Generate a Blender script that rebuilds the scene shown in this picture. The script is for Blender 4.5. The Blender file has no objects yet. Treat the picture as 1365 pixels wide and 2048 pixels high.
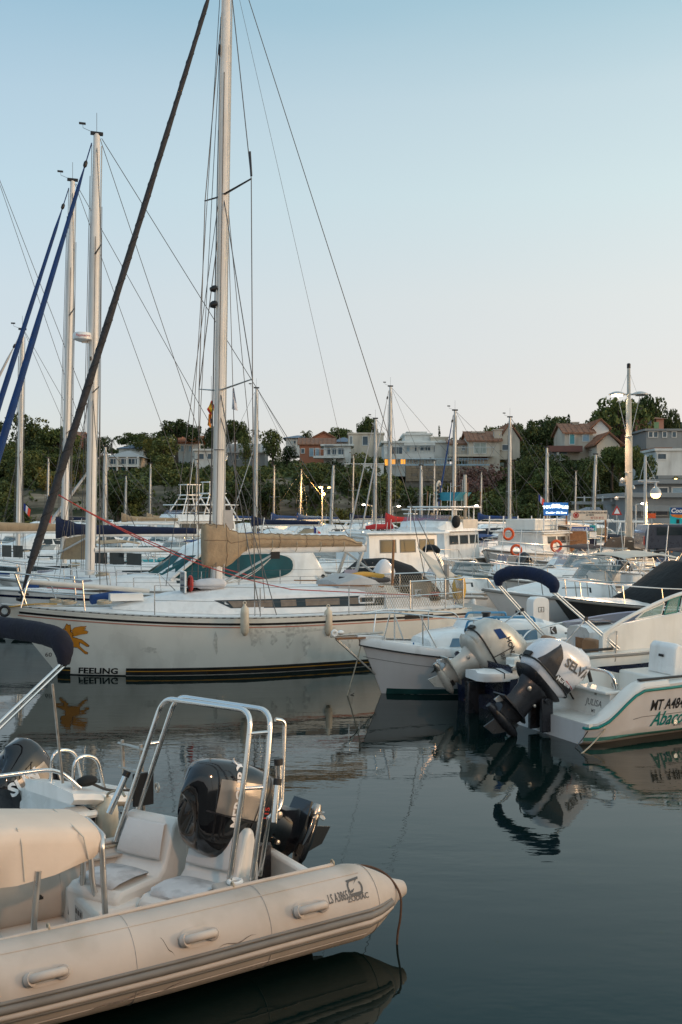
import bpy, math, random
from mathutils import Vector as V, Matrix
from mathutils.bvhtree import BVHTree
R=math.radians; PI=math.pi; C=bpy.context; SC=C.scene; COL=SC.collection
rng=random.Random(11)
F=2000.0; H=3.2                      # focal length in photo pixels, eye height above the water

# ---------------------------------------------------------------- camera, sky, sun, exposure
cd=bpy.data.cameras.new('camera'); cam=bpy.data.objects.new('camera',cd); COL.objects.link(cam)
cd.sensor_fit='VERTICAL'; cd.sensor_height=36; cd.lens=36*F/2048; cd.clip_end=3000; cd.clip_start=.05
cam.location=(0,0,H); cam.rotation_euler=(R(90),0,0); SC.camera=cam
SUN_EL,SUN_AZ=6.0,102.0              # low sun behind and to the right of the camera
w=bpy.data.worlds.new('World'); SC.world=w; w.use_nodes=True
nt=w.node_tree; bg=nt.nodes['Background']; N=nt.nodes.new; LK=nt.links.new
sk=N('ShaderNodeTexSky'); sk.sky_type='NISHITA'; sk.sun_disc=False
sk.sun_elevation=R(SUN_EL); sk.sun_rotation=R(SUN_AZ); sk.air_density=1.0; sk.dust_density=1.0; sk.ozone_density=2.0
ns=N('ShaderNodeVectorMath'); ns.operation='SCALE'; ns.inputs['Scale'].default_value=.115
LK(sk.outputs[0],ns.inputs[0])
tc=N('ShaderNodeTexCoord'); sx=N('ShaderNodeSeparateXYZ'); LK(tc.outputs['Generated'],sx.inputs[0])
rp=N('ShaderNodeValToRGB'); wn=N('ShaderNodeTexNoise'); wn.inputs['Scale'].default_value=2.2; wn.inputs['Detail'].default_value=3; wm=N('ShaderNodeMapping'); wm.inputs['Scale'].default_value=(1,1,5); LK(tc.outputs['Generated'],wm.inputs[0]); LK(wm.outputs[0],wn.inputs['Vector']); wa=N('ShaderNodeMath'); wa.operation='MULTIPLY_ADD'; LK(wn.outputs['Fac'],wa.inputs[0]); wa.inputs[1].default_value=.03; LK(sx.outputs[2],wa.inputs[2]); wb=N('ShaderNodeMath'); wb.operation='SUBTRACT'; LK(wa.outputs[0],wb.inputs[0]); wb.inputs[1].default_value=.015; LK(wb.outputs[0],rp.inputs[0])       # dusk haze: warm at the horizon, blue overhead, the same all round
el=rp.color_ramp.elements
RAMP=((0,(0.45, 0.39, 0.44)),(0.062,(0.448, 0.393, 0.437)),(0.131,(0.466, 0.415, 0.412)),(0.207,(0.474, 0.457, 0.431)),(0.298,(0.427, 0.484, 0.468)),(0.381,(0.375, 0.45, 0.458)),(0.452,(0.26, 0.379, 0.417)),(.62,(.36,.46,.485)),(1,(.46,.56,.58)))
for p,c in RAMP[1:-1]: el.new(p)
for e,(p,c) in zip(el,RAMP): e.position=p; e.color=(*c,1)
ad=N('ShaderNodeVectorMath'); ad.operation='ADD'
gx=N('ShaderNodeVectorMath'); gx.operation='MULTIPLY_ADD'; cx=N('ShaderNodeCombineXYZ')      # the whole sky grows warmer towards the sunset side
for i in range(3): LK(sx.outputs[0],cx.inputs[i])
LK(cx.outputs[0],gx.inputs[0]); gx.inputs[1].default_value=(.50,.37,.20); gx.inputs[2].default_value=(1,1,1)
gm=N('ShaderNodeVectorMath'); gm.operation='MULTIPLY'; LK(gx.outputs[0],gm.inputs[0]); LK(rp.outputs[0],gm.inputs[1])
LK(ns.outputs[0],ad.inputs[0]); LK(gm.outputs[0],ad.inputs[1]); LK(ad.outputs[0],bg.inputs[0]); bg.inputs[1].default_value=1.0
sd=bpy.data.lights.new('sun','SUN'); sd.energy=.75; sd.angle=R(6); sd.color=(1,.62,.36)
so=bpy.data.objects.new('sun',sd); COL.objects.link(so)
az=R(SUN_AZ); sdir=V((math.sin(az)*math.cos(R(SUN_EL)),math.cos(az)*math.cos(R(SUN_EL)),math.sin(R(SUN_EL))))
so.rotation_euler=sdir.to_track_quat('Z','Y').to_euler()
SC.view_settings.view_transform='Standard'; SC.view_settings.look='None'; SC.view_settings.exposure=.2; SC.view_settings.gamma=1
SC.view_settings.use_curve_mapping=False
SC.render.engine='CYCLES'; SC.cycles.max_bounces=8; SC.cycles.use_denoising=True; SC.cycles.caustics_reflective=False; SC.cycles.caustics_refractive=False

# ---------------------------------------------------------------- materials
MATS={}
def mat(name,col,rough=.5,metal=0,var=.1,scale=5,bump=0,bscale=40,dirt=0,dcol=(.16,.13,.10),coat=0,emit=0,alpha=1,trans=0,ior=1.45,streak=1,bd=.01):
    if name in MATS: return MATS[name]
    m=bpy.data.materials.new(name); m.use_nodes=True; t=m.node_tree; b=t.nodes['Principled BSDF']; MATS[name]=m
    b.inputs['Base Color'].default_value=(*col,1); b.inputs['Roughness'].default_value=rough; b.inputs['Metallic'].default_value=metal
    b.inputs['IOR'].default_value=ior; b.inputs['Coat Weight'].default_value=coat; b.inputs['Coat Roughness'].default_value=.05
    b.inputs['Transmission Weight'].default_value=trans; b.inputs['Alpha'].default_value=alpha
    if emit:
        b.inputs['Emission Color'].default_value=(*col,1); b.inputs['Emission Strength'].default_value=emit
    co=t.nodes.new('ShaderNodeTexCoord')
    def noise(s,d=3,zs=1):
        mp=t.nodes.new('ShaderNodeMapping'); mp.inputs['Scale'].default_value=(s,s,s*zs); t.links.new(co.outputs['Object'],mp.inputs[0])
        n=t.nodes.new('ShaderNodeTexNoise'); n.inputs['Scale'].default_value=1; n.inputs['Detail'].default_value=d; t.links.new(mp.outputs[0],n.inputs['Vector']); return n
    def ramp(src,a,b2,c0,c1):
        r=t.nodes.new('ShaderNodeValToRGB'); r.color_ramp.elements[0].position=a; r.color_ramp.elements[1].position=b2
        r.color_ramp.elements[0].color=(*c0,1); r.color_ramp.elements[1].color=(*c1,1); t.links.new(src,r.inputs[0]); return r
    out=None
    if var:
        n=noise(scale,4); k0,k1=1-var,1+var
        out=ramp(n.outputs['Fac'],.3,.7,[c*k0 for c in col],[min(1,c*k1) for c in col]).outputs[0]
        rr=ramp(n.outputs['Fac'],.3,.7,[max(0,rough-.06)]*3,[min(1,rough+.08)]*3); t.links.new(rr.outputs[0],b.inputs['Roughness'])
    if dirt:
        n2=noise(scale*1.6,6,.25 if streak else 1); f=ramp(n2.outputs['Fac'],.5,.78,(0,0,0),(dirt,)*3)
        mx=t.nodes.new('ShaderNodeMix'); mx.data_type='RGBA'; t.links.new(f.outputs[0],mx.inputs[0])
        if out: t.links.new(out,mx.inputs[6])
        else: mx.inputs[6].default_value=(*col,1)
        mx.inputs[7].default_value=(*dcol,1); out=mx.outputs[2]
    if out: t.links.new(out,b.inputs['Base Color'])
    if bump:
        n3=noise(bscale,4); bp=t.nodes.new('ShaderNodeBump'); bp.inputs['Strength'].default_value=bump; bp.inputs['Distance'].default_value=bd
        t.links.new(n3.outputs['Fac'],bp.inputs['Height']); t.links.new(bp.outputs[0],b.inputs['Normal'])
    return m
GEL=mat('gelcoat_white',(.82,.82,.80),.3,var=.06,scale=2.5,dirt=.5,dcol=(.42,.40,.36),coat=.2)
GEL2=mat('gelcoat_cream',(.74,.72,.67),.34,var=.05,scale=2,dirt=.4,dcol=(.40,.36,.29),coat=.15)
HULLG=mat('hull_offwhite',(.76,.76,.70),.28,var=.07,scale=1.1,dirt=.5,dcol=(.38,.36,.32),coat=.2)
HULLP=mat('hull_pinkish_white',(.66,.63,.61),.35,var=.05,scale=1.5,dirt=.35,dcol=(.42,.37,.33))
DECK=mat('deck_nonskid',(.80,.80,.79),.6,var=.05,scale=4,dirt=.35,dcol=(.45,.44,.42),streak=0,bump=.25,bscale=90)
ALU=mat('anodised_aluminium',(.47,.48,.47),.42,.35,var=.07,scale=3,dirt=.3,dcol=(.36,.33,.28))
MASTC=mat('mast_cream_paint',(.78,.76,.72),.38,0,var=.05,scale=2,dirt=.4,dcol=(.40,.36,.30))
STEEL=mat('stainless_steel',(.70,.68,.66),.2,1,var=.04,scale=9)
STEELR=mat('worn_steel',(.45,.42,.38),.38,.9,var=.2,scale=18,dirt=.4,dcol=(.20,.11,.06))
WIRE=mat('rigging_wire',(.10,.10,.10),.5,.2,var=0)
ROPE=mat('rope_beige',(.42,.36,.27),.9,var=.2,scale=60,bump=.8,bscale=120)
ROPER=mat('rope_red',(.42,.06,.05),.85,var=.2,scale=60)
ROPEB=mat('rope_blue',(.08,.19,.38),.85,var=.2,scale=60)
ROPEK=mat('rope_dark',(.05,.05,.05),.85,var=.2,scale=60)
TAN=mat('sailcover_tan',(.40,.29,.18),.85,var=.14,scale=5,dirt=.45,dcol=(.20,.15,.10),bump=.5,bscale=22,bd=.02)
NAVY=mat('canvas_navy',(.007,.015,.046),.9,var=.25,scale=6,bump=.7,bscale=16,bd=.02)
NAVY2=mat('canvas_black_blue',(.008,.010,.021),.9,var=.25,scale=6,bump=.6,bscale=16,bd=.02)
BLACKC=mat('canvas_black',(.010,.011,.012),.85,var=.25,scale=4,bump=.8,bscale=8,bd=.03)
BLUEC=mat('canvas_blue',(.01,.045,.16),.8,var=.2,scale=6,bump=.4)
GREYC=mat('canvas_charcoal',(.04,.04,.044),.85,var=.25,scale=9,bump=.8,bscale=12,bd=.03)
CREAMC=mat('canvas_cream',(.58,.52,.44),.8,var=.08,scale=4,bump=.4,bscale=20)
GREYT=mat('canvas_pale_grey',(.46,.45,.44),.85,var=.1,scale=5,bump=.4,bscale=20)
TEALC=mat('canvas_teal',(.02,.28,.30),.8,var=.15,scale=5)
REDC=mat('canvas_red',(.50,.03,.03),.75,var=.15,scale=5)
GLASS=mat('dark_window',(.02,.03,.035),.05,var=.3,scale=1.5)
TEALG=mat('teal_tinted_glass',(.008,.075,.08),.06,var=.35,scale=1.2)
BLUEG=mat('curtained_window_blue',(.14,.24,.33),.18,var=.12,scale=3)
CURT=mat('curtained_window_tan',(.20,.15,.11),.15,var=.25,scale=7)
CLEAR=mat('clear_glass',(.75,.85,.85),.03,var=0,alpha=.32)
SMOKE=mat('smoked_plastic',(.20,.19,.26),.1,var=.1,scale=3,alpha=.6)
RUB=mat('black_rubber',(.02,.02,.02),.6,var=.2)
RUBG=mat('grey_rubber',(.20,.195,.18),.6,var=.12,scale=12)
FEND=mat('fender_vinyl',(.62,.54,.42),.5,var=.12,scale=7,dirt=.5,dcol=(.28,.21,.14))
BLACKP=mat('gloss_black_paint',(.006,.006,.008),.07,var=.3,scale=2,coat=.6)
DARKP=mat('engine_dark_grey',(.035,.036,.042),.28,.3,var=.2,scale=6,dirt=.3,dcol=(.02,.02,.02))
SILV=mat('engine_champagne_silver',(.54,.52,.47),.3,.25,var=.08,scale=4,dirt=.35,dcol=(.20,.17,.13))
WHP=mat('engine_white',(.66,.66,.68),.25,var=.04,scale=3,coat=.4,dirt=.2,dcol=(.4,.4,.4))
ENGGR=mat('engine_panel_grey',(.27,.255,.24),.32,.5,var=.08)
BRONZE=mat('propeller_metal',(.40,.36,.32),.25,.9,var=.2,scale=14)
RED=mat('red_paint',(.45,.04,.03),.4,var=.12)
PINKL=mat('salmon_stripe',(.50,.22,.16),.45,var=.1)
GOLD=mat('gold_stripe',(.48,.24,.03),.45,var=.1)
BLK=mat('black_lettering',(.012,.012,.014),.45,var=.2)
GRYL=mat('grey_lettering',(.10,.095,.09),.5,var=.2)
WHL=mat('white_lettering',(.78,.78,.78),.5,var=.05)
BOOT=mat('antifouling_black',(.012,.014,.016),.5,var=.3,scale=3,dirt=.3,dcol=(.06,.07,.05))
DGRN=mat('antifouling_green',(.008,.05,.045),.55,var=.3,scale=3)
GRNS=mat('green_stripe',(.0,.19,.16),.4,var=.12,scale=3)
NAVYP=mat('navy_gelcoat',(.008,.012,.035),.25,var=.3)
ORAN=mat('lifebuoy_orange',(.72,.10,.02),.55,var=.1)
YELB=mat('horseshoe_yellow',(.66,.38,.03),.7,var=.12,scale=8,dirt=.3,dcol=(.3,.16,.03))
WOOD=mat('varnished_wood',(.30,.14,.06),.45,var=.25,scale=9)
PLANKM=mat('weathered_plank',(.36,.33,.30),.8,var=.2,scale=6,bump=.5)
BRTAN=mat('seat_vinyl_tan',(.34,.17,.08),.55,var=.15,scale=5,dirt=.25,dcol=(.18,.10,.05))
BLUEP=mat('handrail_blue',(.05,.21,.38),.5,var=.15)
HYP=mat('hypalon_cream',(.51,.45,.395),.66,var=.10,scale=2.2,dirt=.6,dcol=(.33,.28,.22),bump=.35,bscale=5,bd=.012)
HYPG=mat('hypalon_grey',(.19,.18,.165),.6,var=.12,scale=5)
SEATW=mat('seat_gelcoat',(.76,.72,.67),.4,var=.04,scale=3,dirt=.3,dcol=(.42,.38,.34))
VINYL=mat('seat_vinyl_grey',(.68,.64,.61),.5,var=.06,scale=4,bump=.25,bscale=30)
VINYLD=mat('seat_vinyl_dirty',(.62,.61,.61),.55,var=.1,scale=5,dirt=.5,dcol=(.10,.09,.09),streak=0,bump=.2)
COVER=mat('console_cover_cream',(.68,.57,.47),.75,var=.05,scale=4,bump=.35,bscale=9)
CONC=mat('concrete',(.33,.32,.30),.85,var=.15,scale=1.5,dirt=.4,dcol=(.14,.13,.12),bump=.4,bscale=12,streak=0)
PONT=mat('pontoon_deck',(.40,.37,.33),.8,var=.15,scale=4)
PAINTG=mat('pale_grey_paint',(.50,.50,.49),.5,var=.06)
LAMPW=mat('lamp_glow_white',(1,.86,.66),.5,var=0,emit=14)
LAMPO=mat('lamp_glow_warm',(1,.62,.22),.5,var=0,emit=5)
LAMPS=mat('lamp_glow_sodium',(1,.52,.12),.5,var=0,emit=26)

# ---------------------------------------------------------------- mesh builder
class M:
    def __init__(s): s.v=[]; s.f=[]
    def add(s,vs,fs):
        n=len(s.v); s.v+=[tuple(x) for x in vs]; s.f+=[tuple(i+n for i in f) for f in fs]; return s
    def box(s,x0,x1,y0,y1,z0,z1,rot=None,ctr=None):
        vs=[V((x,y,z)) for x in (x0,x1) for y in (y0,y1) for z in (z0,z1)]
        if rot is not None:
            c=V(ctr) if ctr is not None else V(((x0+x1)/2,(y0+y1)/2,(z0+z1)/2)); vs=[c+rot@(p-c) for p in vs]
        return s.add(vs,[(0,1,3,2),(4,6,7,5),(0,4,5,1),(2,3,7,6),(0,2,6,4),(1,5,7,3)])
    def loft(s,rings,caps=(1,1),closed=True):
        n=len(rings[0]); b=len(s.v); fs=[]
        for i in range(len(rings)-1):
            for j in range(n if closed else n-1):
                k=(j+1)%n; fs.append((b+i*n+j,b+i*n+k,b+(i+1)*n+k,b+(i+1)*n+j))
        if caps[0]: fs.append(tuple(b+j for j in reversed(range(n))))
        if caps[1]: fs.append(tuple(b+(len(rings)-1)*n+j for j in range(n)))
        for r in rings: s.v+=[tuple(p) for p in r]
        s.f+=fs; return s
    def tube(s,pts,r,n=8,sq=1.0,up=None,caps=(1,1)):
        P=[V(p) for p in pts]; k=len(P); rs=r if isinstance(r,(list,tuple)) else [r]*k
        T=[(P[min(i+1,k-1)]-P[max(i-1,0)]).normalized() for i in range(k)]
        u=V(up) if up is not None else (V((0,0,1)) if abs(T[0].z)<.9 else V((1,0,0)))
        u=(u-T[0]*u.dot(T[0])).normalized(); rings=[]
        for i in range(k):
            u=(u-T[i]*u.dot(T[i])).normalized(); b=T[i].cross(u)
            rings.append([P[i]+(u*math.cos(a)*sq+b*math.sin(a))*rs[i] for a in (2*PI*j/n for j in range(n))])
        return s.loft(rings,caps)
    def lathe(s,o,ax,prof,n=12):
        o=V(o); ax=V(ax).normalized(); u=ax.orthogonal().normalized(); b=ax.cross(u)
        return s.loft([[o+ax*h+(u*math.cos(a)+b*math.sin(a))*max(r,1e-4) for a in (2*PI*j/n for j in range(n))] for r,h in prof])
    def prism(s,poly,vec):
        p=[V(q) for q in poly]; v=V(vec); return s.loft([p,[q+v for q in p]])
    def ball(s,c,r,n=10,sc=(1,1,1)):
        c=V(c); rings=[]
        for i in range(n//2+1):
            t=PI*i/(n//2); rings.append([c+V((max(math.sin(t),.01)*math.cos(2*PI*j/n)*r*sc[0],max(math.sin(t),.01)*math.sin(2*PI*j/n)*r*sc[1],-math.cos(t)*r*sc[2])) for j in range(n)])
        return s.loft(rings)
    def torus(s,c,ax,Rr,r,n=20,m=8,a0=0,a1=2*PI):
        c=V(c); ax=V(ax).normalized(); u=ax.orthogonal().normalized() if abs(ax.z)>.9 else V((0,0,1)); b=ax.cross(u)
        full=abs(a1-a0)>6.28; k=n if full else n+1; rings=[]
        for i in range(k):
            a=a0+(a1-a0)*i/n; d=u*math.cos(a)+b*math.sin(a)
            rings.append([c+d*(Rr+r*math.cos(q))+ax*r*math.sin(q) for q in (2*PI*j/m for j in range(m))])
        if full: rings.append(rings[0]); return s.loft(rings,(0,0))
        return s.loft(rings)
    def xf(s,mt):
        s.v=[tuple(mt@V(p)) for p in s.v]; return s
def link(name,me,parent=None,label=None):
    o=bpy.data.objects.new(name,me); COL.objects.link(o)
    if parent is not None: o.parent=parent
    if label: o['label']=label
    return o
def P(m,name,ma,parent=None,sm=38,label=None,bev=0):
    me=bpy.data.meshes.new(name); me.from_pydata(m.v,[],m.f); me.materials.append(ma); me.validate()
    if sm:
        me.shade_smooth()
        if sm<179: me.set_sharp_from_angle(angle=R(sm))
    o=link(name,me,parent,label)
    if bev:
        b=o.modifiers.new('edge','BEVEL'); b.width=bev; b.segments=2; b.limit_method='ANGLE'; b.angle_limit=R(35)
    return o
def tag(o,label,cat,group=None,kind=None):
    o['label']=label; o['category']=cat
    if group: o['group']=group
    if kind: o['kind']=kind
    return o
def struct(m,name,ma,sm=0):
    o=P(m,name,ma,None,sm); o['kind']='structure'; return o
class Fr:
    """a thing: an Empty at its base, with helpers that turn pixels of the survey photo into its own coordinates"""
    def __init__(s,name,label,cat,x,y,z=0,rot=0,group=None):
        s.o=bpy.data.objects.new(name,None); COL.objects.link(s.o); s.o.location=(x,y,z); s.o.rotation_euler=(0,0,R(rot)); s.o.empty_display_size=.2
        tag(s.o,label,cat,group); s.x=V((x,y,z)); s.a=R(rot); s.ux=V((math.cos(s.a),math.sin(s.a),0)); s.uy=V((-math.sin(s.a),math.cos(s.a),0))
    def loc(s,p):
        d=V(p)-s.x; return V((d.dot(s.ux),d.dot(s.uy),d.z))
    def w(s,p): p=V(p); return s.x+s.ux*p.x+s.uy*p.y+V((0,0,p.z))
    def pl(s,px,py,v=0.0):                 # pixel ray meets the upright plane local y = v
        d=V(((px-682.5)/F,1,-(py-1024)/F)); o=V((0,0,H)); t=(v-(o-s.x).dot(s.uy))/d.dot(s.uy); return s.loc(o+d*t)
    def hz(s,px,py,z):
        t=(H-z)*F/(py-1024); return s.loc(((px-682.5)/F*t,t,z))
    def p(s,m,name,ma,parent=None,sm=38,label=None,bev=0): return P(m,name,ma,parent or s.o,sm,label,bev)
def at(px,py,Y): return V(((px-682.5)*Y/F,Y,H-(py-1024)*Y/F))
def ctree(o,parent=None):
    c=o.copy(); COL.objects.link(c); c.parent=parent
    for k in list(o.children): ctree(k,c)
    return c
def fil(pts,r,k=5):                        # round the corners of a polyline
    P_=[V(p) for p in pts]; out=[P_[0]]
    for i in range(1,len(P_)-1):
        a,b,c=P_[i-1],P_[i],P_[i+1]; d1=(a-b); d2=(c-b); q=min(r,d1.length*.48,d2.length*.48)
        s0=b+d1.normalized()*q; s1=b+d2.normalized()*q
        for j in range(k+1):
            t=j/k; out.append(s0*(1-t)**2+b*2*t*(1-t)+s1*t*t)
    return out+[P_[-1]]
def sag(a,b,d,n=10):
    a,b=V(a),V(b); return [a.lerp(b,i/n)-V((0,0,d*4*(i/n)*(1-i/n))) for i in range(n+1)]
def spl(pts,n=6):                          # Catmull-Rom through points
    Q=[V(p) for p in pts]; Q=[Q[0]*2-Q[1]]+Q+[Q[-1]*2-Q[-2]]; out=[]
    for i in range(1,len(Q)-2):
        for j in range(n):
            t=j/n; a,b,c,d=Q[i-1],Q[i],Q[i+1],Q[i+2]
            out.append(.5*((2*b)+(c-a)*t+(2*a-5*b+4*c-d)*t*t+(3*b-a-3*c+d)*t**3))
    return out+[Q[-2]]
def hit(fr,b,px,py):                      # where the pixel ray meets a mesh given in the thing's own coordinates
    d=V(((px-682.5)/F,1,-(py-1024)/F)); h=b.ray_cast(fr.loc((0,0,H)),V((d.dot(fr.ux),d.dot(fr.uy),d.z)).normalized(),400)[0]
    return h if h is not None else fr.pl(px,py,0)
# ---- flat lettering and marks, laid on a surface
def txt2d(body,size,bold=0,shear=0,sx=1,align='CENTER'):
    cu=bpy.data.curves.new('lettering','FONT'); cu.body=body; cu.size=size; cu.align_x=align; cu.offset=bold*size; cu.shear=shear; cu.resolution_u=2
    o=bpy.data.objects.new('lettering',cu); COL.objects.link(o); C.view_layer.update()
    me=bpy.data.meshes.new_from_object(o.evaluated_get(C.evaluated_depsgraph_get()))
    vs=[(v.co.x*sx,v.co.y) for v in me.vertices]; fs=[tuple(p.vertices) for p in me.polygons]
    bpy.data.objects.remove(o); bpy.data.curves.remove(cu); bpy.data.meshes.remove(me); return vs,fs
def patch(c0,c1,c2,c3,n=6,m=2):
    vs=[];fs=[]
    for j in range(m+1):
        for i in range(n+1):
            a=i/n;b=j/m; vs.append(tuple((c0[k]*(1-a)+c1[k]*a)*(1-b)+(c3[k]*(1-a)+c2[k]*a)*b for k in range(2)))
    for j in range(m):
        for i in range(n):
            q=j*(n+1)+i; fs.append((q,q+1,q+n+2,q+n+1))
    return vs,fs
def poly2d(pts): return list(pts),[tuple(range(len(pts)))]
def fanpoly(pts):                          # outline + centre: bends better over a curved side
    c=(sum(p[0] for p in pts)/len(pts),sum(p[1] for p in pts)/len(pts)); n=len(pts)
    mid=[((p[0]+c[0])/2,(p[1]+c[1])/2) for p in pts]
    return list(pts)+mid+[c],[(i,(i+1)%n,n+(i+1)%n,n+i) for i in range(n)]+[(n+i,n+(i+1)%n,2*n) for i in range(n)]
def bvh(m): return BVHTree.FromPolygons([V(v) for v in m.v],m.f)
def proj(b,sh,O,ex,ey,d,off=.004,back=3.0):
    O,ex,ey,d=V(O),V(ex),V(ey),V(d).normalized(); out=M(); vs=[]
    for x,y in sh[0]:
        p=O+ex*x+ey*y; h=b.ray_cast(p-d*back,d,back*3)
        vs.append((h[0]-d*off) if h[0] is not None else None)
    for i,v in enumerate(vs):              # points that miss take the depth of the nearest hit
        if v is None:
            p=O+ex*sh[0][i][0]+ey*sh[0][i][1]; best=min((q for q in vs if q is not None),key=lambda q:(q-p-d*((q-p).dot(d))).length,default=p)
            vs[i]=p+d*((best-p).dot(d))
    return out.add(vs,sh[1])
def flat(sh,O,ex,ey):
    O,ex,ey=V(O),V(ex),V(ey); return M().add([O+ex*x+ey*y for x,y in sh[0]],sh[1])
# ---------------------------------------------------------------- boat building blocks (bow along local +x, port along +y, z=0 the water)
QS=(0,.08,.2,.36,.54,.72,.88,1,1.15,1.4)
def hull(L,B,hb,hm,hs,tw=.75,rake=.8,trake=0,flare=.14,full=.42,p=2.1,n=30,deckx=None):
    m=M(); sh=[]; rings=[]
    for i in range(n+1):
        s=i/n; zs=hm+((hb-hm)*((s-.4)/.6)**2 if s>.4 else (hs-hm)*((.4-s)/.4)**2)
        wd=(tw+(1-tw)*math.sin(PI/2*s/full) if s<full else 1-((s-full)/(1-full))**p)*B/2; wd=max(wd,.012)
        port=[]
        for q in QS:
            x=L*s-rake*min(q,1.25)*s**5+trake*q*(1-s)**8
            fl=flare*(1+1.8*s*s); y=wd*max(.03,1-fl*q**1.2-(.55*max(0,q-1)/.4)) 
            port.append(V((x,y,zs*(1-q))))
        sh.append(port[0]); rings.append(port+[V((p_.x,-p_.y,p_.z)) for p_ in reversed(port)])
    m.loft(rings,(1,0),False); return m,sh
def deck(sh,camber=.06,drop=.0,x0=-9,x1=99,k=6):
    m=M(); rs=[]
    for p in sh:
        if x0-1e-6<=p.x<=x1+1e-6: rs.append([V((p.x,p.y*(1-2*j/k),p.z-drop+camber*min(1,p.y)*(1-(1-2*j/k)**2))) for j in range(k+1)])
    return m.loft(rs,(0,0),False)
def cut(sh,x):
    for a,b in zip(sh,sh[1:]):
        if a.x<=x<=b.x: return a.lerp(b,(x-a.x)/max(1e-6,b.x-a.x))
    return sh[0] if x<sh[0].x else sh[-1]
def cockpit(sh,x0,x1,gw,zf):
    """gunwale strip, inner liner and floor of an open boat between x0 and x1"""
    xs=[x0]+[p.x for p in sh if x0+.02<p.x<x1-.02]+[x1]; pts=[cut(sh,x) for x in xs]; g=M(); l=M(); f=M()
    for sg in (1,-1):
        a=[[V((p.x,sg*p.y,p.z)),V((p.x,sg*(p.y-gw*.5),p.z+.025)),V((p.x,sg*(p.y-gw),p.z))] for p in pts]; g.loft(a,(0,0),False)
        l.loft([[V((p.x,sg*(p.y-gw),p.z)),V((p.x,sg*(p.y-gw-.05),zf))] for p in pts],(0,0),False)
    f.loft([[V((p.x,p.y-gw-.05,zf)),V((p.x,-(p.y-gw-.05),zf))] for p in pts],(0,0),False)
    for p in (pts[0],pts[-1]):
        y=p.y-gw; l.add([V((p.x,y,p.z)),V((p.x,-y,p.z)),V((p.x,-y+.05,zf)),V((p.x,y-.05,zf))],[(0,1,2,3)])
    return g,l,f
def band(b,x0,x1,za,zb,side=1,n=36,off=.006,m=5):
    """strip on the hull side between two heights (numbers or functions of x)"""
    fa=za if callable(za) else (lambda x:za); fb=zb if callable(zb) else (lambda x:zb); vs=[]; fs=[]
    for i in range(n+1):
        x=x0+(x1-x0)*i/n
        for j in range(m+1): vs.append((x,fa(x)+(fb(x)-fa(x))*j/m))
    for i in range(n):
        for j in range(m): q=i*(m+1)+j; fs.append((q,q+m+1,q+m+2,q+1))
    return proj(b,(vs,fs),(0,side*3,0),(1,0,0),(0,0,1),(0,-side,0),off)
def sup(secs):
    """superstructure: (x, half width low, half width high, z low, z high, corner)"""
    return M().loft([[V((x,-wb,zb)),V((x,-(wb*.3+wt*.7),zb+(zt-zb)*.72)),V((x,-wt,zt-r)),V((x,-wt+r*1.2,zt)),V((x,0,zt+r*.35)),V((x,wt-r*1.2,zt)),V((x,wt,zt-r)),V((x,(wb*.3+wt*.7),zb+(zt-zb)*.72)),V((x,wb,zb))] for x,wb,wt,zb,zt,r in secs])
def rectwin(fr,b,par,x0,x1,z0,z1,side,ma=GLASS,slant=0,name='window',frame=None,sl2=None):
    sl2=slant if sl2 is None else sl2
    if frame:
        e=.035; fr.p(proj(b,patch((x0-e,z0-e),(x1+e,z0-e),(x1+e+sl2,z1+e),(x0-e+slant,z1+e),6,2),(0,side*3,0),(1,0,0),(0,0,1),(0,-side,0),.006),'window_frame',frame,par)
    return fr.p(proj(b,patch((x0,z0),(x1,z0),(x1+sl2,z1),(x0+slant,z1),6,2),(0,side*3,0),(1,0,0),(0,0,1),(0,-side,0),.011),name,ma,par)
def frontwin(fr,b,par,y0,y1,z0,z1,dx=-1,ma=GLASS,name='windscreen',tp=0):
    return fr.p(proj(b,patch((y0,z0),(y1,z0),(y1-tp,z1),(y0+tp,z1),4,2),(dx*-30,0,0),(0,1,0),(0,0,1),(dx,0,0),.011,0),name,ma,par)
def rail(pts,r=.013,posts=None,foot=None,n=6):
    """a bent tube with posts down to foot heights"""
    m=M().tube(pts,r,n)
    for p,q in (posts or []): m.tube([p,q],r*.9,n)
    return m
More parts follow.
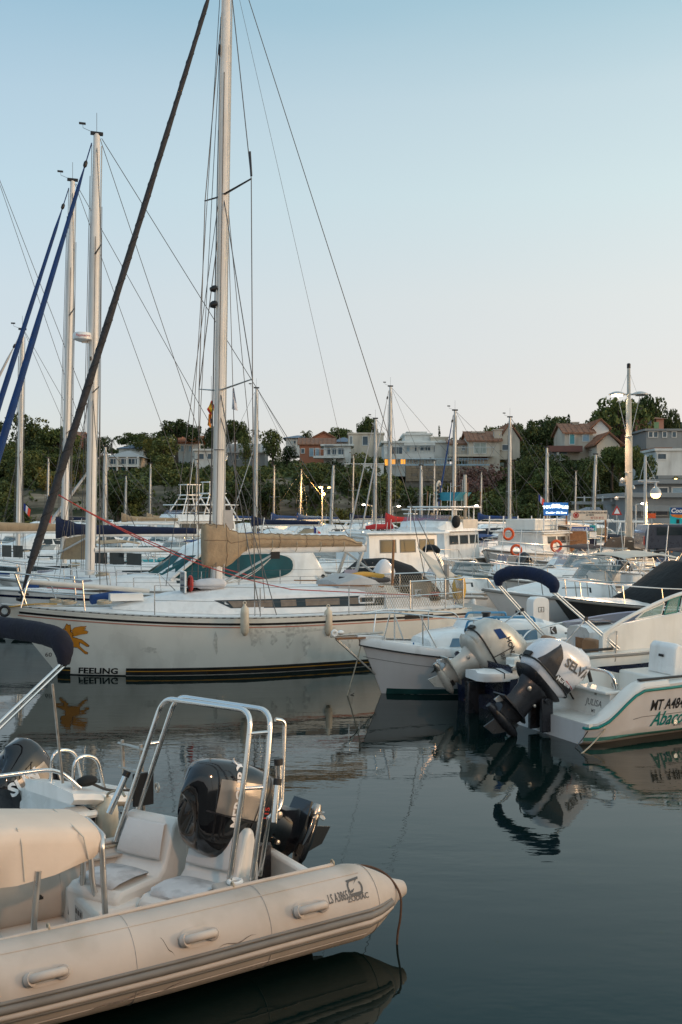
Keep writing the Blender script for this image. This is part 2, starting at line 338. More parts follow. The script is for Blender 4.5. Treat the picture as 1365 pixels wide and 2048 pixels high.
def outboard(fr,px,py,pz,tilt,cmat,lmat,s=1.0,panel=None,text=None,tmat=WHL,lid=None,yaw=0,shape=0,ck=1.0,bracket=True,name='outboard_motor',extra=None,par=None):
    """px,py,pz pivot on the transom; tilt in degrees raises the leg aft; built upright then turned about the pivot"""
    T=Matrix.Translation((px,py,pz))@Matrix.Rotation(R(yaw),4,'Z')@Matrix.Rotation(R(tilt),4,'Y')@Matrix.Scale(s,4)
    par=par or fr.o
    # leg and gearcase as the motor's own mesh, the rest its children
    leg=M()
    def ell(x,z,a,b,k=14): return [V((x+a*math.cos(2*PI*j/k),b*math.sin(2*PI*j/k)*(1-.25*(math.cos(2*PI*j/k)<-.5)),z)) for j in range(k)]
    leg.loft([ell(-.20,.12,.27,.18),ell(-.20,.03,.285,.185),ell(-.205,-.06,.27,.165),ell(-.225,-.12,.215,.125),ell(-.235,-.28,.20,.105),ell(-.24,-.40,.215,.085),ell(-.245,-.425,.235,.085),ell(-.245,-.45,.20,.06),ell(-.25,-.58,.165,.045)])
    leg.lathe((-.0,0,-.63),(-1,0,0),[(.004,-.07),(.04,-.03),(.068,.05),(.078,.2),(.072,.34),(.056,.44)],14)
    leg.prism([V((-.08,-.012,-.66)),V((-.36,-.012,-.66)),V((-.42,-.012,-.88)),V((-.24,-.012,-.85))],(0,.024,0))
    o=fr.p(leg.xf(T),name,lmat,par,40)
    pl=M().loft([[V((x,w_,z)) for x,w_ in ((.02,.03),(-.1,.13),(-.3,.16),(-.56,.13),(-.56,-.13),(-.3,-.16),(-.1,-.13),(.02,-.03))] for z in (-.415,-.435)])
    fr.p(pl.xf(T),'cavitation_plate',lmat,o)
    fr.p(M().prism([V((-.44,-.008,-.44)),V((-.54,-.008,-.44)),V((-.56,-.008,-.53)),V((-.50,-.008,-.53))],(0,.016,0)).xf(T),'trim_tab',ALU,o)
    for sg in (1,-1):
        sl=M()
        for k in range(4): sl.box(-.16+.0*k,-.06,sg*.052-.012,sg*.052+.012,-.53-.018*k,-.523-.018*k)
        fr.p(sl.xf(T),'water_intake',RUB,o)
        fr.p(M().lathe((-.33,sg*.10,-.10),(0,sg,0),[(.028,0),(.034,.03),(.02,.036)],10).lathe((-.10,sg*.10,-.20),(0,sg,0),[(.022,0),(.022,.03),(.012,.034)],8).xf(T),'housing_bolt',STEELR,o)
    fr.p(M().tube(spl([(.02,.05,.02),(.16,.06,.10),(.30,.10,.02),(.42,.12,-.15)],4),.016,6).tube(spl([(.02,-.05,.04),(.18,-.04,.14),(.34,-.06,.05),(.46,-.1,-.15)],4),.012,6).xf(Matrix.Translation((px,py,pz))@Matrix.Rotation(R(yaw),4,'Z')@Matrix.Scale(s,4)@Matrix.Translation((-.02,0,.12))),'control_cables',RUB,o)
    hub=M().lathe((-.42,0,-.63),(-1,0,0),[(.058,0),(.056,.1),(.035,.15)],12); pr_=fr.p(hub.xf(T),'propeller',BRONZE if lmat is not DARKP else DARKP,o)
    for k in range(3):
        a=2*PI*k/3+.4; rows=[]; bl=M()
        for i in range(6):
            t=i/5; rr=.05+.105*t; wv=.065*math.sin(PI*(.18+.74*t)); tw=.75-.35*t
            c=V((-.48,math.cos(a)*rr,-.63+math.sin(a)*rr)); tg=V((0,-math.sin(a),math.cos(a)))
            rows.append([c+(tg*math.cos(tw)+V((1,0,0))*math.sin(tw))*wv*u for u in (-1,-.3,.4,1)])
        bl.loft(rows,(0,0),False); bl.loft([[p+V((-.006,0,0)) for p in reversed(r_)] for r_ in rows],(0,0),False)
        fr.p(bl.xf(T),'propeller_blade',BRONZE if lmat is not DARKP else DARKP,o)
    if bracket:
        b=M().box(-.12,.06,-.16,-.10,-.42,.03).box(-.12,.06,.10,.16,-.42,.03).box(.0,.05,-.10,.10,-.40,-.02)
        b.tube([(-.06,-.19,0),(-.06,.19,0)],.035,8)
        fr.p(b.xf(Matrix.Translation((px,py,pz))@Matrix.Rotation(R(yaw),4,'Z')@Matrix.Scale(s,4)),'transom_bracket',DARKP,o,bev=.01)
    # cowl: super-elliptical sections from the apron up to the crown
    KS=Matrix.Translation((-.2,0,.06))@Matrix.Scale(ck,4)@Matrix.Translation((.2,0,-.06)); secs=([(-.21,.10,.325,.205),(-.205,.20,.35,.22),(-.20,.36,.36,.225),(-.195,.52,.345,.212),(-.185,.63,.31,.185),(-.175,.69,.27,.155),(-.165,.725,.22,.12),(-.16,.735,.05,.03)] if shape==0 else
          [(-.20,.09,.25,.175),(-.20,.18,.32,.205),(-.20,.33,.35,.215),(-.17,.52,.35,.21),(-.12,.66,.29,.18),(-.09,.73,.18,.12),(-.08,.745,.05,.04)])
    def sup_ell(x,z,a,b,k=24):
        out=[]
        for j in range(k):
            t=2*PI*j/k; c,s_=math.cos(t),math.sin(t)
            out.append(V((x+1.18*a*math.copysign(abs(c)**.6,c)+(.05*(z-.3) if c<0 else 0),1.16*b*math.copysign(abs(s_)**.55,s_),z*1.14-.012+.10*c*(z>.4)*(-1 if shape==0 else .6)*(min(1,(z-.4)/.3)))))
        return out
    cm=M().loft([sup_ell(*q) for q in secs]).xf(KS); cb=bvh(cm)
    c=fr.p(M().add(cm.v,cm.f).xf(T),'engine_cowl',cmat,o,62)
    ap=M().loft([sup_ell(-.22,.015,.22,.15),sup_ell(-.215,.06,.29,.19),sup_ell(-.21,.097,.318,.20)]); fr.p(ap.xf(T@KS),'engine_apron',lid or lmat,o,60)
    sm=M(); rg=[(sup_ell(-.205,.195+d,.34+g,.219+g)) for d,g in ((-.012,.0),(-.006,.006),(.006,.006),(.012,.0))]; sm.loft(rg,(0,0)); fr.p(sm.xf(T@KS),'cowl_seam',RUB,o,60)
    hd=M().box(-.63,-.60,-.07,.07,.22,.29); fr.p(hd.xf(T@KS),'cowl_latch',RUB,o)
    for sg in (1,-1):
        if panel:
            pm,pts=panel; fr.p(proj(cb,patch(*pts,16,14),(0,sg*2,0),(1,0,0),(0,0,1),(0,-sg,0),.004).xf(T),'cowl_panel',pm,o)
        for (body,size,tx,tz,ang,bold,tm) in (text or []):
            a=R(ang); ex=V((-sg*math.cos(a),0,math.sin(a))) ; ey=V((sg*math.sin(a),0,math.cos(a)))
            # reading direction: to the viewer's right on either side
            fr.p(proj(cb,txt2d(body,size,bold,.0),(tx,sg*2,tz),ex,ey,(0,-sg,0),.008).xf(T),'lettering',tm or tmat,o,0)
        for (em,pts) in (extra or []):
            fr.p(proj(cb,patch(*pts,14,8),(0,sg*2,0),(1,0,0),(0,0,1),(0,-sg,0),.007).xf(T),'cowl_stripe',em,o)
    return o
def bimini_roll(fr,x,w,z,feet,ma,r=.1,drop=.28,poles=STEEL,strut=None,par=None,arch=.12):
    """a folded sun canopy on its hoop: roll across the boat, poles to hinges on the gunwales"""
    path=spl([(x,w,z-drop),(x,w*.99,z-drop*.45),(x,w*.9,z-.03),(x,w*.55,z+arch*.6),(x,0,z+arch),(x,-w*.55,z+arch*.6),(x,-w*.9,z-.03),(x,-w*.99,z-drop*.45),(x,-w,z-drop)],5)
    n=len(path); rr=[r*(.55+.45*min(1,4*min(i,n-1-i)/n*2))*(1+.025*math.sin(i*2.3)) for i in range(n)]
    fr.p(M().tube(path,rr,12,1.15,(0,0,1)),'folded_canopy',ma,par,60)
    for sg in (1,-1):
        f=feet[0 if sg>0 else 1]; t=V((x,sg*w,z-drop+.03)); d=V((.035,0,.02))
        fr.p(M().tube([t,f],.014,8),'canopy_pole',poles,par); fr.p(M().tube([t-d,V(f)-d*1.2],.014,8),'canopy_pole',poles,par)
        m_=t.lerp(V(f),.48)
        if strut:
            s_=strut[0 if sg>0 else 1]; fr.p(M().tube([m_,s_],.011,6),'canopy_strut',poles,par)
        fr.p(M().box(m_.x-.025,m_.x+.025,m_.y-.025,m_.y+.025,m_.z-.03,m_.z+.03),'pole_clamp',RUB,par)
def bimini_open(fr,x0,x1,w,z,zg,ma,par=None):
    m=M(); rs=[]
    for i in range(9):
        t=i/8; x=x0+(x1-x0)*t; dz=-.10*(2*t-1)**2-.02*math.sin(t*PI*4)
        rs.append([V((x,w*math.sin(a),z+dz-.16*(1-math.cos(a)))) for a in [(-1.25+2.5*j/8) for j in range(9)]])
    m.loft(rs,(0,0),False); m.loft([[p-V((0,0,.015)) for p in reversed(r)] for r in rs],(0,0),False); fr.p(m,'canopy',ma,par,60)
    xm=(x0+x1)/2
    for sg in (1,-1):
        for xx in (x0+.05,xm,x1-.05): fr.p(M().tube([(xx,sg*w*.94,z-.16),(xm-.2,sg*w*1.0,zg)],.014,6),'canopy_pole',STEEL,par)
def cover_mound(fr,pts,w,ma,name='boat_cover',par=None):
    """canvas draped over a console: ridge given as (x,z) pairs, hem at z0"""
    rs=[]
    for x,z,z0,wk in pts:
        rs.append([V((x,w*wk,z0)),V((x,w*wk*.93,z0+(z-z0)*.3)),V((x,w*wk*.66,z0+(z-z0)*.82)),V((x,w*wk*.3,z)),V((x,-w*wk*.3,z)),V((x,-w*wk*.66,z0+(z-z0)*.82)),V((x,-w*wk*.93,z0+(z-z0)*.3)),V((x,-w*wk,z0))])
    return fr.p(M().loft(rs,(1,1),True),name,ma,par,60)
def fender(px,py,Y,r,l,label,sz=1,group='fenders hung along the boats',ma=None):
    c=at(px,py,Y); f=Fr('fender',label,'fender',c.x,c.y,c.z-l/2,0,group)
    f.p(M().lathe((0,0,0),(0,0,1),[(.01,0),(r*.45,.01),(r*.9,l*.12),(r,l*.25),(r,l*.72),(r*.9,l*.86),(r*.42,l*.93),(r*.3,l*.97),(r*.3,l)],14),'fender_body',ma or FEND,sm=60)
    f.p(M().torus((0,0,l+.02),(0,1,0),.03,.01,12,6),'fender_eye',ma or FEND); return f
def lifebuoy(c,ax,label,Rr=.30,r=.075):
    f=Fr('lifebuoy',label,'life ring',*c,0,'orange life rings on the lit excursion boat'); ax=V(ax).normalized()
    f.p(M().torus((0,0,0),ax,Rr,r,24,10),'ring',ORAN,sm=60)
    u=V((0,0,1)); b=ax.cross(u)
    for k in range(4):
        d=u*math.cos(k*PI/2+.78)+b*math.sin(k*PI/2+.78); t=ax.cross(d)
        f.p(M().torus(d*Rr,t,r+.004,.012,12,6),'reflective_band',WHL)
    return f
def mast(fr,mx,zd,zt,a=.10,b=.07,lean=.018,ma=MASTC,par=None,name='mast'):
    rs=[]
    for i in range(9):
        t=i/8; z=zd+(zt-zd)*t; k=1 if t<.75 else 1-.35*(t-.75)/.25
        rs.append([V((mx-lean*(z-zd)+a*k*math.cos(q),b*k*math.sin(q),z)) for q in (2*PI*j/14 for j in range(14))])
    o=fr.p(M().loft(rs),name,ma,par,60)
    tr=M().box(-.012,.012,-.014,.014,0,1); 
    g=M(); x0=mx-a; g.loft([[V((mx-lean*(z-zd)-a-dx,dy,z)) for dx,dy in ((-.01,-.014),(.022,-.014),(.022,.014),(-.01,.014))] for z in (zd+.9,zt-.3)])
    fr.p(g,'mast_track',ALU,o); return o
def spreaders(fr,par,mx,zd,lean,z,l,up=.1,sweep=.12,ma=None,r=.022):
    for sg in (1,-1):
        x=mx-lean*(z-zd); fr.p(M().tube([(x,sg*.05,z),(x-sweep*l,sg*l,z+up*l)],[r*1.2,r*.8],8,.5,(0,0,1)),'spreader',ma or ALU,par)
def wires(fr,segs,name='shroud',r=.006,ma=None,par=None):
    for s in segs: fr.p(M().tube(s,r,5),name,ma or WIRE,par)
def lifelines(fr,sh,xs,h=.6,two=True,par=None,sides=(1,-1),ins=.04,r=.004):
    for sg in sides:
        tops=[]
        for x in xs:
            p=cut(sh,x); b=V((p.x,sg*(p.y-ins),p.z)); t=b+V((0,0,h)); tops.append((b,t)); fr.p(M().tube([b,t],.012,6),'stanchion',STEEL,par)
        for k in ((1,.52) if two else (1,)):
            fr.p(M().tube([b.lerp(t,k) for b,t in tops],r,5),'lifeline',WIRE,par)
def pulpit(fr,sh,L,x1,h=.6,zb=0,par=None,r=.014,name='pulpit'):
    p=cut(sh,x1); q=cut(sh,L-.25); e=cut(sh,L-.02); z=e.z+h
    top=[(p.x,p.y-.04,p.z+h*.98),(q.x,q.y+.02,z),(L+.12,.12,z+.03),(L+.12,-.12,z+.03),(q.x,-q.y-.02,z),(p.x,-p.y+.04,p.z+h*.98)]
    m=M().tube(fil(top,.12),r,8)
    for sg in (1,-1):
        m.tube([(p.x,sg*(p.y-.04),p.z+h*.98),(p.x-.05,sg*(p.y-.04),p.z)],r,8); m.tube([(q.x,sg*(q.y+.02),z),(q.x-.22,sg*(q.y+.0),q.z)],r,8)
        m.tube([(p.x,sg*(p.y-.04),p.z+h*.5),(q.x-.12,sg*(q.y+.02),q.z+h*.5)],r*.8,8)
    return fr.p(m,name,STEEL,par)
# ================================================================ SETTING: water, quays, hill
def watermat():
    m=bpy.data.materials.new('harbour_water'); m.use_nodes=True; t=m.node_tree; b=t.nodes['Principled BSDF']
    b.inputs['Base Color'].default_value=(.003,.010,.009,1); b.inputs['Specular Tint'].default_value=(.62,1,.95,1); b.inputs['Roughness'].default_value=.012; b.inputs['IOR'].default_value=1.333
    g=t.nodes.new('ShaderNodeNewGeometry'); L=t.links.new
    def noise(sc,det,rot=0):
        mp=t.nodes.new('ShaderNodeMapping'); mp.inputs['Scale'].default_value=sc; mp.inputs['Rotation'].default_value=(0,0,rot); L(g.outputs['Position'],mp.inputs[0])
        n=t.nodes.new('ShaderNodeTexNoise'); n.inputs['Scale'].default_value=1; n.inputs['Detail'].default_value=det; n.inputs['Roughness'].default_value=.5; L(mp.outputs[0],n.inputs['Vector']); return n.outputs['Fac']
    def mth(op,a,b2):
        n=t.nodes.new('ShaderNodeMath'); n.operation=op
        for i,v in enumerate((a,b2)):
            if isinstance(v,(int,float)): n.inputs[i].default_value=v
            else: L(v,n.inputs[i])
        return n.outputs[0]
    calm=t.nodes.new('ShaderNodeMapRange'); L(noise((.22,.30,1),2,.3),calm.inputs[0]); calm.inputs[1].default_value=.38; calm.inputs[2].default_value=.62; calm.inputs[3].default_value=.12; calm.inputs[4].default_value=1
    h=mth('ADD',mth('MULTIPLY',noise((2.2,5.5,1),2,.15),.0075),mth('MULTIPLY',noise((9,20,1),2,-.2),.0014))
    h=mth('MULTIPLY',h,calm.outputs[0])
    h=mth('ADD',h,mth('MULTIPLY',noise((.7,1.3,1),1),.010))
    bp=t.nodes.new('ShaderNodeBump'); bp.inputs['Strength'].default_value=1; bp.inputs['Distance'].default_value=.42; L(h,bp.inputs['Height']); L(bp.outputs[0],b.inputs['Normal'])
    return m
struct(M().add([(-260,2,0),(260,2,0),(260,118,0),(-260,118,0)],[(0,1,2,3)]),'harbour_water',watermat())
q=M().box(-60,60,-45,3.2,-2,1.55); struct(q,'near_quay',CONC)
# quay on the far right, in front of the port building, and the low far shore
QZ=1.25
struct(M().add([(20,54,-2),(260,54,-2),(260,54,QZ),(20,54,QZ),(20,132,QZ),(260,132,QZ),(20,132,-2)],[(0,1,2,3),(3,2,5,4),(0,3,4,6)]),'port_quay',CONC)
def sst(a,b,x): t=min(1,max(0,(x-a)/(b-a))); return t*t*(3-2*t)
def nz(x,y): return math.sin(x*.13+y*.07)*.5+math.sin(x*.31-y*.23+1.3)*.3+math.sin(x*.73+y*.61+.4)*.2
def ground(x,y):
    lf=1-sst(-6,16,x)                                   # cliff on the left, greener slope to the right
    z=1.3+sst(112,121,y)*(3.6+1.6*lf+.8*nz(x,y))
    z+=sst(122,182,y)*(5.2+3.0*sst(25,95,x)+.5*nz(x*.6,y*.5))
    z+=sst(168,235,y)*(2.5+8.5*sst(20,80,x)+.8*nz(x*.4,y*.4))
    return z
def hillmat():
    m=bpy.data.materials.new('hillside_earth_and_rock'); m.use_nodes=True; t=m.node_tree; b=t.nodes['Principled BSDF']; L=t.links.new; b.inputs['Roughness'].default_value=.95
    g=t.nodes.new('ShaderNodeNewGeometry'); s=t.nodes.new('ShaderNodeSeparateXYZ'); L(g.outputs['True Normal'],s.inputs[0])
    def nse(sc,d):
        mp=t.nodes.new('ShaderNodeMapping'); mp.inputs['Scale'].default_value=sc; L(g.outputs['Position'],mp.inputs[0])
        n=t.nodes.new('ShaderNodeTexNoise'); n.inputs['Scale'].default_value=1; n.inputs['Detail'].default_value=d; L(mp.outputs[0],n.inputs[0]); return n.outputs['Fac']
    def rmp(src,els):
        r=t.nodes.new('ShaderNodeValToRGB'); L(src,r.inputs[0])
        for i,(p,c) in enumerate(els):
            e=r.color_ramp.elements[i] if i<2 else r.color_ramp.elements.new(p)
            e.position=p; e.color=(*c,1)
        return r.outputs[0]
    rock=rmp(nse((.12,.12,1.5),6),[(.3,(.07,.055,.04)),(.72,(.44,.35,.25))]); veg=rmp(nse((.5,.5,.5),5),[(.35,(.018,.028,.010)),(.7,(.055,.06,.028))])
    mr=t.nodes.new('ShaderNodeMapRange'); L(s.outputs[2],mr.inputs[0]); mr.inputs[1].default_value=.93; mr.inputs[2].default_value=.74
    mx=t.nodes.new('ShaderNodeMix'); mx.data_type='RGBA'; L(mr.outputs[0],mx.inputs[0]); L(veg,mx.inputs[6]); L(rock,mx.inputs[7]); L(mx.outputs[2],b.inputs['Base Color'])
    bp=t.nodes.new('ShaderNodeBump'); bp.inputs['Strength'].default_value=.9; bp.inputs['Distance'].default_value=.5; L(nse((.5,.5,3),6),bp.inputs['Height']); L(bp.outputs[0],b.inputs['Normal'])
    return m
hm=M(); nx,ny=190,76; xs=[-230+460*i/nx for i in range(nx+1)]; ys=[108+ (j/ny)**1.35*230 for j in range(ny+1)]
for y in ys:
    for x in xs:
        z=ground(x,y)
        if 112<y<123: z=ground(x,y+1.6*nz(x*2.3,1)); z+=.35*math.sin(z*3.1+x*.2)*(1-sst(0,20,x))
        hm.v.append((x,y,z if y>108.5 else -2))
for j in range(ny):
    for i in range(nx): k=j*(nx+1)+i; hm.f.append((k,k+1,k+nx+2,k+nx+1))
struct(hm,'hill_terrain',hillmat(),180)
struct(M().add([(-900,330,-4),(900,330,-4),(900,1400,-4),(-900,1400,-4)],[(0,1,2,3)]),'far_ground',bpy.data.materials['hillside_earth_and_rock'])
# pontoon running away from the near right corner
pd=V((-.285,.9585,0)).normalized(); pn=V((pd.y,-pd.x,0)); pa=V((5.85,19.2,0))
pm=M(); L_=34
for k in range(9):
    c=pa+pd*(L_/9*(k+.5)); a=math.atan2(pd.y,pd.x); m_=M().box(-L_/18+.03,L_/18-.03,-.85,.85,.12,.5); m_.xf(Matrix.Translation(c)@Matrix.Rotation(a,4,'Z')); pm.add(m_.v,m_.f)
po=struct(pm,'pontoon',PAINTG)
a=math.atan2(pd.y,pd.x); plank=M().box(-.07,.07,-.84,.84,0,.028); pme=None
for k in range(150):
    c=pa+pd*(.12+k*.155)
    if pme is None:
        o=P(plank,'plank',PONT,po,0); pme=o.data
    else: o=link('plank',pme,po)
    o.location=(c.x,c.y,.502); o.rotation_euler=(0,0,a+rng.uniform(-.006,.006))
# grey floats seen along the pontoon edge
for k in range(4):
    c=pa+pd*(.6+k*2.3)-pn*1.05; t=P(M().tube([(-.9,0,.22),(.9,0,.22)],.19,12),'pontoon_float',RUBG,po,60); t.location=(c.x,c.y,0); t.rotation_euler=(0,0,a)
# ================================================================ the cream inflatable boat close to the quay
rib=Fr('inflatable_boat','cream inflatable boat with twin seats, steel arch and black outboard motor','inflatable boat',-.602,7.84,0,213)
TR=.27; TZ=.33
def tubepath(sy):
    return spl([(-.30,sy*.76,TZ),(.4,sy*.76,TZ),(1.4,sy*.76,TZ),(2.6,sy*.75,TZ+.03),(3.4,sy*.66,TZ+.10),(3.95,sy*.42,TZ+.19),(4.2,0,TZ+.24)],8)
def ribtube(sy):
    pt=tubepath(sy); m=M()
    ends=[(-.80,.006),(-.798,.035),(-.785,.055),(-.76,.066),(-.70,.085),(-.60,.145),(-.52,.19),(-.45,.226),(-.38,.253),(-.32,.267)]
    P_=[V((x,sy*.76,TZ+.012*max(0,(-x-.4)))) for x,_ in ends]+pt; rr=[r for _,r in ends]+[TR]*len(pt)
    return m.tube(P_,rr,32,1,(0,0,1)),pt
for sy in (1,-1):
    tm,pt=ribtube(sy); tb=bvh(tm); tube_o=rib.p(tm,'air_tube',HYP,None,70)
    # fabric seams round the tube, rubbing strakes along the outside, lacing on the inside top
    for x,rs_ in ((-.40,.247),(.50,TR),(1.45,TR),(2.3,TR)):
        rib.p(M().torus((x,sy*.76,TZ),(1,0,0),rs_+.0012,.0035,40,4),'fabric_seam',HYP,tube_o,60)
    def stk(ang,r,h,x0=-.55,ma=HYPG,nm='rub_strake',n=8):
        ps=[]
        for x in (x0,x0+.06): ps.append((V((x,sy*.76,TZ)),.20+(x-x0)*.6))
        Q=[(p,TR) for p in pt if p.x<4.15]; res=[]
        for i,(p,rr) in enumerate(Q):
            nxt=Q[min(i+1,len(Q)-1)][0]-Q[max(0,i-1)][0]; nxt.z=0; out=V((-nxt.y,nxt.x,0)).normalized()*(1 if sy>0 else -1)
            res.append(p+(out*math.cos(ang)+V((0,0,1))*math.sin(ang))*(rr+h))
        e=[V((x,sy*(.76+ (r0+h)*math.cos(ang)),TZ+(r0+h)*math.sin(ang))) for x,r0 in ((-.56,.165),(-.48,.208),(-.40,.245))]
        rib.p(M().tube(e+res,r,n,1.0),nm,ma,tube_o,60)
    stk(-.04,.028,.0); stk(-.20,.022,.004,ma=HYP); stk(-.31,.018,.0); stk(.10,.012,.0)
    lace=[V((x,sy*.72,TZ+TR+.012)) for x in (-.2,.3,.62,1.2,1.9,2.6)]
    rib.p(M().tube([p+V((0,-sy*.03,-.01)) for p in lace],.014,8),'bolt_rope',HYP,tube_o); rib.p(M().tube([p+V((0,-sy*.075,-.03)) for p in lace],.010,8),'lacing_rope',ROPE,tube_o)
    rib.p(M().box(-.2,2.6,sy*.60-.06,sy*.60+.06,TZ+TR-.07,TZ+TR-.055),'lacing_flap',HYP,tube_o)
    for i,p in enumerate(lace[:-1]):
        if i%2==0: rib.p(M().torus(p+V((0,-sy*.04,0)),(1,0,.3),.02,.008,10,6),'rope_knot',ROPE,tube_o)
    # moulded carry handles on their patches
    for hx in (.19,1.03,2.01):
        O=V((hx,sy*2,TZ+.13)); ca=.52
        def sp(x,a_,h): return V((x,sy*(.76+(TR+h)*math.cos(a_)),TZ+(TR+h)*math.sin(a_)))
        pr=M(); rows=[]
        for i in range(9):
            u=i/8; x=hx-.135+.27*u; hw=.20*min(1,2.2*math.sqrt(max(.02,u*(1-u))))+.02
            rows.append([sp(x,ca-hw,.001),sp(x,ca-hw,.008),sp(x,ca,.010),sp(x,ca+hw,.008),sp(x,ca+hw,.001)])
        hp=rib.p(pr.loft(rows,(1,1),False),'handle_patch',HYP,tube_o,60)
        g=[sp(hx-.10,ca-.03,.012),sp(hx-.085,ca-.03,.065),sp(hx-.03,ca-.03,.08),sp(hx+.03,ca-.03,.08),sp(hx+.085,ca-.03,.055),sp(hx+.10,ca-.03,.012)]
        rib.p(M().tube(spl(g,4),.027,10),'carry_handle',HYP,hp,60)
        rib.p(M().tube([sp(hx-.105,ca-.03,.012),sp(hx-.088,ca-.03,.040)],.042,10),'handle_boss',HYP,hp,60); rib.p(M().tube([sp(hx+.105,ca-.03,.012),sp(hx+.088,ca-.03,.040)],.042,10),'handle_boss',HYP,hp,60)
    if sy>0:
        # registration and maker's marks printed on the tube
        def mark(sh,x,a_,ma=GRYL,nm='lettering'):
            vs=[]
            for u,v in sh[0]:
                rr=.27 if x-u>-.32 else .27-(.32+(u-x))*.25
                vs.append(V((x-u,.76+(rr+.003)*math.cos(a_+v/TR),TZ+(rr+.003)*math.sin(a_+v/TR))))
            rib.p(M().add(vs,sh[1]),nm,ma,tube_o,0)
        mark(txt2d('LS A38651',.09,.014,.12,.48),-.065,.50)
        mark(txt2d('ZODIAC',.055,.02,0,.85),-.215,.42)
        zs=[[(-.052,.062),(.06,.075),(.052,.055),(-.046,.044)],[(.06,.075),(.028,.055),(-.06,-.04),(-.028,-.03)],[(-.06,-.04),(.046,-.036),(.052,-.055),(-.052,-.06)]]
        for z_ in zs: mark(poly2d(z_),-.215,.76,nm='emblem')
        rg=[]; n=22
        for i in range(n): rg.append((.062*math.cos(2*PI*i/n),.068*math.sin(2*PI*i/n)))
        mark((rg+[(x*.80,y*.82) for x,y in rg],[(i,(i+1)%n,n+(i+1)%n,n+i) for i in range(n) if i not in (2,3,13,14)]),-.215,.76,nm='emblem')
        # brown stern line over the cone, dropping to the water
        rp=[V((-.30,.62,TZ+.22)),V((-.52,.66,TZ+.19)),V((-.62,.78,TZ+.14)),V((-.655,.90,TZ+.03)),V((-.64,.93,TZ-.12)),V((-.62,.92,TZ-.26)),V((-.61,.92,-.1))]
        rib.p(M().tube(spl(rp,5),.009,6),'stern_line',mat('rope_brown',(.10,.055,.035),.9,var=.2,scale=60),None)
    else:
        v_=rib.p(M().torus((1.62,-.52,TZ+.02),(0,1,0),.052,.014,18,8),'inflation_valve',RUBG,tube_o); rib.p(M().lathe((1.62,-.515,TZ+.02),(0,1,0),[(.048,-.02),(.048,.008),(.03,.016),(.03,.024)],14),'valve_cap',RUB,v_); rib.p(M().box(1.585,1.655,-.497,-.490,TZ+.01,TZ+.03),'valve_slot',RUB,v_)
    if sy>0:
        for (x0_,a0_,x1_,a1_,w_) in ((1.75,-.62,1.35,-.48,.006),(1.5,-.70,1.1,-.50,.005),(2.3,-.55,2.1,-.60,.008),(.7,-.75,.35,-.66,.004),(1.28,.70,1.20,.2,.003),(.9,.15,.62,.22,.004),(2.4,.5,2.25,.1,.004)):
            q=[V((x0_+(x1_-x0_)*t,.76+(TR+.0025)*math.cos(a0_+(a1_-a0_)*t+.04*math.sin(t*9)),TZ+(TR+.0025)*math.sin(a0_+(a1_-a0_)*t+.04*math.sin(t*9)))) for t in [k/8 for k in range(9)]]
            sc=M(); sc.loft([[p+V((0,0,w_*math.sin(PI*k/8)+.0005)),p-V((0,0,w_*math.sin(PI*k/8)+.0005))] for k,p in enumerate(q)],(0,0),False); rib.p(sc,'scuff_mark',mat('rubber_scuff',(.20,.17,.145),.8,var=.4,scale=40),tube_o,0)
        for a_ in (1.15,-.62): rib.p(M().tube([V((p.x,p.y+(TR+.001)*math.cos(a_),p.z+(TR+.001)*math.sin(a_))) for p in pt if p.x<3.3],.0035,4),'lap_seam',HYP,tube_o)
# hull floor, transom
fl=M(); rs=[]
for x in (-.05,.6,1.4,2.2,3.0,3.6): k=.62 if x<2.9 else (.52 if x<3.3 else .35); rs.append([V((x,k,.13)),V((x,k*.5,.13)),V((x,-k*.5,.13)),V((x,-k,.13))])
rib.p(fl.loft(rs,(0,0),False),'deck_floor',SEATW)
hl=M().loft([[V((x,k,.16)),V((x,k*.8,-.05)),V((x,0,-.22+.1*max(0,x-2))),V((x,-k*.8,-.05)),V((x,-k,.16))] for x,k in ((-.06,.68),(1.4,.68),(2.6,.66),(3.4,.5),(3.95,.2))],(1,1)); rib.p(hl,'rigid_hull',SEATW)
rib.p(M().box(-.08,.0,-.62,.62,.05,.56),'transom',SEATW,bev=.02)
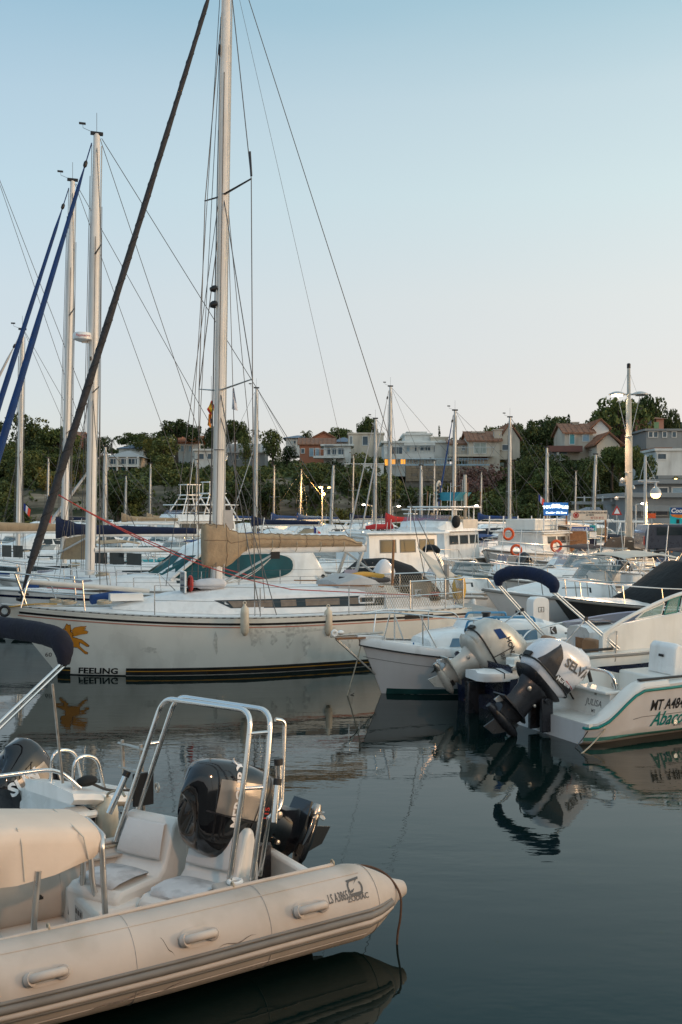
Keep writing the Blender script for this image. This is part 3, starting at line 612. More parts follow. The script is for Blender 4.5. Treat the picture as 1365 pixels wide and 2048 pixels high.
# seats: a moulded shell each, with cushion and padded back
for (x0,y0,y1,zz) in ((.40,-.04,.46,0),(.74,-.58,-.07,.0)):
    sh=M(); yc=(y0+y1)/2; ST_=Matrix.Translation((x0+.25,yc,0))@Matrix.Rotation(R(27),4,'Z')@Matrix.Translation((-x0-.25,-yc,0))
    prof=[(x0-.02,.13),(x0+.62,.13),(x0+.66,.44),(x0+.60,.485),(x0+.20,.47),(x0+.13,.52),(x0+.02,.80),(x0-.03,.845),(x0-.09,.83),(x0-.15,.62),(x0-.16,.13)]
    for y,ins in ((y0,.03),(y0+.03,0),(y1-.03,0),(y1,.03)):
        cx=sum(p[0] for p in prof)/len(prof); sh.v+=[(p[0]*(1-ins)+cx*ins,y,p[1]-(ins*.6 if p[1]>.2 else 0)) for p in prof]
    k=len(prof)
    for r_ in range(3):
        for j in range(k): a_=r_*k+j; b_=r_*k+(j+1)%k; sh.f.append((a_,b_,b_+k,a_+k))
    sh.f.append(tuple(reversed(range(k)))); sh.f.append(tuple(3*k+j for j in range(k)))
    so_=rib.p(sh.xf(ST_),'seat',SEATW,None,30,bev=.018)
    cu=M(); 
    for i,(x,z,w_) in enumerate(((x0+.22,.472,.14),(x0+.235,.515,.19),(x0+.40,.535,.20),(x0+.56,.53,.195),(x0+.605,.50,.165),(x0+.60,.482,.12))): 
        cu.v+=[(x,yc+w_*t,z-.012*abs(t)**3) for t in (-1,-.85,-.4,0,.4,.85,1)]
    for i in range(5):
        for j in range(6): a_=i*7+j; cu.f.append((a_,a_+1,a_+8,a_+7))
    rib.p(cu.xf(ST_),'seat_cushion',VINYLD,so_,70)
    bk=M(); n=7
    for s_,d in ((0,0),(.0,.028),(.07,.045),(.5,.05),(.93,.045),(1,.028),(1,0)):
        cx=x0+.125-.10*s_; cz=.56+.245*s_; w_=.215-.03*s_
        bk.v+=[(cx+d*.94*(1-.35*abs(t)**3),yc+w_*t,cz+d*.3) for t in (-1,-.85,-.4,0,.4,.85,1)]
    for i in range(6):
        for j in range(6): a_=i*7+j; bk.f.append((a_,a_+7,a_+8,a_+1))
    rib.p(bk.xf(ST_),'seat_back_pad',VINYL,so_,70)
    rib.p(M().box(x0+.40,x0+.655,y1-.003,y1+.004,.25,.258).xf(ST_),'locker_lid_edge',GRYL,so_)
    lt=rib.p(M().box(x0+.63,x0+.665,yc+.10,yc+.14,.33,.40).xf(ST_),'locker_latch',RUB,so_,bev=.006)
# low moulded locker in front of the seats, with its stickers
lk=rib.p(M().box(1.02,1.42,-.58,.12,.13,.40),'seat_locker',SEATW,bev=.03)
rib.p(M().box(1.42,1.425,-.42,-.34,.22,.33),'sticker',GRYL,lk); st=rib.p(M().box(1.42,1.424,-.26,-.10,.20,.34),'sticker',mat('sticker_grey',(.42,.40,.38),.5,var=.3,scale=60),lk)
for k in range(3): rib.p(M().box(1.4245,1.4262,-.245+k*.05,-.215+k*.05,.29,.325),'sticker_symbol',GRYL,st)
rib.p(flat(txt2d('DANGER',.03,.01),(1.4262,-.18,.23),(0,1,0),(0,0,1)),'lettering',GRYL,st,0)
# helm console hidden under a sewn cover, on a bent-tube frame
def covsec(x,w_,z0,z1): return [V((x,-w_,z0)),V((x,-w_*1.0,z1-.10)),V((x,-w_*.93,z1-.03)),V((x,-w_*.7,z1)),V((x,0,z1+.012)),V((x,w_*.7,z1)),V((x,w_*.93,z1-.03)),V((x,w_,z1-.10)),V((x,w_*1.0,z0)),V((x,w_*.4,z0-.02)),V((x,-w_*.4,z0-.02))]
cv=M().loft([covsec(1.40,.24,.93,.985),covsec(1.42,.29,.90,1.02),covsec(1.48,.315,.86,1.055),covsec(1.75,.33,.80,1.10),covsec(2.0,.335,.78,1.14),covsec(2.28,.33,.80,1.16),covsec(2.36,.29,.84,1.12)])
cvo=rib.p(cv,'console_cover',COVER,None,75); cb=bvh(cv)
rib.p(M().tube([(1.52,.325,.86),(1.56,.335,1.02),(1.60,.26,1.072),(1.60,-.2,1.08)],.005,6),'cover_seam',CREAMC,cvo); rib.p(M().tube([(1.95,.338,.80),(1.97,.338,1.05),(1.98,.28,1.128),(1.98,-.2,1.135)],.005,6),'cover_seam',CREAMC,cvo)
def tb(pts,r=.021,rad=.09,nm='console_frame',par=None): return rib.p(M().tube(fil(pts,rad),r,12),nm,STEEL if nm!='console_frame' else mat('brushed_steel',(.62,.60,.57),.3,.9,var=.06),par,70)
tb([(1.38,.30,.13),(1.42,.30,.94),(1.38,.22,.96),(1.36,-.18,.97),(1.36,-.26,.95),(1.36,-.28,.13)])
tb([(1.22,-.10,.13),(1.34,-.12,.50),(1.36,-.14,.95)]); tb([(1.70,.34,.13),(1.90,.34,.45),(1.86,.33,.85)]); tb([(2.20,.33,.13),(2.18,.33,.84)])
tb([(1.42,.31,.22),(1.76,.34,.26)],.014)
# stainless arch over the stern: twin hoops joined by rungs
def hoop(nf,nb,tx,ff,fb,z): return [nf,nb,(tx,.50,z),(tx+.13,-.02,z+.03),(tx+.22,-.56,z-.0),fb,ff]
h1=rib.p(M().tube(fil([(.585,.555,.58),(.43,.51,1.35),(.36,.47,1.76),(.62,-.54,1.72),(.98,-.63,.62)],.13,7),.021,12),'arch_hoop',STEEL,None,70)
h2=rib.p(M().tube(fil([(.44,.625,.58),(.28,.56,1.35),(.215,.50,1.75),(.50,-.56,1.72),(.86,-.67,.60)],.13,7),.021,12),'arch_hoop',STEEL,None,70)
h3=rib.p(M().tube(fil([(.18,.50,1.68),(.10,.50,1.66),(.16,.56,1.05),(.30,.60,1.00)],.08,6),.016,10),'arch_brace',STEEL,None,70)
for a_,b_ in (((.455,.52,1.22),(.305,.575,1.22)),((.40,.49,1.60),(.25,.52,1.60)),((.74,-.58,1.36),(.62,-.60,1.36))): rib.p(M().tube([a_,b_],.014,8),'arch_rung',STEEL,None,70)
rib.p(M().tube([(.36,.595,.60),(.30,.62,1.0)],.016,8),'arch_brace',STEEL,None,70)
ft=rib.p(M().box(.38,.70,.50,.66,.545,.585),'arch_foot',HYP,None,bev=.015); rib.p(M().torus((.56,.60,.60),(0,0,1),.045,.016,14,8),'mooring_cleat',GEL,ft)
# rod holders and the dark bracket plate on the far leg
for (p_,q_) in (((.27,.64,.98),(.22,.60,1.24)),((.17,.545,1.12),(.17,.525,1.36)),((1.00,-.72,.82),(.86,-.72,1.10))):
    rh=rib.p(M().tube([p_,q_],.026,12),'rod_holder',STEEL,None,70); d_=(V(q_)-V(p_)).normalized(); rib.p(M().tube([V(q_)-d_*.01,V(q_)+d_*.035],.03,12),'rod_holder_cap',RUB,rh)
rib.p(M().box(.66,.83,-.66,-.63,.86,1.12),'ladder_plate',RUB,None,bev=.006); rib.p(M().torus((.62,-.66,.98),(1,0,0),.035,.01,14,6),'shackle',STEELR)
ob=outboard(rib,.12,0,.62,62,BLACKP,BLACKP,.84,panel=(ENGGR,((-.52,.30),(-.20,.26),(-.14,.70),(-.42,.76))),text=[('MERCURY',.125,-.36,.50,14,.03,WHL),('115',.08,-.30,.15,14,.02,RED)],yaw=9,ck=1.04,extra=[(DARKP,((-.53,.285),(.14,.285),(.14,.297),(-.53,.297))),(DARKP,((-.185,.30),(-.170,.30),(-.12,.78),(-.135,.78))),(GRYL,((-.13,.33),(.10,.34),(.10,.347),(-.13,.337)))])
# ================================================================ motorboat at the frame's edge with the navy folded canopy
b2=Fr('motorboat','white motorboat with navy folded canopy, stern ladder and black outboard motor','motorboat',-2.92,9.40,0,229)
hm_,sh=hull(5.6,2.2,1.05,.72,.60,tw=.94,rake=.7,flare=.10,trake=0); hb=bvh(hm_); h_=b2.p(hm_,'hull',NAVYP)
g,l,f=cockpit(sh,.05,3.4,.22,.22); b2.p(g,'gunwale',GEL); b2.p(l,'cockpit_liner',GEL); b2.p(f,'cockpit_floor',DECK); b2.p(deck(sh,.06,0,3.35),'foredeck',GEL)
b2.p(M().tube([p+V((0,.0,-.03)) for p in sh],.035,8),'rub_rail',GEL,h_); b2.p(M().tube([V((p.x,-p.y,p.z-.03)) for p in sh],.035,8),'rub_rail',GEL,h_)
# moulded swim platforms either side of the motor
for sg in (1,-1):
    y0,y1=.32,1.06
    def ps(x,zt,ins): return [V((x,sg*y0,zt-.10)),V((x,sg*(y0),zt)),V((x,sg*((y0+y1)/2),zt+.03)),V((x,sg*(y1-ins),zt)),V((x,sg*(y1-ins+.02),zt-.05)),V((x,sg*(y1-ins-.03),zt-.10))]
    pf=b2.p(M().loft([ps(.25,.80,0),ps(.05,.76,.0),ps(-.15,.70,.02),ps(-.36,.64,.07),ps(-.50,.605,.18),ps(-.56,.595,.30)]),'swim_platform',GEL,None,50)
    if sg>0:
        for y in (.52,.86): b2.p(M().tube(fil([(.12,y,.74),(.10,y,1.06),(-.14,y,1.02),(-.24,y,.60)],.14,7),.016,10),'grab_rail',STEEL,pf)
b2.p(M().tube(fil([(.1,.95,.80),(.3,.9,1.0),(1.0,.6,.98),(1.6,.3,.84)],.2),.018,10),'cockpit_rail',STEEL)
ld=M()
for y in (.66,.94): ld.tube([(-.60,y,.30),(-.56,y,1.06)],.017,8)
for z in (.36,.60,.80,1.02): ld.tube([(-.598+.05*(z-.3),.60,z),(-.598+.05*(z-.3),1.0,z)],.016,8)
b2.p(ld,'boarding_ladder',STEELR)
b2.p(proj(hb,txt2d('MARINA',.13,.02),(.75,3,.36),(-1,0,0),(0,0,1),(0,-1,0)),'lettering',WHL,h_,0)
b2.p(M().ball((.02,.93,.84),.075,12,(1.4,1,.6)),'rolled_rope_bag',BLACKC); b2.p(M().tube(spl([(.02,.93,.84),(-.15,1.0,.74),(-.4,.98,.68)],4),.012,6),'mooring_line',ROPEK)
e_=b2.pl(126,1308,1.02); bimini_roll(b2,e_.x,1.04,b2.pl(0,1262,.3).z,((e_.x+1.6,1.04,.80),(e_.x+1.6,-1.04,.80)),NAVY2,.085,.24,STEEL,None,arch=.0); b2.p(M().tube(spl([(e_.x-.03,1.0,e_.z-.02),(e_.x-.04,.86,e_.z+.06),(e_.x-.04,.5,e_.z+.12),(e_.x-.04,-.2,e_.z+.13),(e_.x-.04,-.8,e_.z+.10)],6),.022,6),'canopy_edge',CREAMC)
b2.p(M().tube([b2.pl(105,1368,1.03),b2.pl(126,1566,1.0)],.012,8),'canopy_strut',STEELR)
outboard(b2,-.05,-.30,.16,22,BLACKP,BLACKP,.86,panel=(ENGGR,((-.48,.42),(-.02,.42),(-.02,.62),(-.44,.62))),text=[('SUN',.20,-.12,.50,0,.04,WHL),('ON',.20,-.12,.28,0,.04,WHL)],yaw=6)
fd=Fr('fender','cream fender tied over the swim platform of the navy canopy boat','fender',*b2.w((-.10,1.06,.30)),0,'fenders hung along the boats')
fd.p(M().lathe((0,0,0),(0,0,1),[(.01,0),(.07,.01),(.095,.06),(.10,.12),(.10,.26),(.09,.32),(.045,.36),(.03,.40)],16),'fender_body',FEND,sm=60); fd.p(M().tube(spl([(0,0,.38),(.03,-.06,.45),(.15,-.16,.50),(.22,-.3,.49)],4),.011,6),'fender_rope',ROPE)

# ================================================================ the large off-white sailing yacht across the middle
ya=Fr('sailing_yacht','large off white sailing yacht with tan sail cover and a winged lion on its bow','sailboat',2.4,22.9,0,201.4)
LY=9.65
ym,ysh=hull(LY,3.25,1.40,1.10,1.10,tw=.74,rake=1.05,trake=-.32,flare=.10,full=.48,p=1.75,n=44); yb=bvh(ym); yh=ya.p(ym,'hull',HULLG,None,60)
FX0=hit(ya,yb,142,1325).x; FX1=hit(ya,yb,253,1325).x; FP=hit(ya,yb,197,1330); LP_=hit(ya,yb,146,1278)
ydk=ya.p(deck(ysh,.07,.03),'deck',DECK,None,60)
def shz(x): return cut(ysh,x).z
for sg in (1,-1):
    ya.p(band(yb,.12,LY-.32,lambda x:shz(x)-.135,lambda x:shz(x)-.09,sg,60),'black_stripe',BLK,yh,0)
    ya.p(band(yb,.12,LY-.30,lambda x:shz(x)-.185,lambda x:shz(x)-.162,sg,60),'salmon_stripe',PINKL,yh,0)
    tr_=ya.p(M().tube([V((p.x,sg*(p.y-.015),p.z+.012)) for p in ysh],.022,6),'toe_rail',ALU,None,60)
    # boot top, broken where the maker's name stands near the bow
    for (a_,b_) in ((-.3,FX1),(FX0,8.6)):
        ya.p(band(yb,a_,b_,-.08,.155,sg,50),'boot_stripe',BOOT,yh,0); ya.p(band(yb,a_,b_,.082,.10,sg,50,.007),'gold_line',GOLD,yh,0)
    ya.p(band(yb,FX1,FX0,-.08,.02,sg,20),'boot_stripe',BOOT,yh,0)
slots=M()
for i in range(60):
    x=.3+i*.152; p=cut(ysh,x); slots.box(x-.035,x+.035,p.y-.006,p.y+.012,p.z+.004,p.z+.018)
o=ya.p(slots,'toe_rail_slots',BLK,ydk,0); o['kind']='stuff'
ya.p(proj(yb,txt2d('FEELING',.165,.03,0,1.32*(FX0-FX1)/1.12),((FX0+FX1)/2,3,.04),(-1,0,0),(0,0,1),(0,-1,0),.006),'lettering',BLK,yh,0)
ya.p(band(yb,1.0,1.7,lambda x:shz(x)-.15,lambda x:shz(x)-.06,1,12,.012),'fairlead_plate',BLK,yh,0)
ya.p(proj(yb,txt2d('60',.13,.0),(LP_.x+.42,3,.36),(-1,0,0),(0,0,1),(0,-1,0),.006),'lettering',GRYL,yh,0)
# winged lion emblem: orange shapes over slightly larger dark ones
def em(pts,grow=.012):
    q=[hit(ya,yb,x/4.267,1220+y/4.267) for x,y in pts]; q=[(-h.x,h.z) for h in q]; c=(sum(p[0] for p in q)/len(q),sum(p[1] for p in q)/len(q)); s2=[]
    for p in q:
        d=math.hypot(p[0]-c[0],p[1]-c[1]) or 1; s2.append((p[0]+(p[0]-c[0])/d*grow,p[1]+(p[1]-c[1])/d*grow))
    for s_,m_,of in ((s2,BLK,.005),(q,mat('emblem_orange',(.60,.23,.02),.5,var=.12),.010)):
        ya.p(proj(yb,fanpoly(s_),(0,3,0),(-1,0,0),(0,0,1),(0,-1,0),of),'emblem',m_,yh,0)
em([(556,150),(572,118),(586,132),(600,128),(606,168),(596,186),(572,180)])                                  # crown and brow
em([(520,190),(545,160),(590,175),(618,200),(622,240),(590,262),(548,250),(522,225)])                        # head and mane
for k in range(4): em([(606+6*k,182+14*k),(640,150+14*k),(690,140+15*k),(738-6*k,138+18*k),(728-4*k,150+18*k),(680,162+16*k),(640,178+15*k)],.008)   # wing feathers
em([(690,182),(735,176),(752,186),(742,202),(700,206),(672,214),(668,200)],.008)
em([(560,250),(630,236),(664,244),(676,270),(678,306),(650,318),(600,312),(566,296)])                        # body
em([(664,246),(700,254),(732,280),(760,300),(756,312),(736,309),(704,286),(676,274)])
em([(640,300),(676,296),(694,322),(722,346),(750,360),(746,376),(722,371),(690,338),(662,322)])
em([(470,300),(520,290),(566,270),(570,296),(530,318),(480,322)]); em([(560,296),(590,310),(560,350),(520,372),(505,362),(540,330)])
for px0,py0,w_,h_ in ((506,1262,9,26),(520,1268,5,20),(548,1278,7,12),(300,1300,16,6),(612,1290,8,18),(432,1286,4,22),(575,1262,4,30),(700,1280,6,14)):
    q=[hit(ya,yb,px0+w_*math.cos(a)*(1+.4*math.sin(a*3+px0)),py0+h_*math.sin(a)*(1+.3*math.cos(a*2+px0))) for a in (2*PI*k/10 for k in range(10))]
    ya.p(proj(yb,fanpoly([(-h.x,h.z) for h in q]),(0,3,0),(-1,0,0),(0,0,1),(0,-1,0),.004),'fender_rub_mark',mat('hull_rub_grey',(.60,.60,.55),.5,var=.25,scale=14),yh,0)
# coachroof with its long dark window, and cockpit coamings
cr=sup([(1.85,.98,.90,1.12,1.50,.08),(2.5,1.05,.93,1.12,1.56,.10),(4.2,1.04,.88,1.12,1.62,.11),(5.4,.90,.72,1.14,1.60,.11),(6.4,.66,.50,1.18,1.52,.10),(7.2,.36,.24,1.24,1.38,.06),(7.55,.2,.12,1.26,1.30,.02)]); crb=bvh(cr)
cro=ya.p(cr,'coachroof',DECK,None,50)
for sg in (1,-1):
    ya.p(proj(crb,patch((1.98,1.22),(5.30,1.26),(5.62,1.42),(1.95,1.44),16,3),(0,sg*3,0),(1,0,0),(0,0,1),(0,-sg,0),.008),'coachroof_window',GLASS,cro,0)
    for (a_,b_) in ((4.45,5.25),(3.95,4.28),(3.0,3.75),(2.5,2.8)):
        ya.p(proj(crb,patch((a_,1.27),(b_,1.27),(b_+(.1 if a_>4.4 else 0),1.40),(a_,1.40),6,2),(0,sg*3,0),(1,0,0),(0,0,1),(0,-sg,0),.013),'curtain_behind_window',CURT,cro,0)
    fr_=M(); q=[(2.22,1.285),(2.56,1.285),(2.56,1.41),(2.22,1.41)]
    for a_,b_ in zip(q,q[1:]+q[:1]):
        pts=proj(crb,([a_,b_],[]),(0,sg*3,0),(1,0,0),(0,0,1),(0,-sg,0),.014).v; fr_.tube(pts,.018,6)
    ya.p(fr_,'opening_port_frame',WHL,cro)
    ya.p(M().tube([(1.9,sg*.80,1.60),(2.4,sg*.83,1.635),(3.4,sg*.78,1.67)],.014,6),'handrail',WOOD,cro)
    co_=M().loft([[V((x,sg*(y+d),z0)) if e==0 else V((x,sg*(y+d*.5),z1)) for d,e in ((-.14,0),(-.12,1),(.10,1),(.16,0))] for x,y,z0,z1 in ((.25,.78,1.08,1.24),(1.1,.86,1.08,1.36),(1.95,.90,1.10,1.46))]); ya.p(co_,'cockpit_coaming',DECK,None,40,bev=.02)
wl=ya.p(M().lathe((1.15,.92,1.36),(0,0,1),[(.075,0),(.085,.03),(.06,.06),(.065,.13),(.08,.16)],14),'winch',STEEL); ya.p(M().lathe((.72,.86,1.29),(0,0,1),[(.10,0),(.115,.03),(.08,.06),(.09,.13),(.11,.16)],14),'winch_cover',RED); ya.p(M().lathe((.72,.86,1.275),(0,0,1),[(.13,0),(.13,.07),(.10,.10)],14),'winch_base',BLK)
hatch=ya.p(M().box(1.9,2.5,-.40,.40,1.62,1.70),'companionway_hatch',GEL,cro,bev=.03); ya.p(M().box(5.6,6.1,-.26,.26,1.60,1.65),'deck_hatch',GLASS,cro,bev=.02)
dg=M().loft([[V((x,y,z)) for y,z in ((-w_,1.50),(-w_*.9,zt),(0,zt+.06),(w_*.9,zt),(w_,1.50))] for x,w_,zt in ((1.85,.85,1.56),(2.1,.88,1.74),(2.45,.85,1.80),(2.9,.75,1.66))]); ya.p(dg,'folded_sprayhood',GREYT,None,60)
ya.p(M().loft([[V((1.55,.95,1.32)),V((1.95,1.0,1.30)),V((1.95,.6,1.62)),V((1.6,.6,1.6))],[V((1.56,.93,1.32)),V((1.94,.98,1.30)),V((1.94,.58,1.62)),V((1.61,.58,1.6))]]),'cockpit_canvas',CREAMC,None,0)
# rig
MX,MZ=5.37,1.55; LEAN=.0165; mo=mast(ya,MX,MZ,15.2,.112,.078,LEAN,MASTC)
for z,l_ in ((5.75,1.02),(9.85,.88)): [ya.p(M().tube([(MX-LEAN*(z-MZ),sg*.05,z),(MX-LEAN*(z-MZ)-.10*l_-sg*.30*l_,sg*l_,z+.13*l_)],[.036,.024],8,.5,(0,0,1)),'spreader',ALU if z<7 else DARKP) for sg in (1,-1)]
def mp(z,dx=0,dy=0): return V((MX-LEAN*(z-MZ)+dx,dy,z))
for sg in (1,-1):
    ch=cut(ysh,5.15); cp=V((5.2-sg*.25,sg*(ch.y-.22),ch.z+.03)); s1=V((MX-LEAN*4.2-.10-sg*.306,sg*1.02,5.75+.13)); s2=V((MX-LEAN*8.3-.09-sg*.264,sg*.88,9.85+.115))
    wires(ya,[[cp,s1,s2,mp(15.0)],[V(cp)+V((-.12,0,0)),mp(5.65,0,sg*.07)],[s1,mp(9.75,0,sg*.06)]],'shroud',.0105)
    wires(ya,[[V(cp)+V((-.45,0,0)),mp(5.2,0,sg*.06)]],'lower_shroud',.0095)
    ya.p(M().tube([V(cp)+V((0,0,.02)),V(cp)+V((0,-.0,.28))],.012,6),'turnbuckle',STEEL)
wires(ya,[[mp(15.1,-.1),V((.9,0,3.4))],[V((.9,0,3.4)),V((.05,.75,1.15))],[V((.9,0,3.4)),V((.05,-.75,1.15))]],'backstay',.009)
wires(ya,[[mp(14.6,-.12,.03),V((2.1,.05,2.7))]],'topping_lift',.004)
ya.p(M().tube([V((MX-LEAN*8.3-.354,.885,10.02)),V((MX-LEAN*8.3-.33,.86,10.52))],.024,8),'shroud_sleeve',DARKP)
fs=V((LY-.38,0,1.62)); ft_=mp(14.95,.10); n=34; pts=[fs.lerp(ft_,i/n)-V((0,0,.25*math.sin(PI*i/n)*.4)) for i in range(n+1)]
fur=[i/n for i in range(n+1)]; prs=[.012 if (t<.02 or t>.925) else (.088-.048*t)*min(1,(t-.0)/.06)*(1+.07*math.sin(i*1.9)) for i,t in enumerate(fur)]
fo=ya.p(M().tube(pts,prs,12),'furled_foresail',GREYC,None,70)
hx=[]; ax_=(ft_-fs).normalized(); e1=ax_.cross(V((0,1,0))).normalized(); e2=ax_.cross(e1)
for k in range(520):
    t=.03+.88*k/519; q=t*n; i_=min(n-1,int(q)); c_=pts[i_].lerp(pts[i_+1],q-i_); r_=prs[i_]+(prs[i_+1]-prs[i_])*(q-i_); a_=k*.33; hx.append(c_+(e1*math.cos(a_)+e2*math.sin(a_))*(r_+.001))
ya.p(M().tube(hx,.007,4,caps=(0,0)),'wrapped_leech',mat('canvas_charcoal_edge',(.022,.022,.025),.9,var=.2),fo,60)
ya.p(M().lathe(pts[0]-V((0,0,.12)),(ft_-fs),[(.10,-.05),(.11,0),(.04,.01),(.04,.09),(.11,.10),(.10,.14)],14),'furling_drum',BLK,fo)
ya.p(M().lathe(fs.lerp(ft_,.935),(ft_-fs),[(.03,-.1),(.045,-.05),(.045,.05),(.03,.1)],10),'furler_swivel',BLK,fo)
cl=V((8.05,.12,3.62)); cl=pts[5]+V((-.1,.1,0))
wires(ya,[sag(cl,V((4.1,1.10,1.62)),.25)+[V((.9,.95,1.38))]],'jib_sheet',.011,ROPER); wires(ya,[sag(cl+V((0,-.1,0)),V((4.0,-1.1,1.7)),.2)],'jib_sheet',.011,ROPER)
# boom, vang and the loose tan cover
BZ=2.42; bm=ya.p(M().loft([[V((x,.055*math.cos(q),BZ-.02+.085*math.sin(q))) for q in (2*PI*j/12 for j in range(12))] for x in (MX-.12,2.02)]),'boom',MASTC,None,60)
ya.p(M().box(1.98,2.03,-.05,.05,BZ-.10,BZ+.06),'boom_end_cap',GREYT,bm,bev=.01)
cs=[]; 
for i in range(53):
    t=i/52; x=MX+.30-t*(MX+.30-2.12); top=BZ+.46+.08*(t<.14) -.13*sst(.1,.26,t)-.06*sst(.26,.85,t)-.16*sst(.88,1,t)+.012*math.sin(i*2.1); bot=BZ-.40*(1-sst(.12,.30,t))+.02
    w_=(.17 if t<.15 else .18-.05*sst(.2,1,t)); 
    if i==0: w_*=.75
    mid=(top+bot)/2; ring=[]
    for j in range(26):
        q=2*PI*j/26; k=.93+.10*(1-abs(math.sin(j*1.02+.5*math.sin(i*.14)+i*.025)))+.05*(1-abs(math.sin(j*2.3-i*.05+math.sin(i*.3))))*(1.5-t)+.02*math.sin(i*.5+j*.5)
        ring.append(V((x+.015*math.sin(j*3+i),w_*k*math.copysign(abs(math.cos(q))**.7,math.cos(q)),mid+(top-bot)/2*math.sin(q)*(1+.03*math.sin(i*2.9+j)))))
    cs.append(ring)
sco=ya.p(M().loft(cs),'sail_cover',TAN,None,75); sm_=mat('tan_seam',(.20,.14,.09),.9,var=.1)
def out_(r_,j): c_=sum(r_,V((0,0,0)))/len(r_); return r_[j%len(r_)]+(r_[j%len(r_)]-c_).normalized()*.003
for j in (1,5,8,12): ya.p(M().tube([out_(r_,j) for r_ in cs],.006,4),'cover_seam',sm_,sco,60)
for i in (7,15,24,33,42): ya.p(M().tube([out_(cs[i],j) for j in range(27)],.006,4,caps=(0,0)),'cover_seam',sm_,sco,60)
for i in range(5): 
    x=4.75-i*.55; ya.p(M().torus((x,0,BZ+.13-.02*i),(1,0,0),.19-.012*i,.008,16,5),'cover_tie',ROPE)
hs_=M().loft([[V((MX-.12-.22*a_,.05*b_,BZ+.42+h)) for a_,b_ in ((0,-1),(1,-.6),(1,.6),(0,1))] for h in (0,.18,.40)]); ya.p(hs_,'sail_headboard',GREYT,None,30)
ya.p(M().tube([(MX-.15,.0,1.72),(4.1,.02,BZ-.10)],[.03,.022],8),'boom_vang',ALU); ya.p(M().box(4.0,4.2,-.05,.05,BZ-.22,BZ-.07),'vang_block',BLK)
wires(ya,[sag((MX-.15,.03,1.70),(4.12,.03,BZ-.14),.10),sag((MX-.15,-.03,1.70),(4.12,-.03,BZ-.14),.16)],'vang_rope',.009,mat('rope_white',(.55,.54,.50),.9,var=.15,scale=60))
wires(ya,[[mp(14.6,.1,-.05),V((MX+.55,-.75,1.6))],[mp(13.2,.1,-.05),V((MX+.42,-.55,1.6))],[mp(9.7,.1,0),V((MX+1.0,-.35,1.65))],[mp(9.7,-.1,.0),V((MX-.75,1.0,1.35))],[mp(9.7,-.1,.0),V((MX-.75,-1.0,1.35))]],'running_stay',.0075)
for k,(dx,dy) in enumerate(((.13,.05),(.13,-.05),(-.11,.09),(.05,.10),(-.02,-.10),(.16,0))): wires(ya,[[V((MX+dx*1.1,dy*1.2,1.62)),mp(14.2-.6*k,dx*.8,dy*.8)]],'halyard',.008,WIRE if k%2 else mat('rope_white',(.55,.54,.50)))
# lamps and gear on the mast
for z,s_ in ((7.88,.09),(7.55,.10)): ya.p(M().lathe(mp(z,.13),(1,0,-.3),[(.03,-.05),(s_*.75,-.02),(s_*.8,.05),(s_*.55,.10),(s_*.5,.12)],10),'mast_lamp',BLK,mo)
ya.p(M().box(MX+.10,MX+.14,-.02,.02,5.05,5.15),'mast_cleat',BLK,mo); ya.p(M().torus(mp(4.5),(0,0,1),.108,.008,16,5),'mast_band',DARKP,mo)
ya.p(M().lathe(mp(12.9,.12),(0,0,1),[(.02,-.15),(.035,-.1),(.035,.05),(.02,.1)],8),'halyard_block',BLK,mo)
# deck gear
lifelines(ya,ysh,[1.5,3.0,4.9,6.9],.60,True,None)
pulpit(ya,ysh,LY,8.2,.62); ya.p(M().tube(fil([(LY-.35,.28,1.36),(LY-.5,.2,1.92),(LY-.9,-.2,1.9),(LY-1.1,-.5,1.36)],.15),.014,8),'pulpit_inner_rail',STEEL)
ya.p(M().tube([(LY-.5,.1,1.84),(6.85,.38,1.62)],.05,10),'spinnaker_pole',mat('pole_white',(.62,.61,.57),.4,var=.06))
ya.p(M().tube(spl([(7.9,-.3,1.42),(7.3,-.5,1.48),(6.9,-.62,1.5)],4),.10,10),'rolled_blue_cover',BLUEC)
ya.p(M().loft([[V((x,y+yo,z)) for y,z in ((-.16,1.42),(-.1,1.56),(.1,1.56),(.16,1.42))] for x,yo in ((7.6,.1),(7.2,.1),(6.95,.12))]),'dorade_box',GEL,None,30)
for k,(x,y) in enumerate(((8.4,.25),(7.75,.45),(8.6,-.1))):
    ya.p(M().torus((x,y,1.42),(0.1,.05,1),.13,.022,18,6).torus((x+.03,y+.02,1.45),(0,.1,1),.10,.02,16,6),'rope_coil',ROPE)
ya.p(M().torus((LY-.05,.22,1.30),(.3,1,0),.09,.028,16,8),'anchor_roller',BLK); ya.p(M().tube(spl([(LY-.1,.1,1.36),(LY-.6,.3,1.42),(LY-1.0,.45,1.42)],4),.014,6),'mooring_line',mat('rope_ochre',(.50,.30,.07),.9,var=.2,scale=60))
ya.p(M().loft([[V((x,.30+w_*math.cos(q),1.72+w_*.62*math.sin(q))) for q in (2*PI*j/10 for j in range(10))] for x,w_ in ((5.25,.05),(5.32,.16),(5.55,.20),(5.8,.17),(5.95,.06))]),'sail_bag',mat('sail_bag_white',(.62,.61,.62),.8,var=.06,bump=.8,bscale=14)); ya.p(M().torus((6.0,.30,1.74),(1,0,0),.14,.035,14,6),'red_bag_strap',RED)
hm2=M().box(6.12,6.16,.06,.46,1.56,1.98); ya.p(hm2,'raised_hatch',GLASS,None,bev=.01); 
fh=M()
for a_,b_ in (((6.14,.06,1.56),(6.14,.06,1.98)),((6.14,.06,1.98),(6.14,.46,1.98)),((6.14,.46,1.98),(6.14,.46,1.56))): fh.tube([a_,b_],.022,6)
ya.p(fh,'hatch_rim',GEL)
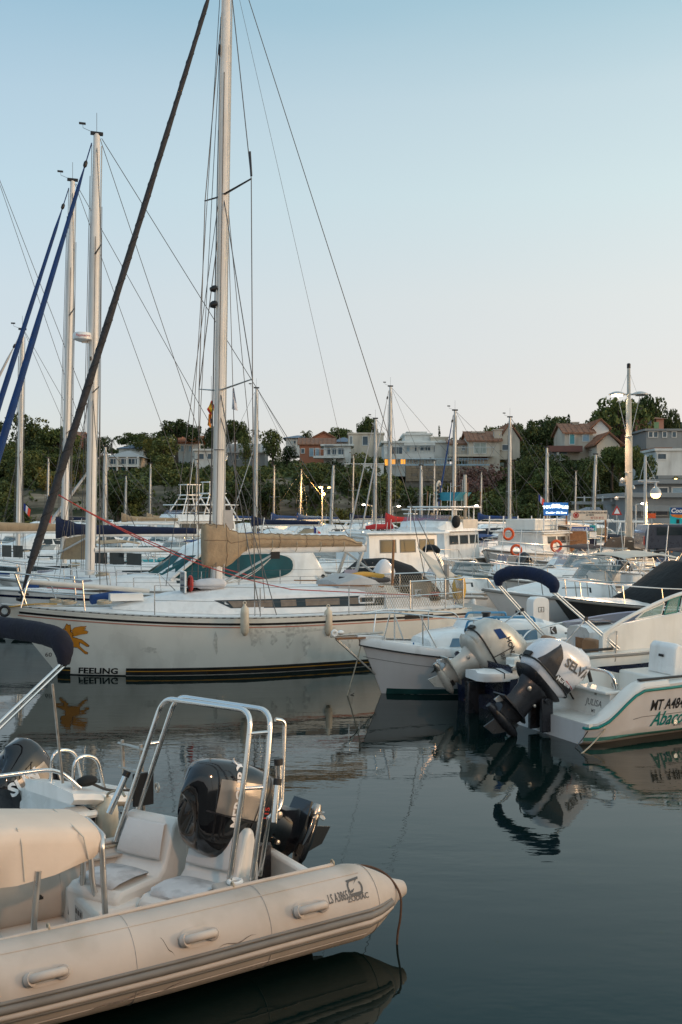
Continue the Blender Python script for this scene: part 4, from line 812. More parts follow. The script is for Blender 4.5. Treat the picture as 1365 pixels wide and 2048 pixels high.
# pushpit with its netting, sign and engine bracket
pts=[(1.5,1.22,1.72),(.55,1.16,1.74),(.05,1.0,1.76),(.02,.45,1.76)]
for sg in (1,-1):
    ya.p(M().tube(fil([(x,sg*y,z) for x,y,z in pts],.15),.016,8),'pushpit_rail',STEEL); ya.p(M().tube(fil([(x,sg*y,z-.30) for x,y,z in pts],.15),.012,8),'pushpit_rail',STEEL)
    for x,y in ((1.48,1.22),(.62,1.17),(.10,1.02),(.03,.46)): ya.p(M().tube([(x,sg*y,1.10),(x,sg*y,1.75)],.015,8),'pushpit_post',STEEL)
    net=M(); 
    for x0,y0,x1,y1,n_ in ((1.45,1.22,.62,1.17,14),(.6,1.17,.1,1.02,9),(.08,1.0,.03,.46,9),(2.6,1.42,1.5,1.24,18)):
        for i in range(n_+5):
            for s_ in (1,-1):
                u0=(i-5 if s_>0 else i)/n_; u1=u0+s_*5/n_; t0=0;t1=1
                if u0<0: t0=-u0/(u1-u0); 
                if u1>1: t1=(1-u0)/(u1-u0)
                if u0>1: t0=(1-u0)/(u1-u0)
                if u1<0: t1=-u0/(u1-u0)
                if t1<=t0: continue
                A=[V((x0+(x1-x0)*(u0+(u1-u0)*t),sg*(y0+(y1-y0)*(u0+(u1-u0)*t)),1.18+.52*t)) for t in (t0,t1)]; net.tube(A,.004,3,caps=(0,0))
    o=ya.p(net,'safety_netting',ROPE,None,0); o['kind']='stuff'
ya.p(M().tube([(.95,-.9,1.2),(.9,-.9,2.55)],.03,10),'wooden_pole',WOOD)
ya.p(M().box(.35,.9,-.02,.0,1.24,1.66,Matrix.Rotation(R(8),3,'Z')),'perforated_panel',mat('panel_tan',(.34,.28,.22),.7,var=.3,scale=90))
ya.p(M().box(.02,.05,.52,.92,1.50,1.68),'name_board',GEL,bev=.006); ya.p(flat(txt2d('CORAIL',.085,.01),(.017,.72,1.56),(0,-1,0),(0,0,1)),'lettering',GRYL,None,0)
ya.p(M().box(.10,.16,.2,.36,1.15,2.02),'outboard_bracket',PLANKM,bev=.01)
ya.p(M().loft([[V((.55,-.35,2.42)),V((.1,-.6,1.9)),V((-.25,.2,1.72)),V((.45,.5,1.75))],[V((.57,-.33,2.40)),V((.12,-.58,1.88)),V((-.23,.22,1.70)),V((.47,.52,1.73))]]),'canvas_dodger',CREAMC,None,0)
ya.p(M().box(1.75,2.05,-1.15,-1.11,1.42,1.86),'lilac_board',mat('board_lilac',(.42,.36,.42),.7,var=.08))
for k in range(3): ya.p(M().torus((.42+.02*k,.62+.03*k,1.17+.022*k),(.05*k,.04,1),.17-.012*k,.016,20,6),'rope_coil',ROPEK)
ya.p(M().tube(spl([(2.7,.2,1.75),(2.2,.5,1.72),(1.6,.3,1.7),(1.4,-.3,1.68)],5),.05,8),'rolled_canvas',GREYC); ya.p(M().tube(spl([(2.4,-.2,1.74),(1.9,-.4,1.80),(1.3,-.6,1.72)],5),.055,8),'rolled_ochre_line',mat('rope_ochre',(.50,.30,.07)))
hb_=Fr('horseshoe_buoy','yellow horseshoe buoy hung on the stern rail of the off white yacht','life ring',*ya.w((-.12,.42,1.22)))
hb_.o.rotation_euler=(0,0,R(60)); hb_.p(M().tube([(math.cos(a)*.19,0,.25+math.sin(a)*.24) for a in [R(-55+290*i/16) for i in range(17)]],.085,12,.75),'buoy_foam',YELB,sm=60); hb_.p(M().box(-.02,.02,-.072,-.068,.42,.56),'buoy_strap',BLK)
fender(490,1240,19.35,.085,.62,'long cream fender hanging amidships on the off white yacht')
fender(657,1243,20.2,.085,.58,'long cream fender below the small framed port of the off white yacht')
def flag(px,py,Y,pts,bands,label,name='flag',hal=True):
    c=at(px,py,Y); f=Fr(name,label,'flag',*c,0,'flags on the yacht rigging')
    for ma,x0,x1 in bands:
        vs,fs=patch((x0,0),(x1,0),(x1,1),(x0,1),4,6); q=[]
        for u,v in vs:
            a=V(pts[0]).lerp(V(pts[1]),u); b=V(pts[3]).lerp(V(pts[2]),u); p=a.lerp(b,v); p.y+=.03*math.sin(u*7+v*5); q.append(p)
        f.p(M().add(q,fs),'flag_panel',ma,sm=60)
    return f
YLF=mat('flag_yellow',(.78,.46,.03),.8,var=.1); RDF=mat('flag_red',(.66,.06,.03),.8,var=.1); WHF=mat('flag_white',(.62,.62,.66),.8,var=.05)
fl_=flag(422,830,21.3,[(0,0,-.02),(.10,0,.15),(.02,0,.32),(-.08,0,.12)],[(RDF,0,.25),(YLF,.25,.75),(RDF,.75,1)],'red and yellow courtesy flag flying on the halyard, upper of the pair')
fl2=flag(420,850,21.3,[(-.05,0,.0),(.02,0,-.06),(.05,0,.22),(-.02,0,.24)],[(YLF,0,.14),(RDF,.14,.28),(YLF,.28,.42),(RDF,.42,.58),(YLF,.58,.72),(RDF,.72,.86),(YLF,.86,1)],'striped red and yellow flag flying just below the courtesy flag')
fl3=flag(466,822,20.3,[(-.02,0,.04),(.10,0,0),(.03,0,.46),(-.0,0,.48)],[(WHF,0,1)],'limp white burgee beside the cream mast')
c1=at(423,752,21.3); c2=at(426,1150,21.3); h1_=P(M().tube([c1,c2],.004,5),'flag_halyard',WIRE,None,0); tag(h1_,'thin halyard carrying the red and yellow flags','halyard')
c1=at(466,765,20.3); c2=at(480,1170,20.3); h1_=P(M().tube([c1,c2],.004,5),'flag_halyard',WIRE,None,0); tag(h1_,'thin halyard carrying the white burgee','halyard')
# ================================================================ small white cabin boat with blue handrails
pb=Fr('cabin_boat','small white cabin boat with blue handrails, its bow pointing at the yacht','motorboat',4.93,19.45,0,203)
pm_,psh=hull(5.0,1.95,1.0,.72,.70,tw=.82,rake=.42,flare=.14,full=.45,p=2.3); pbv=bvh(pm_); ph=pb.p(pm_,'hull',HULLP)
pb.p(deck(psh,.05,.01),'deck',GEL)
for sg in (1,-1):
    pb.p(band(pbv,.0,4.52,-.05,.10,sg,40),'boot_stripe',DGRN,ph,0)
    pb.p(M().tube([V((p.x,sg*(p.y+.006),p.z-.13)) for p in psh],.014,6),'rub_rail',RUB,ph); pb.p(band(pbv,.1,4.9,lambda x:cut(psh,x).z-.33,lambda x:cut(psh,x).z-.322,sg,40),'hull_line',GRYL,ph,0)
    pb.p(M().loft([[V((p.x,sg*(p.y+d),p.z+h)) for d,h in ((.012,-.12),(.022,-.03),(.0,.02),(-.09,.025))] for p in psh],(0,0),False),'bulwark',GEL,None,60)
pb.p(M().loft([[V((x,y,z)) for y,z in ((-w_,zb),(-w_,zt),(w_,zt),(w_,zb))] for x,w_,zb,zt in ((4.6,.22,.93,1.03),(4.98,.07,.97,1.05),(5.06,.06,.98,1.05))]),'bow_block',GEL,None,30,bev=.01)
pb.p(M().tube([(4.55,0,1.07),(5.55,0,1.05)],.02,8),'bowsprit',STEELR); pb.p(M().loft([[V((x,y,z)) for y,z in ((-w_,.99),(-w_,1.02),(w_,1.02),(w_,.99))] for x,w_ in ((4.7,.11),(5.45,.05))]),'bowsprit_plank',WOOD,None,30)
pb.p(M().torus((5.48,0,1.10),(0,1,0),.045,.025,12,6).ball((5.36,0,1.11),.05,8,(1.3,1,.8)),'anchor_roller',GEL)
cab=sup([(1.5,.66,.60,.70,1.16,.05),(2.1,.68,.60,.70,1.22,.06),(2.75,.66,.58,.70,1.20,.06),(2.86,.62,.55,.72,1.06,.05),(3.5,.52,.45,.76,1.02,.05),(3.8,.40,.33,.82,.94,.03)]); cbv=bvh(cab); co=pb.p(cab,'cabin',GEL,None,45)
for sg in (1,-1):
    rectwin(pb,cbv,co,1.75,2.60,.84,1.07,sg,BLUEG,.0,'window',None,-.06); rectwin(pb,cbv,co,2.98,3.50,.82,.965,sg,BLUEG,.0,'window',None,-.08)
    pb.p(M().tube(fil([(1.7,sg*.48,1.18),(1.72,sg*.48,1.27),(2.55,sg*.48,1.30),(2.6,sg*.48,1.20)],.05),.022,8),'handrail',BLUEP,co)
    p1,p2,p3,p4=[cut(psh,x) for x in (4.75,4.2,3.4,2.6)]
    tp=[V((4.95,0,1.42)),V((4.5,sg*.22,1.44)),V((p2.x,sg*(p2.y-.05),1.42)),V((p3.x,sg*(p3.y-.05),1.34)),V((p4.x,sg*(p4.y-.07),1.26)),V((2.2,sg*(p4.y-.03),.80))]
    pb.p(M().tube(fil(tp,.10),.014,8),'bow_rail',STEEL)
    for x,dx in ((4.55,.1),(4.05,.0),(4.1,-.28),(3.2,0)): q=cut(psh,x+dx); t=cut(psh,x); pb.p(M().tube([(x,sg*(t.y-.05),1.42-.1*max(0,4.2-x)),(x+dx,sg*(q.y-.05),q.z)],.013,6),'rail_post',STEEL)
pb.p(M().tube(fil([(2.4,.38,1.22),(2.42,.38,1.30),(3.0,.30,1.24),(3.05,.28,1.04)],.06),.022,8),'handrail',BLUEP,co); pb.p(M().lathe((2.5,.1,1.22),(0,0,1),[(.07,0),(.07,.10),(.09,.12),(.09,.14)],12),'vent',BLK,co)
dz=sup([(.1,.60,.52,.72,.86,.05),(.7,.62,.52,.72,.90,.06),(1.1,.62,.54,.72,1.10,.07),(1.52,.62,.54,.72,1.22,.07)]); pb.p(dz,'aft_shelter',GEL,None,45)
pb.p(proj(bvh(dz),patch((1.28,.96),(1.42,.96),(1.42,1.09),(1.28,1.09),3,3),(0,3,0),(1,0,0),(0,0,1),(0,-1,0),.006),'placard',BLK,None,0)
for (p_,q_) in (((1.33,.97),(1.40,1.03)),((1.34,1.08),(1.41,1.04))): pb.p(proj(bvh(dz),patch((p_[0],p_[1]),(p_[0]+.03,p_[1]),(q_[0]+.01,q_[1]),(q_[0]-.02,q_[1]),1,1),(0,3,0),(1,0,0),(0,0,1),(0,-1,0),.010),'placard_mark',WHL,None,0)
pb.p(M().tube([(.3,.7,.95),(1.2,.72,.98)],.02,6),'aft_handrail',PLANKM)
def line(a,b,d,r,ma,label,n=12): o=P(M().tube(sag(a,b,d,n),r,6),'mooring_line',ma,None,60); tag(o,label,'rope','mooring lines'); return o
b_=pb.w((4.15,.40,.92)); line(b_,at(832,1386,6400/362),.04,.013,ROPEB,'blue mooring line from the small cabin boat down into the water')
b_=pb.w((4.95,.02,1.0)); line(b_,at(695,1391,6400/367),.03,.011,ROPE,'pale mooring line from the small cabin boat bow to the water'); line(at(695,1391,6400/367)-V((0,0,.02)),pb.w((4.9,.02,.4))-V((.2,0,.38)),0,.008,ROPEK,'dark chain slack under the small cabin boat bow')
line(pb.w((5.45,0,1.0)),pb.w((4.72,.02,.35)),0,.02,STEELR,'rusty bobstay chain under the short bowsprit')

# ================================================================ navy and white boat with the silver motor, brown seats and folded canopy
cp=Fr('motorboat','navy hulled open boat with brown seats, silver outboard and folded navy canopy','motorboat',2.30,16.33,0,22)
cm_,csh=hull(4.9,1.95,1.05,.92,.80,tw=.93,rake=.7,flare=.13); chb=bvh(cm_); chl=cp.p(cm_,'hull',NAVYP)
g,l,f=cockpit(csh,.0,3.3,.20,.36); cp.p(g,'gunwale',GEL2); cp.p(l,'cockpit_liner',GEL2); cp.p(f,'cockpit_floor',DECK); cp.p(deck(csh,.08,0,3.25),'foredeck',GEL)
for sg in (1,-1):
    cp.p(band(chb,.02,4.6,lambda x:cut(csh,x).z-.20,lambda x:cut(csh,x).z-.0,sg,40,.008),'sheer_strake',GEL2,chl,60); cp.p(M().tube([V((p.x,sg*(p.y+.004),p.z-.04)) for p in csh],.024,8),'rub_rail',RUBG,chl)
def cps(x,sg,ins): return [V((x,sg*.30,.58)),V((x,sg*.30,.70)),V((x,sg*.62,.735)),V((x,sg*(.90-ins),.70)),V((x,sg*(.91-ins),.65)),V((x,sg*(.87-ins),.57))]
for sg in (1,-1):
    pf=cp.p(M().loft([cps(.10,sg,0),cps(-.10,sg,.0),cps(-.28,sg,.03),cps(-.42,sg,.10),cps(-.47,sg,.22)]),'swim_platform',GEL,None,50); 
    q=[V((-.12,sg*y,z+.006)) for y,z in ((.30,.70),(.62,.735),(.90,.70),(.905,.62))]; cp.p(M().tube(q,.009,6),'platform_seam',RUB,pf)
# transom well wall with the name on its after face
tw=cp.p(M().box(.42,.50,-.76,.76,.36,.90),'engine_well_wall',GEL2,None,bev=.02); cp.p(flat(txt2d('CARPE DIEM',.085,.012,0,.9),(.417,-.34,.72),(0,-1,0),(0,0,1)),'lettering',BLK,tw,0); cp.p(M().box(.36,.42,-.04,.04,.40,.86),'well_rib',GEL2,tw,bev=.015)
cp.p(M().box(.06,.42,-.86,-.62,.40,.915),'quarter_locker',GEL2,None,bev=.03)
cp.p(M().tube([(.55,-.86,.97),(1.9,-.90,.985)],.022,8),'black_side_rail',RUB); cp.p(M().tube([(.55,-.80,.92),(1.5,-.84,.93)],.02,8),'boat_hook',RUB)
# tan seats
def tanseat(x,y,z,face=1):
    s=cp.p(M().loft([[V((x+a,y+b*w_,zz)) for a,b in ((-.05,-1),(.05,-1),(.05,1),(-.05,1))] for w_,zz in ((.20,z),(.23,z+.16),(.22,z+.36),(.15,z+.44))]),'seat_back',BRTAN,None,60,bev=.03); cp.p(M().box(x,x+.44,y-.22,y+.22,z-.14,z-.02),'seat_cushion',BRTAN,s,bev=.03); cp.p(M().lathe((x+.2,y,.36),(0,0,1),[(.14,0),(.05,.03),(.05,.3),(.12,.34)],12),'seat_pedestal',GEL,s)
tanseat(1.55,.40,.62); tanseat(2.02,-.18,.62)
cons=sup([(2.2,.30,.28,.36,1.05,.05),(2.1,.36,.32,.36,1.20,.07),(2.7,.36,.32,.36,1.24,.08),(3.2,.33,.28,.5,1.10,.08)]); cp.p(cons.xf(Matrix.Translation((0,.32,0))),'console',GEL,None,45)
cp.p(M().box(2.185,2.20,.12,.52,.82,1.0),'console_panel',WOOD); cp.p(M().box(2.3,2.75,.1,.5,1.275,1.29),'console_hatch',GLASS,None,bev=.008)
cpl=sup([(3.15,.62,.56,.9,1.16,.06),(3.8,.56,.46,.96,1.20,.08),(4.4,.30,.2,1.0,1.08,.05)]); cp.p(cpl,'cuddy',GEL,None,45)
ws=M(); ws.loft([[V((2.35+1.35*math.sin(a)**.8*1.0-.28*h,.82*math.cos(a)*(1-.10*h),1.0+.44*h*(.55+.45*math.sin(a)))) for a in (PI*j/20 for j in range(21))] for h in (0,.35,.7,1)],(0,0),False)
wso=cp.p(ws,'wrap_windscreen',mat('clear_perspex_lilac',(.62,.62,.72),.06,var=.06,scale=3,alpha=.42),None,179)
cp.p(M().tube([V((2.35+1.35*math.sin(a)**.8-.28,.82*math.cos(a)*.9,1.0+.44*(.55+.45*math.sin(a)))) for a in (PI*j/20 for j in range(21))],.012,6),'windscreen_rim',mat('rim_lilac',(.45,.45,.55),.4),wso)
cp.p(M().tube(fil([(1.3,.86,.95),(1.45,.88,1.10),(2.2,.90,1.22),(3.0,.84,1.24)],.12),.014,8),'grab_rail',STEEL); cp.p(M().tube(fil([(3.2,-.70,1.05),(3.6,-.62,1.40),(4.6,-.14,1.44),(4.8,0,1.44),(4.6,.14,1.44),(3.6,.62,1.40),(3.2,.70,1.05)],.15),.014,8),'bow_rail',STEEL)
bimini_roll(cp,.82,.84,2.12,((1.78,.80,.98),(2.04,-.90,.98)),NAVY,.098,.20,STEEL,((.42,.86,.95),(.85,-.88,.98)),arch=.07)
outboard(cp,-.04,.05,.64,57,SILV,SILV,.95,panel=None,text=[('HONDA',.125,-.02,.56,-16,.03,BLK),('BF',.11,-.02,.36,-16,.02,GRYL)],yaw=0,shape=1,ck=1.14,extra=[(BLUEC,((-.50,.50),(-.30,.50),(-.24,.64),(-.44,.62))),(BLK,((-.115,.22),(-.10,.22),(-.02,.68),(-.035,.68)))])
cp.p(M().box(-.42,-.22,-.30,-.18,-.15,.50),'trim_bracket',DARKP,None,bev=.02)

# ================================================================ white and green striped boat with the white and grey motor
ab=Fr('motorboat','white motorboat with green stripe, blue green script and white grey outboard','motorboat',2.935,14.50,0,25)
am=M(); n=40; LA=5.9; rows=[]; ash=[]
def agz(x): return .30+.48*sst(.05,.95,x)+.05*sst(.9,2.5,x)+.25*sst(3.0,5.8,x)
for i in range(n+1):
    s=i/n; x0=LA*s; wd=(1.06+.10*math.sin(PI/2*min(1,s/.4)))*(1 if s<.45 else max(.012,1-((s-.45)/.55)**2.2)); cx=.10*(1-min(1,s/.06))**2
    wd-=cx; z=agz(x0); row=[]
    for q,fl_ in ((1,0),(.9,-.004),(.72,-.02),(.5,-.045),(.28,-.07),(.14,-.085),(.10,-.11),(-.2,-.30),(-.9,-.75)):
        row.append(V((x0-.9*(1-q)*s**5*.6,max(.01,wd+fl_*(1+2*s)*wd),z*q if q>0 else q*.4)))
    ash.append(row[0]); rows.append(row+[V((p.x,-p.y,p.z)) for p in reversed(row)])
am.loft(rows,(1,0),False); abv=bvh(am); ah=ab.p(am,'hull',HULLP,None,45)
g,l,f=cockpit(ash,.55,4.0,.24,.30); ab.p(g,'gunwale',GEL2,None,60); ab.p(l,'cockpit_liner',GEL2); ab.p(f,'cockpit_floor',DECK); ab.p(deck(ash,.10,0,3.95),'foredeck',GEL2)
ab.p(M().loft([[V((x,y,z)) for y,z in ((-1.0,.26),(-1.0,.305),(1.0,.305),(1.0,.26))] for x in (.02,.60)]),'swim_step',GEL2)
tr=ab.p(M().loft([[V((.50,-.86,.26)),V((.50,-.86,.66)),V((.50,.86,.66)),V((.50,.86,.26))],[V((.60,-.86,.26)),V((.64,-.86,.66)),V((.64,.86,.66)),V((.60,.86,.26))]]),'transom',GEL2,None,30,bev=.012)
ab.p(flat(txt2d('JULISA',.135,.0,.35,.9),(.497,-.50,.44),(0,-1,0),(0,0,1)),'lettering',GRYL,tr,0); ab.p(flat(txt2d('MT',.07,.004),(.497,-.50,.34),(0,-1,0),(0,0,1)),'lettering',GRYL,tr,0)
ab.p(M().box(.40,.68,-.88,-.18,.655,.70),'transom_lid',GEL2,tr,bev=.015); ab.p(M().box(.494,.50,-.57,-.53,.60,.66),'lid_hasp',STEELR,tr)
ab.p(M().tube(fil([(.62,.5,.92),(.60,-.66,.94),(.60,-.80,.90),(.64,-.82,.68)],.10),.024,10),'stern_rail',STEEL)
for sg in (1,-1):
    # moulded quarter that sweeps from the swim step up to the gunwale
    ab.p(M().loft([[V((x,sg*(cut(ash,x).y+.006),agz(x)-.02)),V((x,sg*(cut(ash,x).y-.03),agz(x)+.05*sst(.0,.3,x))),V((x,sg*(cut(ash,x).y-.20),agz(x)+.05*sst(.0,.3,x))),V((x,sg*(cut(ash,x).y-.25),min(.30,agz(x))))] for x in [.02+.1*k for k in range(14)]],(0,0),False),'stern_quarter',GEL2,None,60)
    gp=[V((p.x,sg*(p.y+.004),agz(p.x)-.055)) for p in ash]; ab.p(M().tube([V((.0,sg*.9,.245))]+gp,.02,8),'green_rub_stripe',GRNS,ah,60)
    ab.p(band(abv,.0,5.2,.06,.115,sg,40,.006),'green_waterline',mat('faded_green',(.07,.24,.21),.5,var=.25,scale=7),ah,0); ab.p(band(abv,.75,5.2,lambda x:agz(x)*.44,lambda x:agz(x)*.44+.008,sg,30),'hull_line',GRYL,ah,0)
    for k in range(5):
        a_=1.35+k*.42+rng.uniform(0,.2); ab.p(band(abv,a_,a_+rng.uniform(.3,.6),.150+rng.uniform(0,.02),.185+rng.uniform(0,.02),sg,6,.004),'scuff_marks',mat('scuffed_grey',(.30,.28,.27),.8,var=.4,scale=30),ah,0)
    for (body,size,px_,py_,bo,shr,sx_,m_) in (('MT A484',.215,1300,1421,.02,.12,.72,BLK),('Abaco',.29,1300,1452,.014,.42,.78,GRNS)):
        q_=hit(ab,abv,px_,py_); sh_=txt2d(body,size,bo,shr,sx_,'LEFT'); w_=max(p[0] for p in sh_[0])
        ab.p(proj(abv,sh_,(q_.x if sg<0 else q_.x+w_,sg*3,q_.z),(1 if sg<0 else -1,0,0),(0,0,1),(0,-sg,0),.006),'lettering',m_,ah,0)
    ab.p(M().lathe((1.45,sg*cut(ash,1.45).y*.955,.24),(0,sg,0),[(.03,0),(.035,.025),(.02,.025)],12),'drain_fitting',STEEL,ah)
ab.p(M().box(.9,4.0,-1.02,-.94,.835,.86),'black_side_rail',RUB,None,bev=.008); ab.p(M().box(.9,4.0,.94,1.02,.835,.86),'black_side_rail',RUB,None,bev=.008)
# tall port side, windscreen and its opening pane
wall=M(); WX=.75
for x,z in ((1.10,1.22),(1.22,1.30),(1.45,1.36),(2.1,1.44),(2.9,1.52),(3.6,1.56),(4.3,1.25)): x+=WX; wall.v+=[(x,.96,.40),(x,.93,z),(x,1.03,z),(x,1.05,.40)]
for i in range(6):
    for j in range(4): k=(j+1)%4; wall.f.append((i*4+j,i*4+k,i*4+4+k,i*4+4+j))
wall.f+= [(3,2,1,0),(24,25,26,27)]
wo=ab.p(wall,'cockpit_side',GEL2,None,30,bev=.015)
def ag(a,b): return V((a,.98-.0*b,b))
for nm,pts in (('side_window',((1.80,1.43),(2.35,1.49),(2.42,1.68),(1.98,1.55))),('quarter_window',((2.42,1.49),(2.70,1.52),(2.76,1.78),(2.52,1.72))),('side_window',((2.76,1.52),(4.0,1.58),(4.0,1.94),(2.84,1.81)))):
    ab.p(M().prism([V((x+WX,.955,z)) for x,z in pts],(0,.012,0)),nm,mat('greenish_glass',(.28,.42,.38),.04,var=.1,alpha=.5),wo,0)
    e=M(); 
    for a_,b_ in zip(pts,pts[1:]+pts[:1]): e.tube([(a_[0]+WX,.96,a_[1]),(b_[0]+WX,.96,b_[1])],.014,6)
    ab.p(e,'window_frame',GRNS if nm=='quarter_window' else GEL2,wo)
ab.p(M().tube(spl([(1.12+WX,.96,1.22),(1.55+WX,.95,1.44),(2.4+WX,.95,1.73),(3.0+WX,.95,1.86),(4.0+WX,.95,1.98)],4),.032,8),'windscreen_pillar',GEL2,wo); ab.p(M().tube(fil([(1.28+WX,.90,.75),(1.30+WX,.86,.80),(1.33+WX,.86,1.22),(1.38+WX,.92,1.26)],.03),.012,6),'grab_rail',STEELR,wo)
# inner shelf, rod holders, helm seat
ab.p(M().box(.70,1.22,.52,.94,.30,.70),'side_locker',GEL2,None,bev=.03); ab.p(M().box(1.85,2.9,-.35,.55,.30,.72),'seat_box',GEL2,None,bev=.03)
hs=M()
prof=[(2.16,.72),(2.20,1.14),(2.26,1.20),(2.34,1.18),(2.56,.92),(2.90,.86),(2.93,.72)]
for y,ins in ((-.30,.04),(-.24,0),(.20,0),(.26,.04)): hs.v+=[(x+ins*(.5 if x<2.4 else -.5),y,z-ins*.6) for x,z in prof]
for r_ in range(3):
    for j in range(7): a_=r_*7+j; b_=r_*7+(j+1)%7; hs.f.append((a_,b_,b_+7,a_+7))
hs.f+=[tuple(reversed(range(7))),tuple(21+j for j in range(7))]
so_=ab.p(hs,'helm_seat',GEL,None,30,bev=.02); ab.p(M().box(2.155,2.175,-.10,0,.98,1.02),'seat_grip',BLK,so_,bev=.006)
for p_,q_ in (((.98,.80,.72),(.86,.80,.98)),((.78,-.10,.70),(.70,-.10,.96))): ab.p(M().tube([p_,q_],.028,10),'rod_holder',RUB)
ab.p(M().box(1.20,1.24,.50,.60,.74,.78),'deck_light',BLK,None,bev=.01); ab.p(M().ball((.70,-.72,.76),.05,10),'brass_cap',BRONZE)
outboard(ab,-.02,.0,.50,47,WHP,DARKP,1.08,panel=(DARKP,((-.56,.24),(-.20,.19),(-.30,.50),(-.44,.62))),text=[('SELVA',.17,-.0,.50,14,.03,GRYL),('Murena',.085,-.06,.26,14,.02,WHL)],yaw=0,shape=1,extra=[(BLK,((-.24,.20),(.14,.235),(.14,.31),(-.20,.30))),(RED,((-.05,.318),(.14,.322),(.14,.332),(-.05,.328)))])
line(ab.w((.35,-1.0,.28)),ab.w((-.5,-1.3,-.05)),.05,.010,ROPE,'beige stern line looping from the green striped boat into the water'); line(ab.w((.05,-.95,.22)),ab.w((-.25,-.95,-.05)),.02,.007,ROPEK,'thin dark line beside the green striped boat transom')
# charging pedestal on the pontoon
c=at(1076,1256,21.6); pe=Fr('charging_pedestal','white power pedestal with slotted cover standing on the grey pontoon','pedestal',c.x,c.y,.53,20)
pe.p(M().loft([[V((x,y,z)) for x,z in ((-.20,0),(-.20,.72),(-.17,.80),(-.10,.835),(.10,.835),(.17,.80),(.20,.72),(.20,0))] for y in (-.14,.14)]),'pedestal_body',GEL,None,30,bev=.012)
pe.p(M().box(-.10,.08,-.148,-.143,.20,.225),'vent_slot',BLK); 
em_=M()
for x0,x1,z0,z1 in ((-.07,.07,.62,.63),(-.07,.07,.52,.53),(-.07,-.06,.52,.63),(.06,.07,.52,.63),(-.03,.03,.56,.57),(-.005,.005,.53,.62)): em_.box(x0,x1,-.146,-.141,z0,z1)
pe.p(em_,'emblem',GRYL); pe.p(M().box(.205,.235,-.05,.05,.42,.50),'socket_cover',ALU,None,bev=.01); pe.p(M().torus((.22,0,.36),(1,0,0),.05,.02,12,6),'water_tap',BLUEP)
